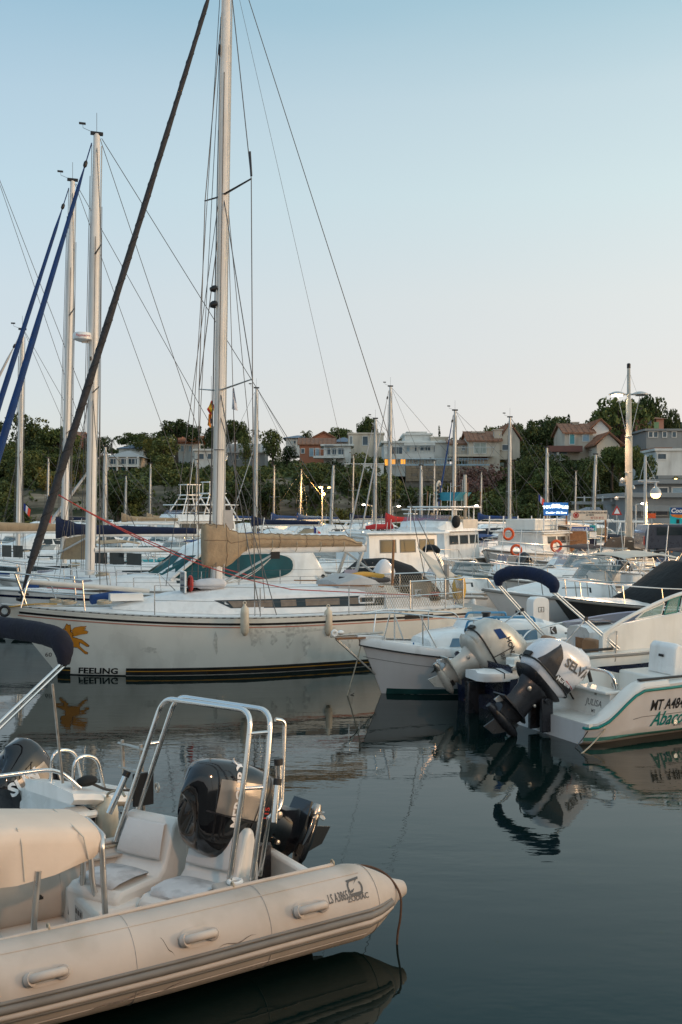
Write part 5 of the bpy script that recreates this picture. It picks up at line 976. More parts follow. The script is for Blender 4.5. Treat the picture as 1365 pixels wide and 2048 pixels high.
# ================================================================ yachts behind, with their masts and rigging
def yacht(label,px,Y,L,rot,mx,ztop,fb=1.1,B=None,cover=None,cz=1.05,boomlen=3.6,genoa=None,sp=(5,8.5),ma=MASTC,stripe=NAVYP,windows=True,lean=.014,group='sailing yachts moored in the harbour',a=.10,name='sailing_yacht',hullm=GEL,detail=True,radar=False,backstay=True,splen=.85,wind=True,gk=1.0):
    """px is where the mast foot stands in the photo at distance Y"""
    X=(px-682.5)*Y/F; ux=V((math.cos(R(rot)),math.sin(R(rot)),0)); o=V((X,Y,0))-ux*mx
    y=Fr(name,label,'sailboat',o.x,o.y,0,rot,group); B=B or L*.32
    hm,sh=hull(L,B,fb*1.22,fb,fb*.98,tw=.74,rake=L*.10,trake=-.25,flare=.10,full=.48,p=1.85,n=22); hb=bvh(hm); h=y.p(hm,'hull',hullm,None,60); y.p(deck(sh,.07,.01),'deck',DECK,None,60)
    for sg in (1,-1):
        y.p(M().tube([V((p.x,sg*(p.y-.01),p.z+.01)) for p in sh],.025,5),'toe_rail',ALU,h,60)
        if stripe: y.p(band(hb,.2,L*.95,lambda x:cut(sh,x).z-.16,lambda x:cut(sh,x).z-.10,sg,20),'hull_stripe',stripe,h,0)
        y.p(band(hb,0,L*.9,-.05,.10,sg,20),'boot_stripe',BOOT,h,0)
    zc=fb+.42; cr=sup([(L*.20,B*.30,B*.27,fb,zc,.08),(L*.45,B*.31,B*.26,fb,zc+.08,.10),(L*.62,B*.22,B*.17,fb+.05,zc,.08),(L*.78,B*.07,B*.04,fb+.12,fb+.2,.02)]); c=y.p(cr,'coachroof',DECK,None,50); cb=bvh(cr)
    if windows:
        for sg in (1,-1):
            for k in (0,1): rectwin(y,cb,c,L*(.25+.17*k),L*(.39+.13*k),fb+.17,fb+.33,sg,GLASS,.02,'coachroof_window')
    zd=zc+.04; m=mast(y,mx,zd,ztop,a,a*.72,lean,ma)
    tp=lambda z,dx=0,dy=0: V((mx-lean*(z-zd)+dx,dy,z))
    for z in sp: spreaders(y,None,mx,zd,lean,z,splen,.08,.1,DARKP if ma is MASTC else ALU,.022)
    for sg in (1,-1):
        cp_=V((mx-.12,sg*B*.40,fb)); ch=[cp_]+[tp(z+.07*splen,-.1*splen,sg*splen) for z in sp]+[tp(ztop-.2)]
        wires(y,[ch,[cp_+V((-.2,0,0)),tp(sp[0]-.1,0,sg*.06)]],'shroud',.0105)
    if backstay: wires(y,[[tp(ztop-.1,-a),V((.1,0,fb+.1))]],'backstay',.010)
    fs=V((L-.25,0,fb*1.22+.1)); ft=tp(ztop-.25,a)
    if genoa:
        n=18; pts=[fs.lerp(ft,i/n) for i in range(n+1)]; rr=[.015 if i>16 else gk*(.125-.088*i/n)*(1+.05*math.sin(i*2.1))*min(1,.4+i*.3) for i in range(n+1)]
        g_=y.p(M().tube(pts,rr,10),'furled_genoa',genoa,None,70); y.p(M().lathe(fs.lerp(ft,.95),ft-fs,[(.02,-.1),(.05,-.05),(.05,.05),(.02,.1)],8),'furler_swivel',BLK,g_)
    else: wires(y,[[fs,ft]],'forestay',.009)
    wires(y,[[tp(ztop-.05,-a*.5),V((mx-boomlen,0,zd+cz+.1))]],'topping_lift',.009)
    wires(y,[[V((mx+dx,dy,zd+.1)),tp(ztop-.3-k*.8,dx*.7,dy*.7)] for k,(dx,dy) in enumerate(((a+.05,.06),(a+.09,-.05),(-a-.10,.08),(.0,.16)))],'halyard',.0085)
    if sp: wires(y,[[V((mx+.9,sg*B*.30,fb)),tp(sp[0],a*.6,0)] for sg in (1,-1)],'babystay',.007)
    bz=zd+cz; bm=y.p(M().tube([(mx-a,0,bz),(mx-boomlen,0,bz-.04)],.085,10,.8),'boom',MASTC)
    if cover:
        rs=[]
        for i in range(15):
            t=i/14; x=mx+.22-t*(boomlen+.1); tz=bz+.34-.16*t+.22*(1-sst(0,.18,t)); bo=bz-.03-.1*(1-sst(0,.15,t)); w_=.17-.06*t; rs.append([V((x,w_*math.cos(q)*(1+.07*math.sin(i*2+j)),(tz+bo)/2+(tz-bo)/2*math.sin(q)*(1+.04*math.sin(i*3+j*2)))) for j,q in enumerate(2*PI*j/12 for j in range(12))])
        y.p(M().loft(rs),'sail_cover',cover,None,70)
    if detail:
        lifelines(y,sh,[L*.12,L*.3,L*.48,L*.66],.6); pulpit(y,sh,L,L*.86,.6); 
        for sg in (1,-1): y.p(M().tube(fil([(L*.12,sg*B*.38,fb+.6),(.1,sg*B*.33,fb+.62),(.08,sg*.4,fb+.62)],.12),.016,6),'pushpit_rail',STEEL); y.p(M().tube([(.12,sg*B*.33,fb),(.12,sg*B*.33,fb+.62)],.014,6),'pushpit_post',STEEL)
    for k,(hx,hy,hw) in enumerate(((L*.72,0,.24),(L*.52,0,.2),(L*.36,.0,.28),(L*.83,.0,.18))):
        zz=(fb+.30 if hx>L*.6 else zc+.12) if hx<L*.8 else fb*1.16+.1
        y.p(M().box(hx-hw,hx+hw,-hw,hw,zz-.12,zz+.03),'deck_hatch',(SMOKE,GLASS,GEL,BLUEC)[k],c,bev=.02)
    for sg in (1,-1):
        y.p(M().lathe((L*.15,sg*B*.30,fb),(0,0,1),[(.12,0),(.12,.12),(.08,.16),(.09,.30),(.11,.32)],12),'winch',STEEL); y.p(M().tube(sag((L*.80,sg*B*.18,fb+.2),(L*.2,sg*B*.32,fb+.22),.1),.011,5),'jib_sheet',(ROPER,ROPEB,ROPE)[int(abs(px))%3])
        y.p(M().loft([[V((x,sg*(B*.36+d),z)) for d,z in ((-.12,fb),(-.10,zt_),(.08,zt_),(.14,fb))] for x,zt_ in ((.3,fb+.2),(L*.2,fb+.36))]),'cockpit_coaming',DECK)
    y.p(M().torus((mx-.3,.25,zd+.02),(.1,0,1),.16,.03,14,5).torus((mx-.35,.1,zd+.06),(0,.1,1),.13,.025,14,5),'rope_coil',ROPE)
    if detail and int(abs(px))%2: y.p(M().loft([[V((x,w_*math.sin(q),zc-.05+hh*math.cos(q))) for q in [(-1.5+3*j/8) for j in range(9)]] for x,w_,hh in ((L*.20,B*.30,.75),(L*.27,B*.30,.72),(L*.33,B*.26,.30))],(0,0),False),'sprayhood',(GREYT,TAN,NAVY2)[int(abs(px))%3],None,60)
    if radar:
        q=tp(radar,.28); rd=y.p(M().lathe(q,(0,0,1),[(.10,-.13),(.24,-.08),(.25,.02),(.22,.09),(.05,.11)],18),'radar_dome',GEL,None,50); y.p(M().box(q.x-.3,q.x+.02,-.04,.04,q.z-.16,q.z-.12),'radar_bracket',STEELR,rd)
        y.p(flat(txt2d('Raymarine',.085,.012),(q.x,.253,q.z-.03),(-1,0,0),(0,0,1)),'lettering',RED,rd,0)
        y.p(M().loft([[V((q.x-.3+u,w_,q.z-.62+h)) for u,w_ in ((0,-.05),(.12,-.10),(.12,.10),(0,.05))] for h in (0,.10)]),'steaming_light',BLK,m,0)
    if wind:
        q=tp(ztop); y.p(M().tube([q,q+V((.0,0,.55))],.006,4),'whip_aerial',WIRE,m); y.p(M().tube([q,q+V((.35,0,.12)),q+V((.35,0,.22))],.006,4).box(q.x+.28,q.x+.45,-.006,.006,q.z+.2,q.z+.26),'wind_vane',BLK,m); y.p(M().box(q.x-.16,q.x+.16,-.05,.05,q.z-.03,q.z+.05),'masthead_fitting',BLK,m,bev=.01)
    return y
yacht('sailing yacht with cream mast, radar dome and furled blue genoa',180,26,11.5,199,8.1,13.05,sp=(6.3,9.9),genoa=BLUEC,cz=.65,boomlen=3.9,a=.125,radar=7.75,lean=.0155)
yacht('sailing yacht whose boom wears the navy sail cover',127,30.5,11,199,7.4,13.35,sp=(5.6,9.2),genoa=BLUEC,cover=NAVY,cz=.95,boomlen=4.2,a=.105,lean=.0235,stripe=None)
yacht('sailing yacht with tan boom cover cut off by the picture edge',-52,33,10.5,196,5.9,14.6,sp=(5,9),lean=.047,cover=TAN,cz=1.0,boomlen=4.6,stripe=RED)
yacht('sailing yacht with short weathered mast behind the tan boom cover',36,41,10,196,5.6,10.7,sp=(5.6,),ma=MASTC,lean=.02,stripe=BLUEC,genoa=GREYT)
yacht('distant sailing yacht with two toned black and white mast and navy sail cover',511,58,10,196,5.6,10.4,sp=(5.6,),cover=NAVY,boomlen=4,cz=.9,ma=ALU,lean=.008)
yacht('slim sailing yacht with bare grey mast beside the tallest distant mast',750,62,9.5,194,7.5,9.0,sp=(5,),genoa=GREYT,gk=.55,ma=ALU,lean=.006,stripe=None)
yacht('sailing yacht with the tallest distant mast and red sail cover',779,60,11,194,8.9,10.75,sp=(4.4,7.2),cover=REDC,genoa=GREYT,gk=.5,ma=ALU,lean=.008)
yacht('sailing yacht with grey mast in front of the terraced stone wall',907,56,10,192,8.5,8.9,sp=(4.6,),ma=ALU,lean=.014,genoa=BLUEC,gk=.6)
yacht('sailing yacht with pale mast rising behind the lit excursion boat',1019,60,10,190,5.8,8.9,sp=(4.4,),ma=ALU,lean=.006,stripe=None)
yacht('sailing yacht with grey mast behind the lit blue sign',1093,62,9.5,186,5.6,7.2,sp=(4.6,),ma=ALU,lean=.008)
yacht('sailing yacht with leaning pale mast beside the tall lamp post',1186,64,9,183,5.4,6.9,sp=(4.5,),ma=ALU,lean=.035,stripe=None)
yacht('sailing yacht with short mast beyond the wheelhouse boat',842,64,8.5,194,5,6.2,sp=(4.3,),ma=ALU,lean=.004,detail=False)
yacht('sailing yacht with thin mast leaning toward the orange quay light',661,66,8.5,190,5,6.3,sp=(4.4,),ma=ALU,lean=.045,detail=False)
yacht('sailing yacht with mast seen among the stays of the cream one',209,52,9,196,5.2,6.6,sp=(4.6,),ma=ALU,lean=.01,detail=False,genoa=GREYT)

# ================================================================ motorboats of the rows behind
def outb(fr,x,y,z,tilt,dark=True,s=.9): return outboard(fr,x,y,z,tilt,BLACKP if dark else WHP,DARKP if dark else WHP,s)
def boat(label,px,yw,rot,L,B=2.3,fb=.85,anchor='mid',hullm=GEL,stripe=None,kind='cuddy',bim=None,motor=None,cover=None,rails=True,cat='motorboat',name='motorboat',group='motorboats moored in rows',boot=BOOT,Y=None,topz=1.35):
    Yd=Y or F*H/(yw-1024); ux=V((math.cos(R(rot)),math.sin(R(rot)),0)); o=V(((px-682.5)*Yd/F,Yd,0))-ux*(L*{'mid':.5,'bow':1,'stern':0}[anchor])
    b=Fr(name,label,cat,o.x,o.y,0,rot,group); hm,sh=hull(L,B,fb*1.32,fb*1.03,fb*.92,tw=.92,rake=L*.14,flare=.14,full=.5,p=2.3,n=22); hb=bvh(hm); h=b.p(hm,'hull',hullm,None,50)
    for sg in (1,-1):
        b.p(M().tube([V((p.x,sg*(p.y+.004),p.z-.05)) for p in sh],.028,6),'rub_rail',RUBG if hullm is not GEL2 else GEL,h,60)
        if stripe: b.p(band(hb,.1,L*.93,lambda x:cut(sh,x).z*.62,lambda x:cut(sh,x).z*.74,sg,20),'hull_stripe',stripe,h,0)
        if boot: b.p(band(hb,0,L*.86,-.05,.09,sg,20),'boot_stripe',boot,h,0)
    if kind in ('open','cuddy','console','rigid'):
        c1=L*(.56 if kind!='console' else .72); g,l,f=cockpit(sh,.1,c1,.22,.28); b.p(g,'gunwale',GEL); b.p(l,'cockpit_liner',GEL2); b.p(f,'cockpit_floor',DECK); b.p(deck(sh,.08,0,c1-.02),'foredeck',GEL)
    else: b.p(deck(sh,.08,0),'deck',GEL)
    if kind=='cuddy':
        c=sup([(L*.50,B*.36,B*.32,fb,fb+.42,.08),(L*.58,B*.36,B*.30,fb,fb+.50,.1),(L*.74,B*.26,B*.18,fb*1.1,fb+.44,.08),(L*.90,B*.08,B*.04,fb*1.2,fb*1.28,.02)]); co=b.p(c,'cuddy_cabin',GEL,None,45); cb=bvh(c)
        for sg in (1,-1): rectwin(b,cb,co,L*.60,L*.72,fb+.20,fb+.33,sg,GLASS,0,'cabin_window',None,-.1)
        w_=M(); w_.loft([[V((L*(.52+.10*math.sin(a))-.30*hh,B*.35*math.cos(a)*(1-.12*hh),fb+.42+.46*hh)) for a in (PI*j/12 for j in range(13))] for hh in (0,.5,1)],(0,0),False); wo=b.p(w_,'windscreen',mat('tinted_screen',(.10,.15,.16),.05,var=.1,alpha=.62),None,50)
        b.p(M().tube([V((L*(.52+.10*math.sin(a))-.30,B*.35*math.cos(a)*.88,fb+.88)) for a in (PI*j/12 for j in range(13))],.018,6),'windscreen_frame',ALU,wo)
        b.p(M().box(L*.30,L*.36,-B*.3,-B*.08,.28,fb+.28),'seat_back',GEL,None,bev=.05); b.p(M().box(L*.30,L*.36,B*.08,B*.3,.28,fb+.28),'seat_back',GEL,None,bev=.05)
    if kind=='console':
        c=sup([(L*.42,.34,.30,.28,fb+.36,.06),(L*.50,.38,.30,.28,fb+.46,.08),(L*.56,.36,.22,.28,fb+.20,.06)]); b.p(c,'console',GEL,None,45); b.p(M().loft([[V((L*.50-.2*hh,.32*u*(1-.15*hh),fb+.42+.35*hh)) for u in (-1,-.5,0,.5,1)] for hh in (0,1)],(0,0),False),'console_screen',SMOKE); b.p(M().box(L*.28,L*.36,-.4,.4,.28,fb+.1),'helm_bench',GEL,None,bev=.05)
    if kind=='wheel' or kind=='fly' or kind=='trawl':
        x0,x1=L*.22,L*.62; zt=fb+topz; ww=B*.38
        cb_=sup([(L*.60,B*.40,B*.34,fb,fb+.45,.08),(L*.80,B*.28,B*.20,fb*1.1,fb+.45,.1),(L*.93,B*.08,B*.05,fb*1.25,fb*1.33,.03)]); b.p(cb_,'fore_cabin',GEL,None,45)
        c=sup([(x0,ww,ww*.94,fb,zt,.06),(x1-.5,ww,ww*.94,fb,zt,.06),(x1,ww*.95,ww*.90,fb,zt-.02,.06) if kind!='wheel' else (x1+.05,ww*.95,ww*.92,fb,zt,.06)]); co=b.p(c,'wheelhouse',GEL,None,45); cb=bvh(c)
        for sg in (1,-1):
            n_=3; 
            for k in range(n_): a_=x0+.15+(x1-x0-.35)*k/n_; rectwin(b,cb,co,a_,a_+(x1-x0-.35)/n_-.22,fb+topz*.56,fb+topz*.84,sg,GLASS,0,'window',RUBG)
        for k in (-1,0,1): frontwin(b,cb,co,k*ww*.58-ww*.25,k*ww*.58+ww*.25,fb+topz*.54,fb+topz*.88,-1,GLASS,'windscreen')
        b.p(M().loft([[V((x,y,z)) for y,z in ((-ww-.1,zt),(-ww-.06,zt+.07),(ww+.06,zt+.07),(ww+.1,zt))] for x in (x0-.5,x1+.28)]),'roof',GEL,co,30,bev=.02)
        if kind in('fly','trawl'):
            c2=sup([(x0,ww*.9,ww*.88,zt+.07,zt+.42,.05),(x1-.3,ww*.9,ww*.86,zt+.07,zt+.48,.06),(x1+.1,ww*.8,ww*.6,zt+.07,zt+.2,.03)]); b.p(c2,'flybridge',GEL,None,45)
            for sg in (1,-1):
                for xx in (x0+.3,x1-.9): b.p(M().tube([(xx,sg*ww*.85,zt+.4),(xx-.15,sg*ww*.8,zt+1.1)],.035,8),'hardtop_post',GEL)
            b.p(M().box(x0-.3,x1-.5,-ww*.95,ww*.95,zt+1.1,zt+1.17),'hardtop',GEL,None,bev=.03); b.p(M().loft([[V((x1-.45+.25*hh*-1,ww*.85*u,zt+.47+.3*hh)) for u in (-1,-.5,0,.5,1)] for hh in (0,1)],(0,0),False),'flybridge_screen',SMOKE)
            for k,(dx,hh) in enumerate(((.3,2.2),(.9,1.5),(1.5,1.9))): b.p(M().tube([(x0+dx,(-1)**k*.4,zt+1.15),(x0+dx-.08,(-1)**k*.4,zt+1.15+hh*.6)],.012,5),'whip_aerial',GEL)
        b.p(M().tube([(x0+.4,0,zt+.05),(x0+.4,0,zt+1.0)],.02,6).box(x0+.3,x0+.5,-.3,.3,zt+.7,zt+.73),'light_mast',GEL)
    if kind=='cruiser':
        c=sup([(L*.12,B*.42,B*.38,fb,fb+.5,.1),(L*.30,B*.43,B*.36,fb,fb+1.15,.14),(L*.45,B*.42,B*.32,fb,fb+1.22,.16),(L*.60,B*.36,B*.22,fb,fb+.72,.12),(L*.75,B*.24,B*.14,fb*1.1,fb+.48,.08),(L*.92,B*.07,B*.04,fb*1.25,fb*1.32,.02)]); co=b.p(c,'cabin',GEL,None,60); cb=bvh(c)
        for sg in (1,-1): rectwin(b,cb,co,L*.22,L*.38,fb+.58,fb+.92,sg,GLASS,.15,'side_window'); rectwin(b,cb,co,L*.40,L*.56,fb+.58,fb+.92,sg,GLASS,.0,'side_window',None,-.55); rectwin(b,cb,co,L*.62,L*.76,fb+.22,fb+.38,sg,GLASS,0,'cabin_window',None,-.1)
        b.p(M().tube(fil([(L*.16,B*.40,fb+.4),(L*.10,B*.38,fb+1.35),(L*.10,-B*.38,fb+1.35),(L*.16,-B*.40,fb+.4)],.25),.06,8),'radar_arch',GEL)
    if rails:
        for sg in (1,-1):
            xs=[L*.55,L*.68,L*.80,L*.92]; ps=[]
            for x in xs: p=cut(sh,x); ps.append(V((x+.05,sg*max(.06,p.y-.06),p.z+.42))); b.p(M().tube([(x,sg*max(.05,p.y-.05),p.z),ps[-1]],.012,5),'rail_post',STEEL)
            b.p(M().tube([V((xs[0]-.35,sg*(cut(sh,xs[0]).y-.05),cut(sh,xs[0]).z))]+ps+[V((L+.08,0,fb*1.32+.45))],.014,6),'bow_rail',STEEL)
    if bim: bimini_open(b,L*.13,L*.43,B*.43,fb+1.0,fb,bim)
    if cover=='mound': cover_mound(b,[(L*.22,fb+.3,fb+.02,.9),(L*.32,fb+.86,fb+.02,1),(L*.42,fb+1.08,fb+.02,1),(L*.54,fb+1.05,fb+.02,1),(L*.66,fb+.42,fb+.08,.9),(L*.72,fb+.15,fb+.08,.8)],B*.46,BLACKC)
    if cover=='full': cover_mound(b,[(.0,fb+.15,fb-.1,.95),(L*.25,fb+.55,fb-.1,1),(L*.45,fb+.8,fb-.1,1),(L*.62,fb+.55,fb+.02,.9),(L*.9,fb*1.4,fb*1.2,.3)],B*.52,BLACKC)
    b.p(M().tube([(L*.30,B*.30,fb),(L*.27,B*.30,fb+1.9)],.012,5),'whip_aerial',GEL)
    for k,fx in enumerate((.18,.42,.66)):
        p=cut(sh,L*fx)
        if (int(abs(px))+k)%3: b.p(M().lathe((p.x,p.y+.10,p.z-.62),(0,0,1),[(.01,0),(.08,.03),(.095,.12),(.095,.34),(.07,.44),(.02,.48)],10).tube([(p.x,p.y+.10,p.z-.15),(p.x,p.y,p.z+.02)],.008,4),'hung_fender',(FEND,BLUEC,GEL)[(int(px)+k)%3])
    if motor: outb(b,-.05,0,fb*.72,motor[1],motor[0])
    return b,sh
# big cruiser with teal glass just behind the yacht
tz,tsh=boat('large white motor cruiser with wraparound teal glass and domed roof',330,1238,190,9.6,3.4,1.15,kind='none',rails=True,Y=26.8,anchor='mid',group=None); 
tz.o.location=(.35,27.9,0); tz.o.rotation_euler=(0,0,R(190)); tz.x=V((.35,27.9,0)); tz.a=R(190); tz.ux=V((math.cos(tz.a),math.sin(tz.a),0)); tz.uy=V((-math.sin(tz.a),math.cos(tz.a),0))
dm=sup([(.9,1.10,.95,1.15,1.50,.1),(1.35,1.22,1.05,1.15,2.25,.16),(1.7,1.32,1.05,1.15,2.36,.2),(2.6,1.38,1.05,1.15,2.52,.26),(3.9,1.36,1.0,1.15,2.50,.26),(4.7,1.28,.92,1.15,2.22,.2),(5.6,1.12,.78,1.15,1.56,.12),(6.6,.8,.5,1.18,1.42,.1),(8.6,.2,.1,1.3,1.4,.03)]); db=bvh(dm); do=tz.p(dm,'domed_cabin',GEL,None,60)
for sg in (1,-1):
    ov=[]
    for i in range(28):
        a=2*PI*i/28; c_,s_=math.cos(a),math.sin(a); ov.append((2.80+.95*math.copysign(abs(c_)**.8,c_),1.77+.33*math.copysign(abs(s_)**.75,s_)-.03*c_))
    tz.p(proj(db,fanpoly([(2.80+(x-2.80)*1.06,1.77+(z-1.77)*1.12) for x,z in ov]),(0,sg*3,0),(1,0,0),(0,0,1),(0,-sg,0),.006),'window_rim',GEL2,do,0); tz.p(proj(db,fanpoly(ov),(0,sg*3,0),(1,0,0),(0,0,1),(0,-sg,0),.014),'oval_side_window',TEALG,do,0)
    tz.p(proj(db,patch((3.75,1.42),(5.62,1.46),(4.62,2.06),(3.75,2.10),40,14),(0,sg*3,0),(1,0,0),(0,0,1),(0,-sg,0),.035),'side_windscreen',TEALG,do,0)
    tz.p(M().tube([V((5.05,sg*1.22,1.46)),V((4.25,sg*1.22,2.12))],.05,8),'windscreen_pillar',GEL,do)
tz.p(proj(db,patch((-1.0,1.6),(1.0,1.6),(.8,2.12),(-.8,2.12),24,16),(9,0,0),(0,1,0),(0,0,1),(-1,0,0),.035,9),'front_windscreen',TEALG,do,0)
tz.p(M().loft([[V((x,y,z)) for y,z in ((-w_,2.44),(0,2.60),(w_,2.44),(0,2.40))] for x,w_ in ((.2,.7),(1.2,1.0),(2.6,1.05))]),'roof_overhang',GEL,do,60)
tz.p(M().tube(fil([(.3,1.2,1.2),(-.15,1.15,2.5),(-.15,-1.15,2.5),(.3,-1.2,1.2)],.3),.05,8),'davit_arch',ALU); tz.p(M().tube([(.5,1.1,2.2),(-.7,1.1,1.3)],.03,6),'davit_arm',ALU)
tz.p(M().lathe((1.05,1.18,1.5),(0,1,0),[(.05,0),(.05,.03)],10),'exhaust_port',BLK,do)
dy=Fr('dinghy_motor','small white outboard hung on a bracket behind the teal glass cruiser','outboard motor',1.15,26.6,1.15,30); outboard(dy,0,0,.1,25,WHP,WHP,.7); dy.p(M().box(.06,.12,-.2,.2,-.45,.12),'bracket_board',PLANKM)

B=boat
B('white wheelhouse boat with three framed windows in its side',748,1205,214,7.4,2.9,1.0,kind='wheel',Y=36,topz=1.42)
B('low white boat with a black canvas cover over its console',742,1240,200,6.6,2.3,.75,kind='open',cover='mound',Y=29.5)
B('small white boat under a folded black canopy behind the yellow horseshoe buoy',860,1220,200,5.6,2.2,.8,kind='console',Y=31.5,motor=(True,25))
bb,_s=B('white cuddy boat with bow rail lying just beyond the pontoon',965,1262,192,6.6,2.4,.95,anchor='bow',kind='cuddy',Y=25.6,hullm=HULLP); bb.p(flat(txt2d('M',.2,.02),(6.0,.92,.62),(-1,0,0),(0,0,1)),'lettering',BLK)
B('white decked boat with long bow rail and black painted hull under a black console cover',1105,1282,196,7.0,2.5,.95,anchor='bow',kind='open',Y=23.2,hullm=BOOT,cover='mound')
B('white motorboat shaded by the wide cream sun canopy',985,1230,204,7.2,2.6,.95,anchor='bow',kind='cuddy',bim=CREAMC,Y=30)
B('white boat under black canopy with its black outboard tilted up',1285,1240,12,6.2,2.4,.8,anchor='stern',kind='open',bim=BLACKC,motor=(True,50),Y=27.5)
B('white open boat with black outboard covered motor near the lamp post',1200,1215,208,6,2.3,.85,anchor='bow',kind='console',bim=NAVY2,Y=36)
B('white boat under the narrow black canopy before the excursion boat',985,1190,206,6.4,2.4,.85,anchor='bow',kind='console',bim=NAVY2,Y=40)
B('white cuddy boat with tinted screen left of the folded navy canopy',945,1215,214,6.2,2.3,.75,kind='cuddy',Y=31)
B('white motor cruiser with grey canopy frames beside the wheelhouse boat',655,1200,216,7.6,2.7,.95,kind='cuddy',Y=38)
bt,_=B('old fishing trawler with flybridge, blue trim and crowded aerials',868,1170,236,8.5,3.2,1.0,kind='trawl',Y=47,topz=1.3,cat='fishing boat',name='fishing_boat',group=None)
B('white flybridge cruiser with smoked screen moored by the red sail cover',845,1150,232,8,3.0,1.0,kind='fly',Y=55,topz=1.2)
B('white sport boat on the row of teal covers, first from the masts',205,1188,192,5.6,2.2,.8,kind='console',Y=39.5,motor=(False,10))
for k,(px,Y_,lab,cv) in enumerate(((250,40,'white open boat whose motor has a cream hood, among teal covers','console'),(300,41,'white open boat with red striped motor, among teal covers','open'),(345,42,'white boat with square grey screen beside the teal windshield','console'))):
    b_,_=B(lab,px,0,192,5.4,2.2,.8,kind=cv,Y=Y_,motor=(False,8)); b_.p(M().box(2.4,3.3,-.9,.9,.8,1.25),'teal_cover',TEALC,None,bev=.08)
for k in range(7):
    px=(196,214,229,262,318,340,188)[k]; c=at(px,1105+3*(k%3),43+k*.4)
    o=Fr('covered_tender',['teal covered tender beside the cream mast foot','teal covered tender, second of the small row','teal covered tender with a yellow strap','teal covered tender behind the cream motor hood','teal covered tender before the square grey screen','teal covered tender nearest the teal windshield','teal covered tender half hidden by the cream mast'][k],'tender',c.x,c.y,0,190,'small tenders under teal covers')
    hm__,sh__=hull(3.2,1.4,.75,.6,.55,tw=.85,rake=.4,n=10); o.p(hm__,'hull',GEL); cover_mound(o,[(0,.75,.5,.95),(.9,1.15,.52,1),(1.9,1.25,.55,1),(3.0,.8,.62,.3)],.68,TEALC)
B('white motorboat with dark side windows in front of the tan boom cover',60,1150,212,8,2.8,1.0,kind='cruiser',Y=48)
B('white cruiser at the far left with a grey sprayhood',135,1145,214,8.5,2.8,1.0,kind='cruiser',Y=54)
mg=0
for px,Y_,lab,kd,L_b in ((255,78,'white sport yacht with sweeping black windows, left of a similar one','cruiser',14),(305,76,'white sport yacht with sweeping black windows, next to the tower boat','cruiser',14),(368,70,'white sportfishing boat carrying a tall tubular tuna tower','fly',12),(480,72,'white cruiser seen behind the mast wrapped in tan canvas','cruiser',10),(590,70,'white motor cruiser behind the boom of the off white yacht','cruiser',9),(640,66,'white motor cruiser with dark striped canvas under the orange light','cruiser',9),(700,68,'white motor cruiser next to the red sail cover','cruiser',9),(560,80,'far white cruiser with sloping cabin under the cliff','cruiser',9),(735,76,'far white cruiser below the pair of slanting masts','cruiser',9),(965,72,'far white cruiser beyond the excursion boat roof','cruiser',9),(1030,74,'far white cruiser below the blue signboard','cruiser',9),(1155,70,'white boat with brown waterline stripe behind the banner','cruiser',9),(1200,66,'white sport boat moored behind the banner post','cuddy',8),(1230,60,'small white sport boat beside the tall lamp post foot','cuddy',7),(1160,56,'white day boat between kiosk posts','cuddy',7),(120,80,'far white cruiser beneath the tricolour flag','cruiser',10),(60,84,'far white cruiser at the foot of the rocky cliff','cruiser',10),(20,70,'far white cruiser partly cut by the picture edge','cruiser',10)):
    s_=1.0 if L_b<12 else 1.25
    b_,_=B(lab,px,0,218+rng.uniform(-12,14),L_b,L_b*.31,1.05*s_+.1,kind=kd,Y=Y_,rails=(Y_<70),topz=1.15,name='motor_yacht',group='white motor yachts in the far rows')
    if 'tower' in lab:
        tw_=M(); z0,z1=2.6,4.5
        leg=[((2.2,-1.2),(3.1,-.5)),((2.2,1.2),(3.1,.5)),((5.2,-1.2),(4.2,-.5)),((5.2,1.2),(4.2,.5))]
        for (a_,c_) in leg: tw_.tube([(a_[0],a_[1],z0),(c_[0],c_[1],z1)],.045,6)
        for t in (.3,.6,.85,1.0):
            q=[V((a_[0]+(c_[0]-a_[0])*t,a_[1]+(c_[1]-a_[1])*t,z0+(z1-z0)*t)) for a_,c_ in leg]
            for i,j in ((0,1),(1,3),(3,2),(2,0),(0,3)): tw_.tube([q[i],q[j]],.03,5)
        tw_.box(2.9,4.4,-.65,.65,z1,z1+.06); b_.p(tw_,'tuna_tower',GEL); b_.p(M().box(3.0,4.3,-.6,.6,z1+.8,z1+.86),'tower_canopy',GEL)
        for sx in (3.1,4.2):
            for sy in (-.5,.5): b_.p(M().tube([(sx,sy,z1),(sx,sy,z1+.8)],.03,5),'tower_post',GEL)
        for sy in (-1,1): b_.p(M().tube([(3.2,sy*1.4,2.2),(1.8,sy*2.4,7.5)],.03,5),'outrigger',ALU)
# fore-and-aft clutter of the trawler
bt.p(M().box(1.8,3.4,-1.1,1.1,2.40,2.85),'roof_box',CREAMC,None,bev=.05); bt.p(M().ball((4.2,1.15,2.75),.30,12,(1,.6,1)),'rope_drum',BLACKC); bt.p(M().loft([[V((2.2+a_,b_*w_,z)) for a_,b_ in ((-.5,-1),(.7,-1),(.7,1),(-.5,1))] for z,w_ in ((3.75,.32),(4.0,.55),(4.15,.70))]),'crows_nest',mat('turquoise_paint',(.03,.22,.30),.5,var=.15),None,30); bt.p(M().tube([(2.2,.6,2.3),(2.2,.6,5.0)],.08,8),'derrick',CREAMC); bt.p(M().tube(fil([(3.0,-.5,3.4),(3.0,-.5,4.6),(2.75,-.5,4.72),(2.7,-.5,4.5)],.12),.05,6),'exhaust_pipe',CREAMC)
for z in (3.7,3.9,4.1,4.3): bt.p(M().box(2.93,3.07,-.46,-.38,z,z+.12),'light_band',BLK)
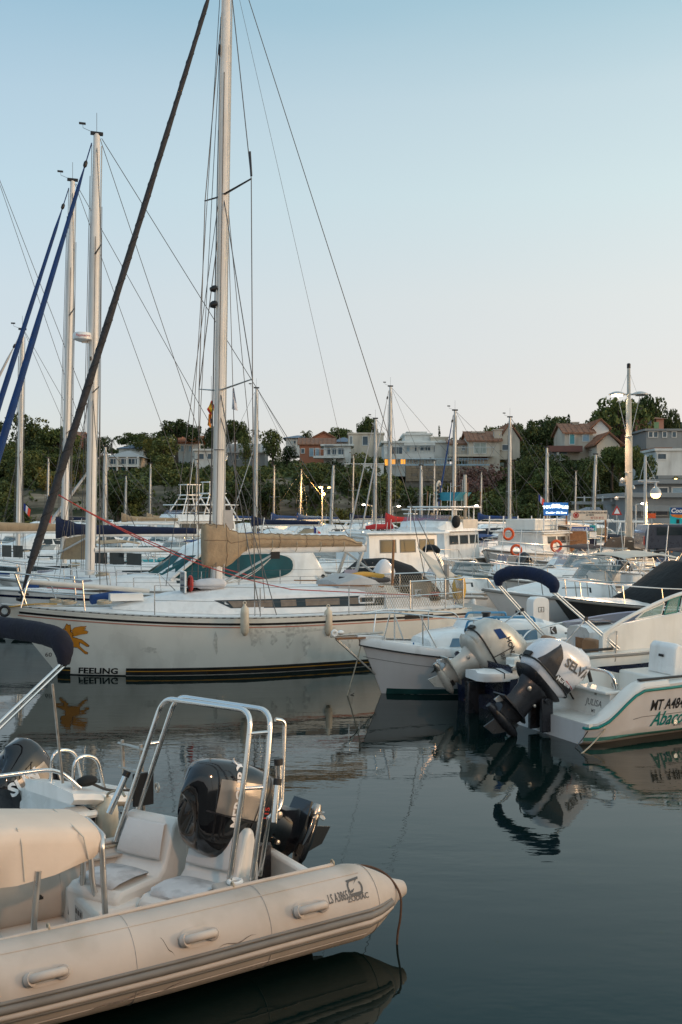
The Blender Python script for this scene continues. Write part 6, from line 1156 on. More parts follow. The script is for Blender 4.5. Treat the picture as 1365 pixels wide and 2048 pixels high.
for k in range(5): bt.p(M().tube([(1.2+.7*k,(-1)**k*.9,3.3),(1.1+.7*k,(-1)**k*.9,4.2+.2*(k%3))],.022,5),'fishing_rod',WOOD)
# excursion boat lit by the quay lamps
ex,_=boat('white excursion boat with orange life rings and cream roof boxes',1062,1150,232,8.8,3.4,1.15,kind='wheel',Y=49,topz=1.0,cat='tour boat',name='excursion_boat',group=None,hullm=GEL)
ex.p(M().box(1.4,6.0,-1.4,1.4,2.24,2.30),'upper_deck',GEL,None,bev=.02)
for x in (1.5,3.0,4.5,5.9):
    for sg in (1,-1): ex.p(M().tube([(x,sg*1.45,2.3),(x,sg*1.45,3.0)],.03,6),'awning_post',GEL)
for (x0,x1) in ((2.0,3.6),(3.9,5.5)): ex.p(M().box(x0,x1,-.8,.8,2.33,2.86),'liferaft_box',GEL2,None,bev=.04)
for sg in (1,-1): 
    for z in (2.55,2.8): ex.p(M().tube([(1.5,sg*1.42,z),(5.9,sg*1.42,z)],.02,5),'upper_rail',STEEL)
    for z in (1.55,1.8): ex.p(M().tube([(.2,sg*1.58,z),(4.6,sg*1.68,z)],.018,5),'side_rail',STEEL)
ex.p(flat(txt2d('Le Bel Edene',.34,.008,.35,.9),(2.6,1.70,.62),(-1,0,0),(0,0,1)),'lettering',RED)
for px,py,lab in ((1017,1068,'upper orange life ring on the excursion boat rail'),(1033,1101,'lower orange life ring on the excursion boat hull'),(1113,1092,'orange life ring at the stern of the excursion boat')):
    lifebuoy(at(px,py,45.2),(.25,-1,0),lab,.235,.062)
bg_=Fr('red_dinghy_cover','crumpled red canvas heaped on a foredeck below the tall distant mast','boat cover',*at(763,1055,57)); cover_mound(bg_,[(-.9,.08,-.1,.5),(-.4,.2,-.1,1),(.2,.2,-.1,1),(.45,.5,-.1,.5),(.7,.08,-.1,.3)],.35,REDC)
# foldaway black hood on the boat behind the buoy
c=at(863,1104,30.8); fh_=Fr('folding_hood','curved black folded canopy on steel hoops behind the wooden pole','boat canopy',c.x,c.y,c.z,20); bimini_roll(fh_,0,.46,.1,((.5,.5,-1.0),(.5,-.5,-1.0)),BLACKC,.085,.12,STEEL,None,arch=.04)

# more small craft filling the rows
for px,Y_,rot,L_b,kd,kw,lab in ((612,33.5,192,6,'cuddy',{},'white cuddy boat just behind the teal glass cruiser stern'),(700,43,194,6.5,'console',{'motor':(False,20)},'white console boat ahead of the wheelhouse boat'),(935,41,190,6,'open',{'motor':(True,30)},'white open boat between wheelhouse boat and radar arch cruiser'),(1000,37,190,5.6,'console',{},'white console boat near the pontoon end'),(1268,33,8,6,'open',{'motor':(True,40)},'white open boat showing a black motor below the lamp post'),(1180,45,188,6.5,'cuddy',{},'white cuddy boat seen between kiosk and cream canopy'),(1335,34,10,6,'console',{'bim':NAVY2,'motor':(False,15)},'white console boat with dark canopy by the grey van'),(95,45,194,7,'cuddy',{},'white cuddy boat behind the navy boom cover, first in line'),(165,48,194,7,'console',{'bim':TAN},'white boat with tan canopy between the two big masts'),(232,51,193,7,'cuddy',{'rails':True},'white cuddy boat beyond the row of teal covers'),(292,53,193,7,'console',{'motor':(False,10)},'white console boat beyond the striped red motor'),(355,49,193,7.5,'cuddy',{'bim':BLUEC},'white boat with blue canopy behind the domed cabin'),(560,48,193,7.5,'cuddy',{},'white cuddy boat seen under the cream boom'),(618,52,193,8,'cruiser',{},'white cruiser seen beyond the boom end'),(1120,36,190,6.2,'console',{'motor':(True,35)},'white boat with black motor behind the cream canopy'),(1225,41,188,6,'cuddy',{},'white cuddy boat at the foot of the banner post')):
    B(lab,px,0,rot+(20 if rot>100 else 0),L_b,L_b*.36,.85,kind=kd,Y=Y_,**kw)
tl=Fr('awning','tan canvas awning strung between the two big masts','awning',*at(150,1112,28.6)); tl.p(M().loft([[V((-.45,.1,-.1)),V((.42,0,-.1)),V((.36,0,.62)),V((-.30,.1,.50))],[V((-.45,.13,-.1)),V((.42,.03,-.1)),V((.36,.03,.62)),V((-.30,.13,.50))]]),'awning_cloth',TAN,None,0); tl.p(M().tube([(-.5,-.05,.05),(.5,-.05,.60)],.03,6),'awning_strut',ALU)
bp_=Fr('deck_panel','blue solar panel lying on the deck in front of the big masts','panel',*at(205,1178,25.3),190); bp_.p(M().box(-.45,.45,-.3,.3,0,.04),'panel_frame',GEL); bp_.p(M().box(-.42,.42,-.27,.27,.041,.05),'panel_cells',BLUEC)

BLF=mat('flag_blue',(.01,.03,.20),.8,var=.1)
for px,py,Y_,la in ((47,1024,44,'small tricolour ensign beyond the tan boom cover'),(88,1037,40,'small tricolour ensign left of the dark furled foresail'),(1077,1004,50.5,'small tricolour ensign beside the lit blue signboard'),(628,1070,46,'small tricolour ensign above the boom end')):
    c=at(px,py,Y_); f=Fr('ensign',la,'flag',*c,0,'tricolour ensigns on boat sterns'); f.p(M().tube([(0,.01,-.9),(0,.01,.45)],.012,5),'flag_staff',WIRE)
    for k,m_ in enumerate((BLF,WHF,RDF)): f.p(M().add([(.02+.10*k,0,.4-.10*k-.0),(.12+.10*k,.03,.30-.10*k),(.10+.08*k,.03,-.02-.10*k),(.02+.08*k,0,.08-.10*k)],[(0,1,2,3)]),'flag_panel',m_,None,0)

for px,Y_,L_,zt,lab,ln in ((300,74,9,6.8,'distant yacht with thin bare mast left of the tower boat',.01),(392,84,9,7.6,'distant yacht whose mast stands just left of the cream mast',.02),(548,86,9,7.2,'distant yacht with thin mast right of the two toned mast',.008),(600,80,9,6.6,'distant yacht with thin mast before the rocky cliff, left of the orange lamp',.03),(705,88,9,8.2,'distant yacht with thin mast below the cream cube villa',.02),(868,82,9,7.4,'distant yacht with thin mast under the stone retaining wall',.01),(962,84,9,6.6,'distant yacht with thin mast by the pinkish shrub',.012),(1150,78,9,6.4,'distant yacht with thin mast behind the kiosk',.02),(95,70,9,7.0,'distant yacht with thin mast behind the dark furled foresail',.015),(250,66,9,5.6,'distant yacht with short thin mast beyond the blue boom cover',.02),(440,90,9,5.8,'distant yacht with thin mast hidden behind the cream one',.01)):
    yacht(lab,px,Y_,L_,198+rng.uniform(-6,20),5,zt,sp=(zt*.62,),ma=ALU,lean=ln,detail=False,a=.058,stripe=rng.choice((None,NAVYP,RED)),cover=rng.choice((None,NAVY,TAN,BLUEC)),windows=True)
for px,Y_,rot,L_,kd,kw,lab in ((430,60,215,7,'cuddy',{},'small white cuddy boat far behind the tan wrapped mast'),(470,64,222,7,'console',{'bim':BLUEC},'small boat with blue canopy far behind the tan wrapped mast'),(530,62,210,7,'cruiser',{},'small white cruiser under the distant navy sail cover'),(590,58,216,7,'cuddy',{'bim':NAVY2},'small boat with dark canopy behind the tan boom'),(650,56,224,7,'cuddy',{},'small white boat below the orange lamp'),(690,60,214,7.5,'cruiser',{},'small white cruiser left of the red sail cover'),(725,54,218,6.5,'console',{'cover':'mound'},'small boat with black mound under the slanting masts'),(805,64,220,8,'cruiser',{},'white cruiser between red cover and trawler'),(925,58,225,7,'cuddy',{'bim':BLUEC},'small boat with blue canopy right of the trawler'),(965,53,218,6.5,'console',{},'small white console boat left of the excursion boat'),(1000,60,216,7,'cruiser',{},'small white cruiser behind the roof boxes'),(1145,62,222,7,'cuddy',{},'small white boat under the banner board'),(1185,58,214,6.5,'cuddy',{'bim':NAVY2},'small boat with dark canopy under the banner board'),(1215,54,220,6.5,'console',{},'small white console boat left of the tall lamp post'),(1240,49,212,6,'cuddy',{'cover':'mound'},'small boat with black cover at the tall lamp post'),(30,58,216,7,'cuddy',{},'small white boat behind the weathered short mast'),(105,62,222,7,'cruiser',{},'small white cruiser between dark foresail and masts'),(150,58,214,7,'cuddy',{'bim':NAVY2},'small boat with dark canopy between the two masts'),(215,60,218,7,'console',{},'small white console boat under the navy boom cover'),(270,58,212,7,'cuddy',{},'small white cuddy boat under the navy boom cover'),(325,62,220,7,'cuddy',{'bim':TEALC},'small boat with teal canopy before the tower boat'),(395,55,216,6.5,'console',{},'small white console boat beside the domed roof')):
    B(lab,px,0,rot,L_,L_*.34,.9,kind=kd,Y=Y_,group='small boats in the far rows',**kw)
# ================================================================ quay lamps, signs, kiosk, van
def plight(name,loc,e,col,r=.12,spot=0):
    l=bpy.data.lights.new(name,'SPOT' if spot else 'POINT')
    if spot: l.spot_size=R(spot); l.spot_blend=.6
    l.energy=e; l.color=col; l.shadow_soft_size=r; o=bpy.data.objects.new(name,l); COL.objects.link(o); o.location=loc
c=at(1258,1104,54); lp=Fr('street_lamp','tall cream lamp post with two flat arms, only one of them lit','street lamp',c.x,c.y,QZ)
lp.p(M().lathe((0,0,-.02),(0,0,1),[(.36,0),(.36,.06),(.20,.08),(.20,.5),(.19,.5),(.19,6.0),(.15,6.05),(.145,8.0),(.10,8.05),(.085,9.85),(.05,9.9),(.05,10.0)],16),'pole',mat('lamp_post_cream',(.44,.41,.35),.5,var=.1,scale=3,dirt=.25),None,50)
lp.p(M().lathe((0,0,9.72),(0,0,1),[(.10,0),(.10,.22),(.06,.26)],12),'pole_cap',BLK)
for sg in (1,-1):
    a_=lp.p(M().tube([(0,0,8.30),(sg*.35,0,8.30)],.05,8),'lamp_arm',ALU)
    hd=M(); rs=[]
    for i in range(9):
        t=i/8; x=sg*(.22+.85*t); hw=.24*math.sin(PI*(.12+.80*t)); hh=.16*math.sin(PI*(.1+.85*t)); rs.append([V((x,hw*math.cos(q),8.31+(hh if math.sin(q)>0 else .05)*math.sin(q)))for q in (2*PI*j/12 for j in range(12))])
    h_=lp.p(hd.loft(rs),'lamp_head',ALU,None,60)
    gl=M().loft([[V((sg*(.35+.55*t),.19*math.sin(PI*(.15+.7*t))*u,8.245)) for u in (-1,-.3,.3,1)] for t in (0,.25,.5,.75,1)],(0,0),False); gl2=M().add(gl.v,gl.f).add([V(p)-V((0,0,.03)) for p in gl.v],[tuple(reversed(f)) for f in gl.f]); lp.p(gl2,'lamp_lens',LAMPW if sg<0 else ALU,h_)
    lp.p(M().tube([(sg*.45,0,8.35),(0,0,9.6)],.008,4).tube([(sg*.6,0,8.22),(sg*.12,0,6.1)],.018,5),'lamp_stay',ALU)
    if sg<0: 
        gl3=M().ball((-.62,0,8.26),.10,10,(2.6,1.5,.55)); lp.p(gl3,'lamp_glow_bowl',mat('lamp_bulb_bright',(1,.88,.70),.5,var=0,emit=25),h_); plight('lamp_light',(c.x-.95,c.y-.1,QZ+8.20),3000,(1,.62,.34),.2,132); bpy.data.objects['lamp_light'].rotation_euler=(R(-26),R(30),0)
lp.p(M().torus((0,0,6.03),(0,0,1),.19,.03,16,6).torus((0,0,4.1),(0,0,1),.20,.025,16,6),'pole_collar',ALU); lp.p(M().ball((-.33,0,3.65),.16,10),'camera_housing',ALU); lp.p(M().box(-.7,-.2,-.05,.05,2.72,2.8).lathe((-.66,0,2.6),(0,0,1),[(.10,0),(.12,.1),(.05,.16)],10),'camera_arm',ALU); lp.p(M().lathe((.22,0,3.2),(0,0,1),[(.12,0),(.12,.1),(.03,.22)],10),'camera_housing',ALU)
c=at(1291,1120,45); l2=Fr('street_lamp','grey lamp post with hanging round globe lamp, lower half glowing','street lamp',c.x,c.y,c.z)
l2.p(M().lathe((0,0,0),(0,0,1),[(.12,0),(.085,.05),(.075,2.5),(.06,4.6),(.03,4.72)],12),'pole',PAINTG,None,60); l2.p(M().tube([(-.32,0,3.55),(.62,0,3.50)],.045,8).tube([(-.25,0,3.58),(0,0,4.6)],.012,5).tube([(.46,0,3.58),(0,0,4.6)],.012,5).tube([(.47,0,3.5),(.47,0,3.30)],.06,8),'lamp_arm',PAINTG)
l2.p(M().lathe((.47,0,3.0),(0,0,1),[(.245,-.01),(.24,.04),(.20,.16),(.12,.25),(.06,.31)],18),'lamp_hood',ALU,None,60); l2.p(M().lathe((.47,0,2.99),(0,0,1),[(.01,-.225),(.10,-.21),(.18,-.15),(.222,-.06),(.232,0)],18),'globe',LAMPO,None,60); plight('globe_light',(c.x+.47,c.y-.1,c.z+2.68),800,(1,.60,.28),.2,165)
def slamp(px,py,pyb,Y,side,label,glow,arm=.7,en=0,col=(1,.6,.25)):
    c=at(px,pyb,Y); h=(pyb-py)*Y/F; f=Fr('street_lamp',label,'street lamp',c.x,c.y,c.z,0,'small lamps along the far quays'); f.p(M().lathe((0,0,0),(0,0,1),[(.10,0),(.06,.1),(.045,h)],8),'pole',ALU); f.p(M().tube([(0,0,h-.05),(side*arm,0,h+.05)],.035,6),'lamp_arm',ALU)
    f.p(M().ball((side*arm,0,h+.02),.10,8,(1.7,.9,.6)),'lamp_head',glow)
    if en: plight('quay_light',(c.x+side*arm,c.y-.2,c.z+h-.3),en,col)
    return f
o=slamp(645,975,1075,80,-1,'lamp pole with two bright orange lamps in front of the cliff',LAMPS,.12,900,(1,.5,.12)); o.p(M().ball((.1,-.1,(1075-988)*80/F),.13,8),'lower_lamp',LAMPS); o.p(M().ball((.55,0,(1075-975)*80/F),.08,8,(1.5,1,.6)),'second_lamp',LAMPS)
slamp(745,1010,1060,84,-1,'small lamp with white glow beside two slanting masts',LAMPW,.7,60); slamp(786,1013,1060,84,1,'small lamp beside the tallest distant mast',LAMPW,.5); slamp(938,1012,1075,78,1,'small lamp between trawler and excursion boat',LAMPW,.6); slamp(1018+254,1008,1080,70,1,'thin quay lamp with white glow before the concrete port building',LAMPW,.5); slamp(334,1030,1075,88,1,'short quay lamp behind the tuna tower boat',LAMPO,.1)
slamp(1356,860,985,150,-1,'lamp on the upper road beside the flat roofed house',LAMPO,.9); slamp(1352,958,990,105,0,'lamp glowing at the terrace of the port building',LAMPO,.0); slamp(1300,955,985,104,1,'floodlight pole with twin heads over the port terrace',ALU,.4)
# kiosk awning, signboards
K=52
def board(px0,py0,px1,py1,Y,ma,label,cat,name,posts,th=.08,group=None):
    a=at(px0,py0,Y); b=at(px1,py1,Y); w_=b.x-a.x; h_=a.z-b.z; f=Fr(name,label,cat,a.x,a.y,b.z,0,group); f.p(M().box(0,w_,0,th,0,h_),'sign_panel',ma,None,bev=.01)
    for x in posts: f.p(M().box(x*w_-.04,x*w_+.04,th+.003,th+.083,QZ-b.z,h_*.7),'sign_post',WOOD)
    return f,w_,h_
BLS=mat('sign_blue_lit',(.02,.14,.42),.4,var=.1,emit=.35); WGL=mat('sign_white_lit',(.80,.92,1),.4,var=0,emit=1.6)
s1,w_,h_=board(1088,1005,1137,1031,50,BLS,'lit blue signboard with curved white lettering above the kiosk','sign','signboard',(.08,.95))
for k,(t,x,z,sz,rot) in enumerate((('TOURS',.24,.56,.22,.10),('DES',.50,.62,.25,0),('CALES',.76,.56,.22,-.10))): s1.p(flat(txt2d(t,sz*w_/1.3,.05),(w_*x,-.006,h_*z),(math.cos(rot),0,math.sin(rot)),(-math.sin(rot),0,math.cos(rot))),'lettering',WGL,None,0)
s1.p(flat(txt2d('Cooking Old Store',.17*w_/1.3,.03,.3,.85),(w_*.5,-.006,h_*.14),(1,0,0),(0,0,1)),'lettering',WGL,None,0)
s2,w_,h_=board(1143,1021,1215,1040,50,mat('banner_cream',(.74,.62,.50),.6,var=.05),'cream banner board with red crest and lettering, on a wooden post','sign','signboard',(.97,))
for t,x,z,sz,m_ in (('NAVETTES ET PROMENADES EN MER',.57,.68,.125,BLK),('ILE VERTE',.52,.44,.12,BLK),('06 12 51 60 12',.72,.14,.14,RED)): s2.p(flat(txt2d(t,sz*w_/1.8,.02,0,.75),(w_*x,-.006,h_*z),(1,0,0),(0,0,1)),'lettering',m_,None,0)
cr_=M().torus((w_*.13,-.008,h_*.5),(0,1,0),h_*.27,.02,16,4).box(w_*.13-.07,w_*.13+.07,-.010,-.004,h_*.34,h_*.66); s2.p(cr_,'crest',RED)
kx=Fr('ticket_kiosk','ticket kiosk with sloping cream awning on thin posts','kiosk',*at(1065,1110,50).xy,QZ); a=lambda px,py,Y:kx.loc(at(px,py,Y))
q=[a(1065,1037,50),a(1138,1052,49),a(1187,1052,51),a(1112,1041,53)]; kx.p(M().loft([[p for p in q],[p-V((0,0,.07)) for p in q]]),'awning',mat('awning_cream',(.70,.60,.50),.7,var=.05),None,0)
q=[a(1060,1045,50.3),a(1088,1038,49.6),a(1115,1047,50),a(1090,1048,51)]; kx.p(M().loft([[p for p in q],[p-V((0,0,.06)) for p in q]]),'grey_awning',GREYT,None,0)
for px,Y_ in ((1087,49.7),(1135,49.3),(1139,49.3),(1144,50.6),(1186,51)): p=a(px,1050,Y_); kx.p(M().tube([(p.x,p.y,0),p],.035,6),'awning_post',STEELR)
p=a(1141,1053,49.25); kx.p(M().box(p.x,p.x+1.15,p.y,p.y+.03,p.z-.20,p.z-.02),'valance_sign',mat('valance_blue',(.02,.08,.30),.6)); kx.p(flat(txt2d('Promenade en Mer',.16,.01),(p.x+.57,p.y-.006,p.z-.17),(1,0,0),(0,0,1)),'lettering',WHL,None,0)
kx.p(M().box(p.x-.1,p.x+.9,p.y+.3,p.y+1.0,0,1.0),'counter',WOOD,None,bev=.02); 
for k in range(3): kx.p(M().box(p.x+1.0,p.x+1.35,p.y+.2,p.y+.23,.35+.34*k,.62+.34*k),'price_board',(NAVYP,GEL,TEALC)[k])
po,w_,h_=board(1341,1015,1384,1058,48,mat('poster_teal',(.0,.30,.36),.5,var=.06,emit=.15),'teal advertising poster with orange band on the quay, cut by the picture edge','poster','poster_stand',(.1,.9))
po.p(M().box(0,w_,-.010,-.003,h_*.68,h_),'poster_band',mat('poster_navy',(.01,.06,.22),.5)); po.p(M().prism([V((0,-.016,h_*.68)),V((w_,-.016,h_*.66)),V((w_,-.016,h_*.50)),V((w_*.35,-.016,h_*.52)),V((w_*.1,-.016,h_*.58))],(0,.005,0)),'poster_swoosh',mat('poster_orange',(.62,.18,.02),.5)); po.p(flat(txt2d('Cooking',.30,.04,.2),(w_*.52,-.014,h_*.76),(1,0,0),(0,0,1)),'lettering',WHL,None,0)
for k,x in enumerate((.28,.55)): po.p(M().box(w_*x,w_*x+.15,-.012,-.004,h_*(.26-.08*k),h_*(.26-.08*k)+.2),'poster_photo',(BLK,RED)[k])
po.p(M().box(0,w_,-.05,.10,-.75,-.08),'planter_box',WOOD,None,bev=.02)
c=at(1325,1110,42); vn=Fr('van','dark grey van parked on the quay beside the globe lamp','van',c.x,c.y,c.z,0)
bd=M().loft([[V((x,y,z)) for x,z in ((-.95,0.25),(-.97,.9),(-.88,1.15),(-.80,1.30),(2.4,1.30),(2.6,.9),(2.6,.25))] for y in (-.85,.85)]); vn.p(bd,'body',mat('van_dark_grey',(.05,.055,.075),.3,.2,var=.1,coat=.5),None,30,bev=.06)
vn.p(M().box(-.5,2.2,-.866,-.858,.85,1.18),'side_window',GLASS); vn.p(M().box(-.985,-.955,-.78,-.62,.45,.80),'tail_light',RED,None,bev=.01)
for x in (-.3,1.8):
    wh=vn.p(M().lathe((x,-.88,.0),(0,1,0),[(.2,-.01),(.30,0),(.30,.18),(.2,.19)],18),'wheel',RUB); vn.p(M().lathe((x,-.895,.0),(0,1,0),[(.05,-.01),(.17,0),(.18,.02)],14),'rim',ALU,wh)
c=at(1140,1075,60); tr_=Fr('warning_sign','small triangular road sign beyond the banner board','sign',*at(1234,1070,66).xy,QZ,0); tr_.p(M().tube([(0,0,0),(0,0,2.0)],.03,6),'sign_post',ALU); tr_.p(M().prism([V((-.35,-.04,1.75)),V((.35,-.04,1.75)),V((0,-.04,2.4))],(0,.03,0)),'sign_face',RED); tr_.p(M().prism([V((-.2,-.046,1.84)),V((.2,-.046,1.84)),V((0,-.046,2.22))],(0,.004,0)),'sign_centre',WHL)
os_=Fr('orange_sign','small orange road sign in front of the concrete port building','sign',*at(1304,1078,72).xy,QZ); os_.p(M().tube([(0,0,0),(0,0,1.9)],.03,6),'sign_post',ALU); os_.p(M().box(-.28,.28,-.04,-.01,1.5,1.85),'sign_face',ORAN)

# ================================================================ houses on the hill, and the port building
WW=mat('render_white',(.70,.69,.65),.85,var=.06,scale=.6,dirt=.5,dcol=(.28,.26,.23)); WC=mat('render_cream',(.60,.52,.42),.85,var=.07,scale=.6,dirt=.5,dcol=(.25,.2,.16)); WT=mat('render_terracotta',(.48,.19,.11),.85,var=.08,scale=.6,dirt=.25,dcol=(.22,.1,.06)); WB=mat('render_brown_red',(.22,.10,.08),.85,var=.08,scale=.6); WGY=mat('render_grey',(.27,.28,.28),.85,var=.08,scale=.4,dirt=.35,dcol=(.14,.14,.14)); WP=mat('render_pink',(.48,.24,.17),.85,var=.06,scale=.6)
RT=mat('roof_clay',(.26,.125,.075),.9,var=.3,scale=2.5,bump=.6,bscale=6); RO=mat('roof_orange_clay',(.46,.17,.08),.9,var=.2,scale=2.5); RS=mat('roof_blue_grey',(.12,.16,.22),.6,var=.1); RP=mat('roof_pale',(.40,.38,.36),.8,var=.08); WIN=mat('house_window',(.05,.09,.12),.12,var=.3,scale=.8); SHT=mat('shutter_turquoise',(.10,.34,.37),.6); SHB=mat('shutter_pale_blue',(.30,.42,.50),.6); SHG=mat('shutter_green',(.20,.34,.18),.6); LITW=mat('lit_window_orange',(1,.42,.06),.5,var=.25,scale=1.2,emit=.95)
class House:
    def __init__(s,name,label,px0,px1,pyb,pyt,Y,depth,wall,rot=0,cat='house',ext=1.5,par=None):
        a=at(px0,pyb,Y); b=at(px1,pyt,Y); s.w=b.x-a.x; s.h=b.z-a.z; s.d=depth; s.Y=Y; s.px0=px0; s.pyb=pyb; s.s=Y/F
        if par is None: s.f=Fr(name,label,cat,a.x,a.y,a.z,rot,'houses on the hillside'); s.dx=s.dz=0; s.dy=0
        else: s.f=par.f; q=s.f.loc(a); s.dx=q.x; s.dz=q.z; s.dy=q.y
        s.f.p(M().box(s.dx,s.dx+s.w,s.dy,s.dy+depth,s.dz-ext,s.dz+s.h),'wall' if par is None else 'wing_wall',wall); s.wall=wall
    def X(s,px): return s.dx+(px-s.px0)*s.s
    def Z(s,py): return s.dz+(s.pyb-py)*s.s
    def win(s,x0,y0,x1,y1,ma=None,frame=True,nm='window'):
        X0,X1,Z0,Z1=s.X(x0),s.X(x1),s.Z(y1),s.Z(y0); y=s.dy; e=.10
        if frame:
            fr=M()
            for bx in ((X0-e,X1+e,Z1,Z1+e),(X0-e,X1+e,Z0-e,Z0),(X0-e,X0,Z0,Z1),(X1,X1+e,Z0,Z1)): fr.box(bx[0],bx[1],y-.09,y+.04,bx[2],bx[3])
            if X1-X0>1.2: 
                for k in range(1,int((X1-X0)/.9)+1): xx=X0+(X1-X0)*k/(int((X1-X0)/.9)+1); fr.box(xx-.04,xx+.04,y-.08,y+.03,Z0,Z1)
            w_=s.f.p(fr,nm,WW if ma is not SHG else WP); s.f.p(M().box(X0,X1,y-.045,y-.02,Z0,Z1),'pane',ma or WIN,w_)
        else: s.f.p(M().box(X0,X1,y-.06,y-.02,Z0,Z1),nm,ma or WIN)
    def gable(s,rise,ma,over=.35,axis='x',nm='roof'):
        z=s.dz+s.h; o=over
        if axis=='x': prof=[V((s.dx-o,s.dy-o,z-.12)),V((s.dx-o,s.dy+s.d/2,z+rise)),V((s.dx-o,s.dy+s.d+o,z-.12)),V((s.dx-o,s.dy+s.d+o,z+.06)),V((s.dx-o,s.dy+s.d/2,z+rise+.2)),V((s.dx-o,s.dy-o,z+.06))]; vec=(s.w+2*o,0,0)
        else: prof=[V((s.dx-o,s.dy-o,z-.12)),V((s.dx+s.w/2,s.dy-o,z+rise)),V((s.dx+s.w+o,s.dy-o,z-.12)),V((s.dx+s.w+o,s.dy-o,z+.06)),V((s.dx+s.w/2,s.dy-o,z+rise+.2)),V((s.dx-o,s.dy-o,z+.06))]; vec=(0,s.d+2*o,0)
        if axis=='y': s.f.p(M().prism([V((s.dx,s.dy+.003,z)),V((s.dx+s.w,s.dy+.003,z)),V((s.dx+s.w/2,s.dy+.003,z+rise))],(0,s.d-.006,0)),'gable_wall',s.wall)
        else: s.f.p(M().prism([V((s.dx+.003,s.dy,z)),V((s.dx+.003,s.dy+s.d,z)),V((s.dx+.003,s.dy+s.d/2,z+rise))],(s.w-.006,0,0)),'gable_wall',s.wall)
        r=s.f.p(M().prism(prof,vec),nm,ma)
        rd=M(); n=max(4,int((s.w if axis=='x' else s.d)/.55))
        for i in range(n+1):
            t=i/n
            if axis=='x': x=s.dx-o+(s.w+2*o)*t; rd.tube([(x,s.dy-o,z+.07),(x,s.dy+s.d/2,z+rise+.21)],.07,5)
            else:
                y=s.dy-o+(s.d+2*o)*t
                for q in (-1,1): rd.tube([(s.dx+s.w/2+q*(s.w/2+o),y,z+.07),(s.dx+s.w/2,y,z+rise+.21)],.07,5)
        tl=s.f.p(rd,'roof_tiles',ma,r); tl['kind']='stuff'; return r
    def hip(s,rise,ma,over=.4):
        z=s.dz+s.h; o=over; k=min(s.d,s.w)*.45
        s.f.p(M().add([(s.dx-o,s.dy-o,z),(s.dx+s.w+o,s.dy-o,z),(s.dx+s.w+o,s.dy+s.d+o,z),(s.dx-o,s.dy+s.d+o,z),(s.dx+k,s.dy+s.d/2,z+rise),(s.dx+s.w-k,s.dy+s.d/2,z+rise)],[(0,1,5,4),(1,2,5),(2,3,4,5),(3,0,4),(3,2,1,0)]),'roof',ma)
    def flat(s,over=.3,th=.3,ma=None): z=s.dz+s.h; s.f.p(M().box(s.dx-over,s.dx+s.w+over,s.dy-over,s.dy+s.d+over,z,z+th),'roof',ma or s.wall,None,bev=.03)
    def slab(s,x0,x1,y,dep=1.5,th=.25,ma=None,nm='balcony',rail=None):
        z=s.Z(y); sl=s.f.p(M().box(s.X(x0),s.X(x1),s.dy-dep,s.dy-.003,z-th,z),nm,ma or s.wall)
        if rail:
            m=M().tube([(s.X(x0),s.dy-dep+.05,z+1),(s.X(x1),s.dy-dep+.05,z+1)],.05,5); n=max(3,int((s.X(x1)-s.X(x0))/.5))
            for i in range(n+1): xx=s.X(x0)+(s.X(x1)-s.X(x0))*i/n; m.tube([(xx,s.dy-dep+.05,z),(xx,s.dy-dep+.05,z+1)],.03,4)
            s.f.p(m,'railing',rail,sl)
    def chim(s,px,y0,y1,dy=2,w=.8,ma=None): s.f.p(M().box(s.X(px)-w/2,s.X(px)+w/2,s.dy+dy,s.dy+dy+w,s.Z(y1),s.Z(y0)).box(s.X(px)-w*.65,s.X(px)+w*.65,s.dy+dy-.1,s.dy+dy+w+.1,s.Z(y0),s.Z(y0)+.15),'chimney',ma or s.wall)
h=House('house','cream villa with glazed verandas one above the other under a hipped roof',218,280,942,914,150,6,WC); h.hip(1.1,RP)
for x0,x1 in ((221,232),(243,256),(258,270),(272,278)): h.win(x0,918,x1,928,WIN); h.win(x0,933,x1,941,SHT if x0<250 else WIN)
h.slab(217,281,931,1.2,.25,WW,'balcony',PAINTG)
for x in (219,238,257,279): h.f.p(M().box(h.X(x)-.12,h.X(x)+.12,-1.15,-.9,h.Z(942),h.Z(914)),'veranda_column',WW)
h=House('house','white annexe with blue grey roof just above the veranda villa',238,287,912,897,168,6,WW); h.hip(.9,RS)
h=House('house','brown red house half hidden by pines at the far left of the ridge',108,156,925,878,165,8,WB); h.gable(1.3,RT); h.win(115,890,121,900,WIN); h.win(140,890,146,900,WIN)
h=House('house','white cottage with orange clay roof beside the dark pines',356,398,912,886,160,7,WW); h.gable(1.2,RO); h.win(362,892,368,903,SHB); h.win(378,892,384,903,SHB)
h=House('house','low white house between the cottage and the cream mast',390,432,922,902,152,6,WW); h.flat(); h.win(396,908,408,918,WIN); h.win(416,908,426,918,WIN)
h=House('house','low house with pale sloping grey roofs right of the cream mast',456,530,922,905,156,7,WGY); h.gable(1.4,RP); h.win(470,910,478,918,WIN); h.win(500,910,510,918,WIN)
h=House('house','round topped white house with a low blue roof behind the terracotta villa',572,618,895,876,185,8,WW); h.hip(.8,RS,.6); h.win(588,882,592,887,WIN)
h=House('house','terracotta villa with gabled clay roof and recessed balcony',600,668,914,889,160,7,WT); h.gable(1.1,RT); h.win(620,897,627,912,SHB); h.win(632,897,638,912,SHB); h.win(603,898,609,906,WIN); h.win(652,896,664,911,WIN)
h2=House('','',628,668,889,876,166,6,WT,par=h,ext=1); h2.gable(.9,RT,.3,'y'); h2.win(646,879,650,884,WIN)
h=House('house','modern white villa with pale balcony slab on a pillar, centre of the hill',648,702,916,892,152,6,WW); h.flat(.5,.25,WW)
for x0,x1 in ((654,661),(665,673),(677,688)): h.win(x0,896,x1,909,WIN)
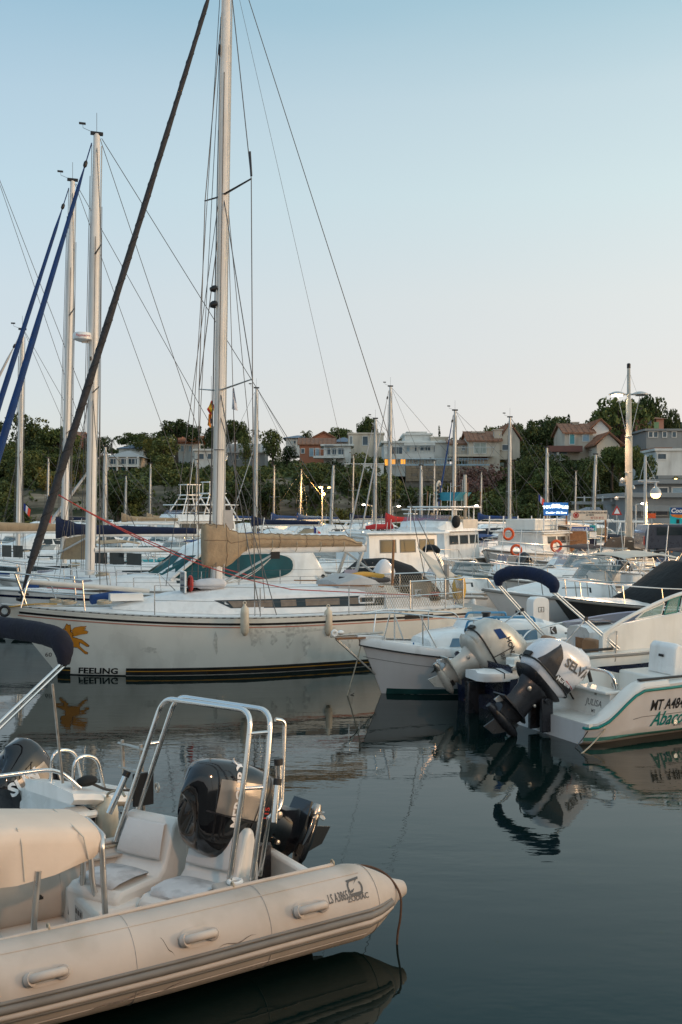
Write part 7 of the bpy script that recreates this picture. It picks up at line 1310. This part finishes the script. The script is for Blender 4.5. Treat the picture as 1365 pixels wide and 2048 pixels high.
h.slab(628,690,913,2.2,.35,WW,'balcony',PAINTG); h.f.p(M().box(h.X(669)-.25,h.X(669)+.25,-1.8,-1.3,h.Z(985),h.Z(915)),'pillar',WW); h.slab(650,668,891,1.4,.2,WGY,'sunshade')
h=House('house','grey blue roofed wing between terracotta and cream blocks',668,708,893,884,170,6,WW); h.hip(1.0,RS)
h=House('house','plain cream cube villa with tall window high on the ridge',697,768,898,869,160,8,WC); h.flat(.15,.3,WC); h.win(726,873,736,890,WIN); h.win(700,873,705,888,WGY)
h=House('house','modern white villa with orange lit windows and long terraces',768,896,932,886,146,8,WW); h.flat(.4,.3,WW)
for x0,y0,x1,y1,m_ in ((783,893,805,908,WIN),(840,886,861,901,WIN),(814,890,820,903,SHB),(830,888,834,902,WIN),(868,886,870,904,WIN),(770,917,778,931,LITW),(782,917,791,931,LITW),(802,914,811,928,LITW)): h.win(x0,y0,x1,y1,m_)
h.slab(768,868,909,1.6,.7,WW,'balcony',PAINTG); h.slab(808,870,887,1.0,.35,WW,'sunshade')
h2=House('','',810,862,886,870,148,7,WW,par=h,ext=.5); h2.flat(.3,.25,WW); h2.chim(836,863,870,2,2.4)
h3=House('','',862,897,905,876,147.5,7,WC,par=h,ext=.5); h3.flat(.1,.2,WC); h3.win(880,882,883,897,WIN)
h=House('house','beige villa with clay tiled roof, tall chimney and sheltered terrace',938,1000,924,882,142,8,WC); h.gable(1.5,RT); h.win(949,886,972,906,mat('blind_grey_green',(.33,.36,.32),.7)); h.slab(896,985,910,1.5,.3,WC,'balcony',PAINTG); h.chim(998,860,900,.6,1.1); h.win(905,915,936,921,WIN); h.win(946,914,975,921,WB,False)
h2=House('','',900,938,912,888,144,6,WC,par=h,ext=.5); h2.gable(.6,RT,.3); h2.win(925,892,930,900,WIN)
h3=House('','',1000,1040,905,880,143,9,WC,par=h,ext=1); h3.gable(2.3,RT,.3,'y'); h3.win(1005,890,1020,900,WIN)
for x,y in ((955,862),(969,862)): h.chim(x,y,872,3,.8)
sw=Fr('retaining_wall','long stone retaining wall with blue white railing under the beige villa','wall',*at(812,962,136)); sw_w=(965-812)*136/F
pmb=None; wall_o=sw.p(M().box(0,sw_w,.25,1.2,-1.5,2.1),'wall_core',mat('mortar',(.20,.17,.14),.9,var=.2))
ST=[mat('stone_tan',(.30,.23,.16),.9,var=.25,scale=2,bump=.5),mat('stone_grey_tan',(.23,.19,.15),.9,var=.25,scale=2,bump=.5)]
cubes=[P(M().box(-.5,.5,0,.32,0,.30),'stone',ST[k],None,0,bev=.03) for k in (0,1)]
for r_ in range(6):
    x=.0
    while x<sw_w-.5:
        l_=rng.uniform(.55,1.05); src=cubes[rng.random()<.4]; o=link('stone',src.data,wall_o); o.location=(x+l_/2,rng.uniform(-.04,.04),-.02+r_*.345); o.scale=(l_*.95,1,1.05); x+=l_
for q in cubes: bpy.data.objects.remove(q)
m=M().tube([(-2,.3,3.0),(sw_w+1,.3,3.0)],.05,5).box(-2,sw_w+1,.25,.35,2.12,2.3); [m.tube([(-2+i*.42,.3,2.2),(-2+i*.42,.3,3.0)],.03,4) for i in range(int((sw_w+3)/.42))]; sw.p(m,'railing',SHB)
h=House('house','beige house with clay roof, turquoise shutter and stone balcony',1130,1186,898,866,136,7,WC); h.gable(1.4,RT); h.win(1140,869,1149,888,SHT); h.win(1166,869,1178,882,SHB); h.slab(1092,1160,893,1.6,.8,WB,'balcony',None); h.win(1100,897,1112,912,SHB); h.win(1120,899,1134,908,SHB); h.chim(1162,842,860,3,.8)
h2=House('','',1184,1218,880,858,137,8,WW,par=h,ext=1); h2.gable(1.2,RT,.3,'y')
h3=House('','',1194,1240,905,890,131,7,WC,par=h,ext=1); h3.gable(1.5,RT,.4,'y')
h=House('house','pink terracotta house with green shutter high beside the umbrella pine',1271,1328,878,838,150,9,WP); h.hip(1.0,RT); h.win(1297,843,1302,851,WIN); h.win(1308,844,1318,857,SHG,False,'shutter'); h2=House('','',1243,1271,880,840,151,8,WB,par=h,ext=1)
h=House('house','low grey flat roofed house at the ridge by the upper road',1293,1372,876,862,140,7,WGY); h.flat(.3,.3,WGY); 
for x in (1298,1308,1326,1345): h.win(x,864,x+7,874,WIN)
h=House('house','tall plain white wall building above the port at the picture edge',1312,1376,948,902,120,10,WW); h.flat(.2,.3,WW); h.win(1316,908,1332,918,WIN); h.slab(1306,1376,952,2,.4,WGY,'terrace',None); h2=House('','',1310,1345,902,895,122,6,RT,par=h,ext=.2)
h=House('house','white flat terrace wall in front of the lit villa',690,768,942,929,134,2,WW); h.flat(.1,.15,WW)
h=House('port_building','grey concrete port building with recessed windows behind the globe lamp',1257,1420,1078,995,84,8,WGY,cat='building'); h.flat(.5,.4,WGY); del h.f.o['group']
for z in (1012,1036): h.slab(1262,1420,z,1.2,.45,WGY,'ledge',None)
for x0,y0,x1,y1 in ((1285,1014,1305,1030),(1312,1014,1335,1030),(1345,1014,1372,1030),(1268,1050,1284,1076),(1296,1050,1320,1076),(1330,1052,1350,1076)): h.win(x0,y0,x1,y1,WIN)
h2=House('','',1300,1420,995,968,88,7,WGY,par=h,ext=.2); h2.flat(.6,.4,WGY); h2.win(1312,976,1335,992,WIN); h2.win(1345,976,1372,992,SHB)
c=at(1172,1024,92); tn=Fr('marquee','pale grey marquee tent with peaked roof behind the signboards','tent',c.x,c.y,QZ); tn.p(M().add([(-2.2,0,.0),(2.6,0,0),(2.6,3,0),(-2.2,3,0),(-2.2,0,1.3),(2.6,0,1.3),(2.6,3,1.3),(-2.2,3,1.3),(.4,1.5,2.4),(1.6,1.5,2.4)],[(0,1,5,4),(1,2,6,5),(2,3,7,6),(3,0,4,7),(4,5,9,8),(5,6,9),(6,7,8,9),(7,4,8)]),'tent_canvas',mat('tent_grey',(.30,.32,.35),.8,var=.06)); tn.p(M().tube([(.4,-.01,0),(.4,-.01,1.3)],.05,5),'tent_pole',ALU)
c=at(1150,1003,88); fb_=Fr('footbridge','long white railed footway in front of the dark slope','bridge',c.x,c.y,c.z); fb_.p(M().box(0,5.2,0,1.2,-.25,0),'deck_slab',WGY); m=M().tube([(0,.05,.35),(5.2,.05,.35)],.04,5); [m.box(.0+i*.8,.12+i*.8,.0,.1,0,.5) for i in range(7)]; fb_.p(m,'railing',PAINTG)
for x in (.3,4.9): fb_.p(M().box(x-.15,x+.15,.4,.7,QZ-c.z,-.25),'bridge_pier',WGY)
# a dusk-lit lamp on the near quay, behind the viewer, is what warms the inflatable
nl=Fr('street_lamp','warm lamp standing on the near quay, mirrored in the black engine cowl','street lamp',3.2,-1.0,1.55); nl.p(M().lathe((0,0,0),(0,0,1),[(.14,0),(.08,.05),(.06,3.6),(.04,4.4)],12),'pole',ALU); nl.p(M().ball((0,.2,4.5),.16,12,(1,1.3,.7)),'globe',LAMPO); nl.p(M().tube([(0,0,4.4),(0,.2,4.6)],.04,6),'lamp_arm',ALU); plight('quay_lamp_light',(3.2,-.72,5.8),720,(1,.54,.28),.16)
# ================================================================ trees
def leafmat(name,c0,c1):
    m=bpy.data.materials.new(name); m.use_nodes=True; t=m.node_tree; b=t.nodes['Principled BSDF']; b.inputs['Roughness'].default_value=.75; b.inputs['Specular IOR Level'].default_value=.25
    co=t.nodes.new('ShaderNodeTexCoord'); n=t.nodes.new('ShaderNodeTexNoise'); n.inputs['Scale'].default_value=1.6; n.inputs['Detail'].default_value=3; t.links.new(co.outputs['Object'],n.inputs['Vector'])
    r=t.nodes.new('ShaderNodeValToRGB'); r.color_ramp.elements[0].position=.32; r.color_ramp.elements[1].position=.68; r.color_ramp.elements[0].color=(*c0,1); r.color_ramp.elements[1].color=(*c1,1); t.links.new(n.outputs['Fac'],r.inputs[0])
    oi=t.nodes.new('ShaderNodeObjectInfo'); hv=t.nodes.new('ShaderNodeHueSaturation'); mr=t.nodes.new('ShaderNodeMapRange'); t.links.new(oi.outputs['Random'],mr.inputs[0]); mr.inputs[3].default_value=.55; mr.inputs[4].default_value=1.55; t.links.new(mr.outputs[0],hv.inputs['Value'])
    m2=t.nodes.new('ShaderNodeMapRange'); t.links.new(oi.outputs['Random'],m2.inputs[0]); m2.inputs[3].default_value=.515; m2.inputs[4].default_value=.475; t.links.new(m2.outputs[0],hv.inputs['Hue']); t.links.new(r.outputs[0],hv.inputs['Color']); t.links.new(hv.outputs[0],b.inputs['Base Color']); return m
LPINE=leafmat('pine_needles',(.022,.042,.012),(.10,.125,.034)); LOAK=leafmat('broad_leaves',(.024,.046,.015),(.12,.135,.04)); LYEL=leafmat('yellowish_leaves',(.05,.06,.012),(.17,.15,.03)); LPALM=leafmat('palm_fronds',(.03,.045,.014),(.10,.11,.04)); LPINK=leafmat('oleander_blossom',(.10,.06,.045),(.26,.14,.12)); BARK=mat('bark',(.10,.075,.055),.9,var=.3,scale=6,bump=.6)
def leaves(m,c,rad,n,size,r_,flatz=1.0,shell=.55):
    for _ in range(n):
        while 1:
            d=V((r_.uniform(-1,1),r_.uniform(-1,1),r_.uniform(-1,1)))
            if .05<d.length<1: break
        d=d.normalized()*(shell+(1-shell)*r_.random()**.6); p=V(c)+V((d.x*rad[0],d.y*rad[1],d.z*rad[2]))
        a=V((r_.uniform(-1,1),r_.uniform(-1,1),r_.uniform(-1,1)*flatz)).normalized(); b=a.cross(V((r_.uniform(-1,1),r_.uniform(-1,1),r_.uniform(-1,1)))).normalized(); s=size*r_.uniform(.6,1.3)
        m.add([p+a*s,p+b*s*.6,p-a*s,p-b*s*.6],[(0,1,2,3)])
def tproto(kind,seed):
    r_=random.Random(seed); tr=M(); cr=M()
    if kind=='pine':      # umbrella pine: bare forked trunk, flattish layered crown
        top=5.2; tr.tube([(0,0,-1.5),(.15,0,2),(.05,.1,4.2)],[.30,.24,.18],8)
        for k in range(7):
            a=k*.9+r_.random(); e=V((math.cos(a)*2.2,math.sin(a)*2.2,top+r_.uniform(-.3,.5))); tr.tube([(.05,.1,3.6+.1*k),V((e.x*.4,e.y*.4,4.5)),e],[.12,.09,.04],5)
        for k in range(24):
            a=r_.random()*6.28; q=math.sqrt(r_.random())*2.6; leaves(cr,(math.cos(a)*q,math.sin(a)*q,top+.55-.16*q*q+r_.uniform(-.9,.3)),(r_.uniform(.9,1.3),r_.uniform(.9,1.3),r_.uniform(.5,.75)),150,.18,r_)
    elif kind=='round':
        tr.tube([(0,0,-1.5),(.1,0,1.2),(0,.1,2.6)],[.28,.2,.12],7)
        for k in range(5): a=k*1.3; tr.tube([(0,.05,1.6),(math.cos(a)*1.2,math.sin(a)*1.2,2.9)],[.1,.04],5)
        for k in range(16):
            a=r_.random()*6.28; q=r_.uniform(0,1.5); z=r_.uniform(1.6,4.4); leaves(cr,(math.cos(a)*q,math.sin(a)*q,z),(r_.uniform(.7,1.1),r_.uniform(.7,1.1),r_.uniform(.6,.9)),125,.16,r_)
    elif kind=='bush':
        tr.tube([(0,0,-1.0),(.1,0,.9)],[.14,.07],6)
        for k in range(12):
            a=r_.random()*6.28; q=r_.uniform(0,1.7); leaves(cr,(math.cos(a)*q,math.sin(a)*q,r_.uniform(.5,1.7)),(r_.uniform(.6,1.1),r_.uniform(.6,1.1),r_.uniform(.5,.8)),115,.15,r_)
    elif kind=='slim':
        tr.tube([(0,0,-1),(0,0,3)],[.16,.06],6)
        for k in range(9): leaves(cr,(r_.uniform(-.15,.15),r_.uniform(-.15,.15),.8+.55*k),(.75-.06*k,.75-.06*k,.55),90,.13,r_)
    elif kind=='palm':
        pts=spl([(0,0,-1.5),(.1,0,2),(.05,0,5.2)],6); tr.tube(pts,[.28]+[.2+.02*(i%2) for i in range(len(pts)-1)],8)
        for k in range(26):
            a=k*2.4; up=r_.uniform(-.5,1.0); L_=r_.uniform(1.5,2.0); pr=None
            for i in range(8):
                t=i/7; d=L_*t; p=V((.05+math.cos(a)*d*(1-.25*max(0,up)),math.sin(a)*d*(1-.25*max(0,up)),5.3+up*d-.55*d*d*.6)); sd=V((-math.sin(a),math.cos(a),0))
                for q in (-1,1):
                    w_=.42*math.sin(PI*min(1,t+.12))+.03; cr.add([p,p+V((math.cos(a),math.sin(a),0))*.16,p+sd*q*w_+V((math.cos(a)*.18,math.sin(a)*.18,-.22))],[(0,1,2)])
    return tr,cr
TREES={}
def tree(kind,px,pyb,Y,hh,label,leaf=None,group='trees on the hillside',var=0,wide=1,cat=None,name=None,xyz=None):
    key=(kind,var,leaf.name if leaf else '')
    nat={'pine':6.6,'round':5.2,'bush':2.4,'slim':5.8,'palm':6.6}[kind]
    if key not in TREES:
        tr,cr=tproto(kind,var*7+len(kind)); mt=bpy.data.meshes.new('trunk'); mt.from_pydata(tr.v,[],tr.f); mt.materials.append(BARK); mc=bpy.data.meshes.new('crown'); mc.from_pydata(cr.v,[],cr.f); mc.materials.append(leaf or {'pine':LPINE,'round':LOAK,'bush':LOAK,'slim':LPINE,'palm':LPALM}[kind]); TREES[key]=(mt,mc)
    c=xyz or at(px,pyb,Y); nm=name or {'pine':'pine_tree','round':'broadleaf_tree','bush':'shrub','slim':'cypress_tree','palm':'palm_tree'}[kind]
    f=Fr(nm,label,cat or {'bush':'shrub','palm':'palm tree'}.get(kind,'tree'),c.x,c.y,c.z,rng.uniform(0,360),group); s=hh/nat; f.o.scale=(s*wide,s*wide,s)
    link('trunk',TREES[key][0],f.o); link('crown',TREES[key][1],f.o); return f
def px2h(p,Y): return p*Y/F
T=tree
def skl(kind,px,ptop,wpx,Y,label,var=0,leaf=None,base=None):
    """a tree placed by its top and width in the photo; its foot goes down to the slope"""
    x=(px-682.5)*Y/F; zt=H-(ptop-1024)*Y/F; zg=ground(x,Y); hh=max(2.5,zt-zg); natw={'pine':7.2,'round':4.6,'bush':4.6,'slim':1.5,'palm':3.6}[kind]; nat={'pine':6.6,'round':5.2,'bush':2.4,'slim':5.8,'palm':6.6}[kind]
    f=tree(kind,px,0,Y,hh,label,leaf,'trees standing out along the ridge',var,1,None,None,V((x,Y,zt-hh))); s=hh/nat; f.o.scale=(wpx*Y/F/natw,wpx*Y/F/natw,s); return f
skl('pine',118,848,96,150,'broad umbrella pine above the brown red house',0); skl('round',60,862,60,152,'dark tree left of the brown red house, behind the short mast',1); skl('round',25,880,60,150,'dark tree on the ridge at the picture edge',2)
skl('palm',224,868,22,160,'tall palm standing free against the sky above the veranda villa'); skl('palm',205,893,26,150,'smaller palm between the two big masts'); skl('pine',355,838,104,158,'rounded umbrella pine high above the white cottage',1); skl('round',325,866,70,150,'bushy pine right of the veranda villa',0); skl('round',300,868,40,156,'yellowish tree top next to the veranda villa',1,LYEL)
skl('pine',470,834,62,156,'dense pine crown just right of the cream mast',2); skl('round',418,850,40,154,'dark tree just left of the cream mast',2); skl('palm',511,848,26,160,'palm next to the two toned mast'); skl('round',545,852,56,152,'leafy tree between the two toned mast and terracotta villa',0); skl('round',492,868,34,152,'small tree behind the sloping grey roofs',1)
skl('palm',612,852,30,172,'palm with dry skirt over the terracotta villa'); skl('round',622,860,40,176,'dark tree behind the palm over the terracotta villa',1); skl('pine',680,850,68,178,'flat topped umbrella pine behind the grey blue roof',0); skl('pine',737,832,52,176,'tallest umbrella pine behind the cream cube villa',1)
skl('round',800,872,26,165,'small round tree left of the white villa roof',2); skl('slim',879,850,10,165,'slender dark trunk like tree behind the white villa'); skl('palm',898,868,24,165,'low palm between white villa and beige villa'); skl('pine',930,868,34,170,'distant flat pine before the beige villa roof',2); skl('pine',1238,786,150,152,'large umbrella pine with forked trunk behind the tall lamp',0); skl('pine',1300,788,84,160,'umbrella pine crown behind the pink house',1); skl('round',1350,806,50,152,'dark tree beside the pink house at the picture edge',0); skl('slim',1137,826,16,160,'pointed tree top beside the beige chimney house'); skl('slim',1122,838,12,160,'thin pointed tree left of its taller twin')
for k,(px,pt,w_) in enumerate(((990,846,60),(1030,838,60),(1062,836,56),(1095,838,56),(1120,848,50),(1010,856,70),(1080,850,70))): skl('round',px,pt,w_,172,['bushy tree right above the beige villa chimney','bushy tree above the pale mast on the wooded ridge','bushy tree at the middle of the wooded ridge','bushy tree on the ridge before the pointed trees','last bushy tree before the beige chimney house','lower bushy tree on the wooded ridge, above the pale mast','lower bushy tree on the wooded ridge, before the chimney house'][k],k%3)
for k,(px,pt,w_,la) in enumerate(((285,878,70,'spreading tree left of the yellowish tree top'),(338,872,84,'wide dark tree below the rounded umbrella pine'),(388,874,56,'dark tree right of the rounded umbrella pine'),(162,872,70,'dark tree crown between the umbrella pine and the cream mast'),(85,872,60,'dark crown left below the broad umbrella pine'),(440,868,60,'low dark crown under the dense pine'),(575,888,40,'low tree before the round topped white house'),(845,888,30,'low garden tree on the lit villa terrace'),(1165,868,40,'small garden tree before the turquoise shutter house'))): skl('round',px,pt,w_,170,la,k%3)
for k,(px,pt,w_,Y_,la) in enumerate(((1262,884,70,118,'tall dark pine between the lamp post and the plain white wall building'),(1292,902,60,114,'dark tree in front of the plain white wall building'),(1225,886,80,120,'wide pine below the turquoise shutter house, left of the lamp post'),(1180,905,70,118,'leafy tree below the turquoise shutter house balcony'),(1345,945,50,108,'tree rising behind the teal poster'),(1130,905,70,122,'leafy tree under the stone balcony'),(1075,880,80,130,'broad tree on the slope right of the beige villa'),(1048,905,70,126,'broad tree on the slope under the chimney of the beige villa'),(730,902,50,140,'round garden tree below the cream cube villa'),(760,908,40,138,'garden tree left of the lit windows'))): skl('pine' if k in (0,2) else 'round',px,pt,w_,Y_,la,k%3)
# trees and shrubs down the slope; the houses keep their fronts clear
clear=[(214,284,905,946),(352,432,885,924),(456,530,905,924),(568,705,872,920),(697,770,865,900),(766,900,866,936),(896,1042,862,962),(812,966,926,962),(1092,1240,845,914),(1243,1330,832,880),(1290,1365,855,880),(1305,1365,890,960),(1256,1365,960,1080)]
LM=((-60,110,'below the brown red house'),(110,210,'between the two big masts'),(210,300,'below the veranda villa'),(300,420,'below the white cottage'),(420,540,'below the grey sloping roofs'),(540,680,'below the terracotta villa'),(680,770,'below the cream cube villa'),(770,900,'below the villa with lit windows'),(900,1050,'below the beige villa'),(1050,1130,'under the wooded ridge'),(1130,1250,'below the turquoise shutter house'),(1250,1500,'by the port building'))
def where(px,x,Y): 
    k=next((t for a,b,t in LM if a<=px<b),'on the hillside'); return ('at the foot of the slope ' if Y<121 else 'low on the slope ' if Y<136 else 'halfway up the slope ' if Y<158 else 'near the ridge ')+k
cnt=0; tries=0
while cnt<285 and tries<6000:
    tries+=1; Y=rng.uniform(112,185); px=rng.uniform(-40,1400); x=(px-682.5)*Y/F; z=ground(x,Y); kind=rng.choice(('round','bush','bush','round','pine')); hh={'round':rng.uniform(3.2,5.6),'bush':rng.uniform(1.8,3.4),'pine':rng.uniform(3.8,6)}[kind]
    if px<520 and 112<Y<122 and rng.random()<.55: continue
    if px>1255 and Y<112+6: continue
    pb=1024+(H-z)*F/Y; pt=1024+(H-z-hh)*F/Y; hw={'round':2.3,'bush':2.4,'pine':3.6}[kind]*hh/{'round':5.2,'bush':2.4,'pine':6.6}[kind]*F/Y
    if any(px+hw>a and px-hw<b and pt<d-1 and pb>c_ for a,b,c_,d in clear): continue
    if pt<(872 if px<900 else 850): continue
    lf=None; lab='dark green shrub growing on the hillside slope' if kind=='bush' else ('small umbrella pine among shrubs on the hillside slope' if kind=='pine' else 'dark leafy tree among shrubs on the hillside slope')
    if kind=='bush' and rng.random()<.12: lf=LYEL; lab='yellowish green shrub on the hillside slope'
    sz={'bush':('small','rounded','wide'),'pine':('young','spreading','tall'),'round':('slender','bushy','tall')}[kind][min(2,int((hh/{'bush':3.4,'pine':6,'round':5.6}[kind]-.5)*6))]
    lab=sz+' '+{'bush':'yellowish shrub' if lf else 'dark green shrub','pine':'umbrella pine','round':'leafy tree'}[kind]+' '+where(px,x,Y)
    tree(kind,0,0,0,hh,lab,lf,{'bush':'shrubs on the hillside slope','pine':'pines on the hillside slope','round':'leafy trees on the hillside slope'}[kind] if lf is None else 'yellowish shrubs on the hillside slope',rng.randrange(3),1,None,None,V((x,Y,z-.2))); cnt+=1
for k in range(34):
    px=rng.uniform(-30,1390); Y=rng.uniform(188,215); x=(px-682.5)*Y/F; z=ground(x,Y); hh=rng.choice((3,4,5,7,9.5))*rng.uniform(.9,1.1)
    if 140<px<212 or 760<px<900: hh*=.7
    tree('round' if k%4 else 'pine',0,0,0,hh,('leafy tree' if k%4 else 'umbrella pine')+' on the skyline, far back '+where(px,x,170).split('slope ')[-1].replace('below','behind').replace('under','on'),None,'trees far back on the skyline',k%3,1,None,None,V((x,Y,z-.2)))
tree('bush',952,985,122,3.4,'pinkish blossoming shrub below the beige villa',LPINK,None,1); tree('bush',937,1000,119,2.8,'second pinkish shrub just under the blossoming one',LPINK,None,2)
for k,px in enumerate((655,675,740,765)): tree('bush',px,1058,100,2.2,['yellow lit shrub at the foot of the orange lamp','yellow lit shrub right of the orange lamp','yellow lit shrub by the small white lamp','yellow shrub left of the tallest distant mast'][k],LYEL,'yellow shrubs along the far shore',k%3)
# undergrowth: leaf tufts over the whole slope, one uncountable mass
ug=M(); r_=random.Random(5)
for _ in range(9500):
    Y=r_.uniform(109,200); x=(r_.uniform(-60,1430)-682.5)*Y/F; z=ground(x,Y)
    if 112.5<Y<121 and x<12 and r_.random()<.72: continue
    leaves(ug,(x,Y,z+.25),(1.1,1.1,.6),11,.30,r_)
o=P(ug,'undergrowth',LOAK,None,0); o['kind']='stuff';
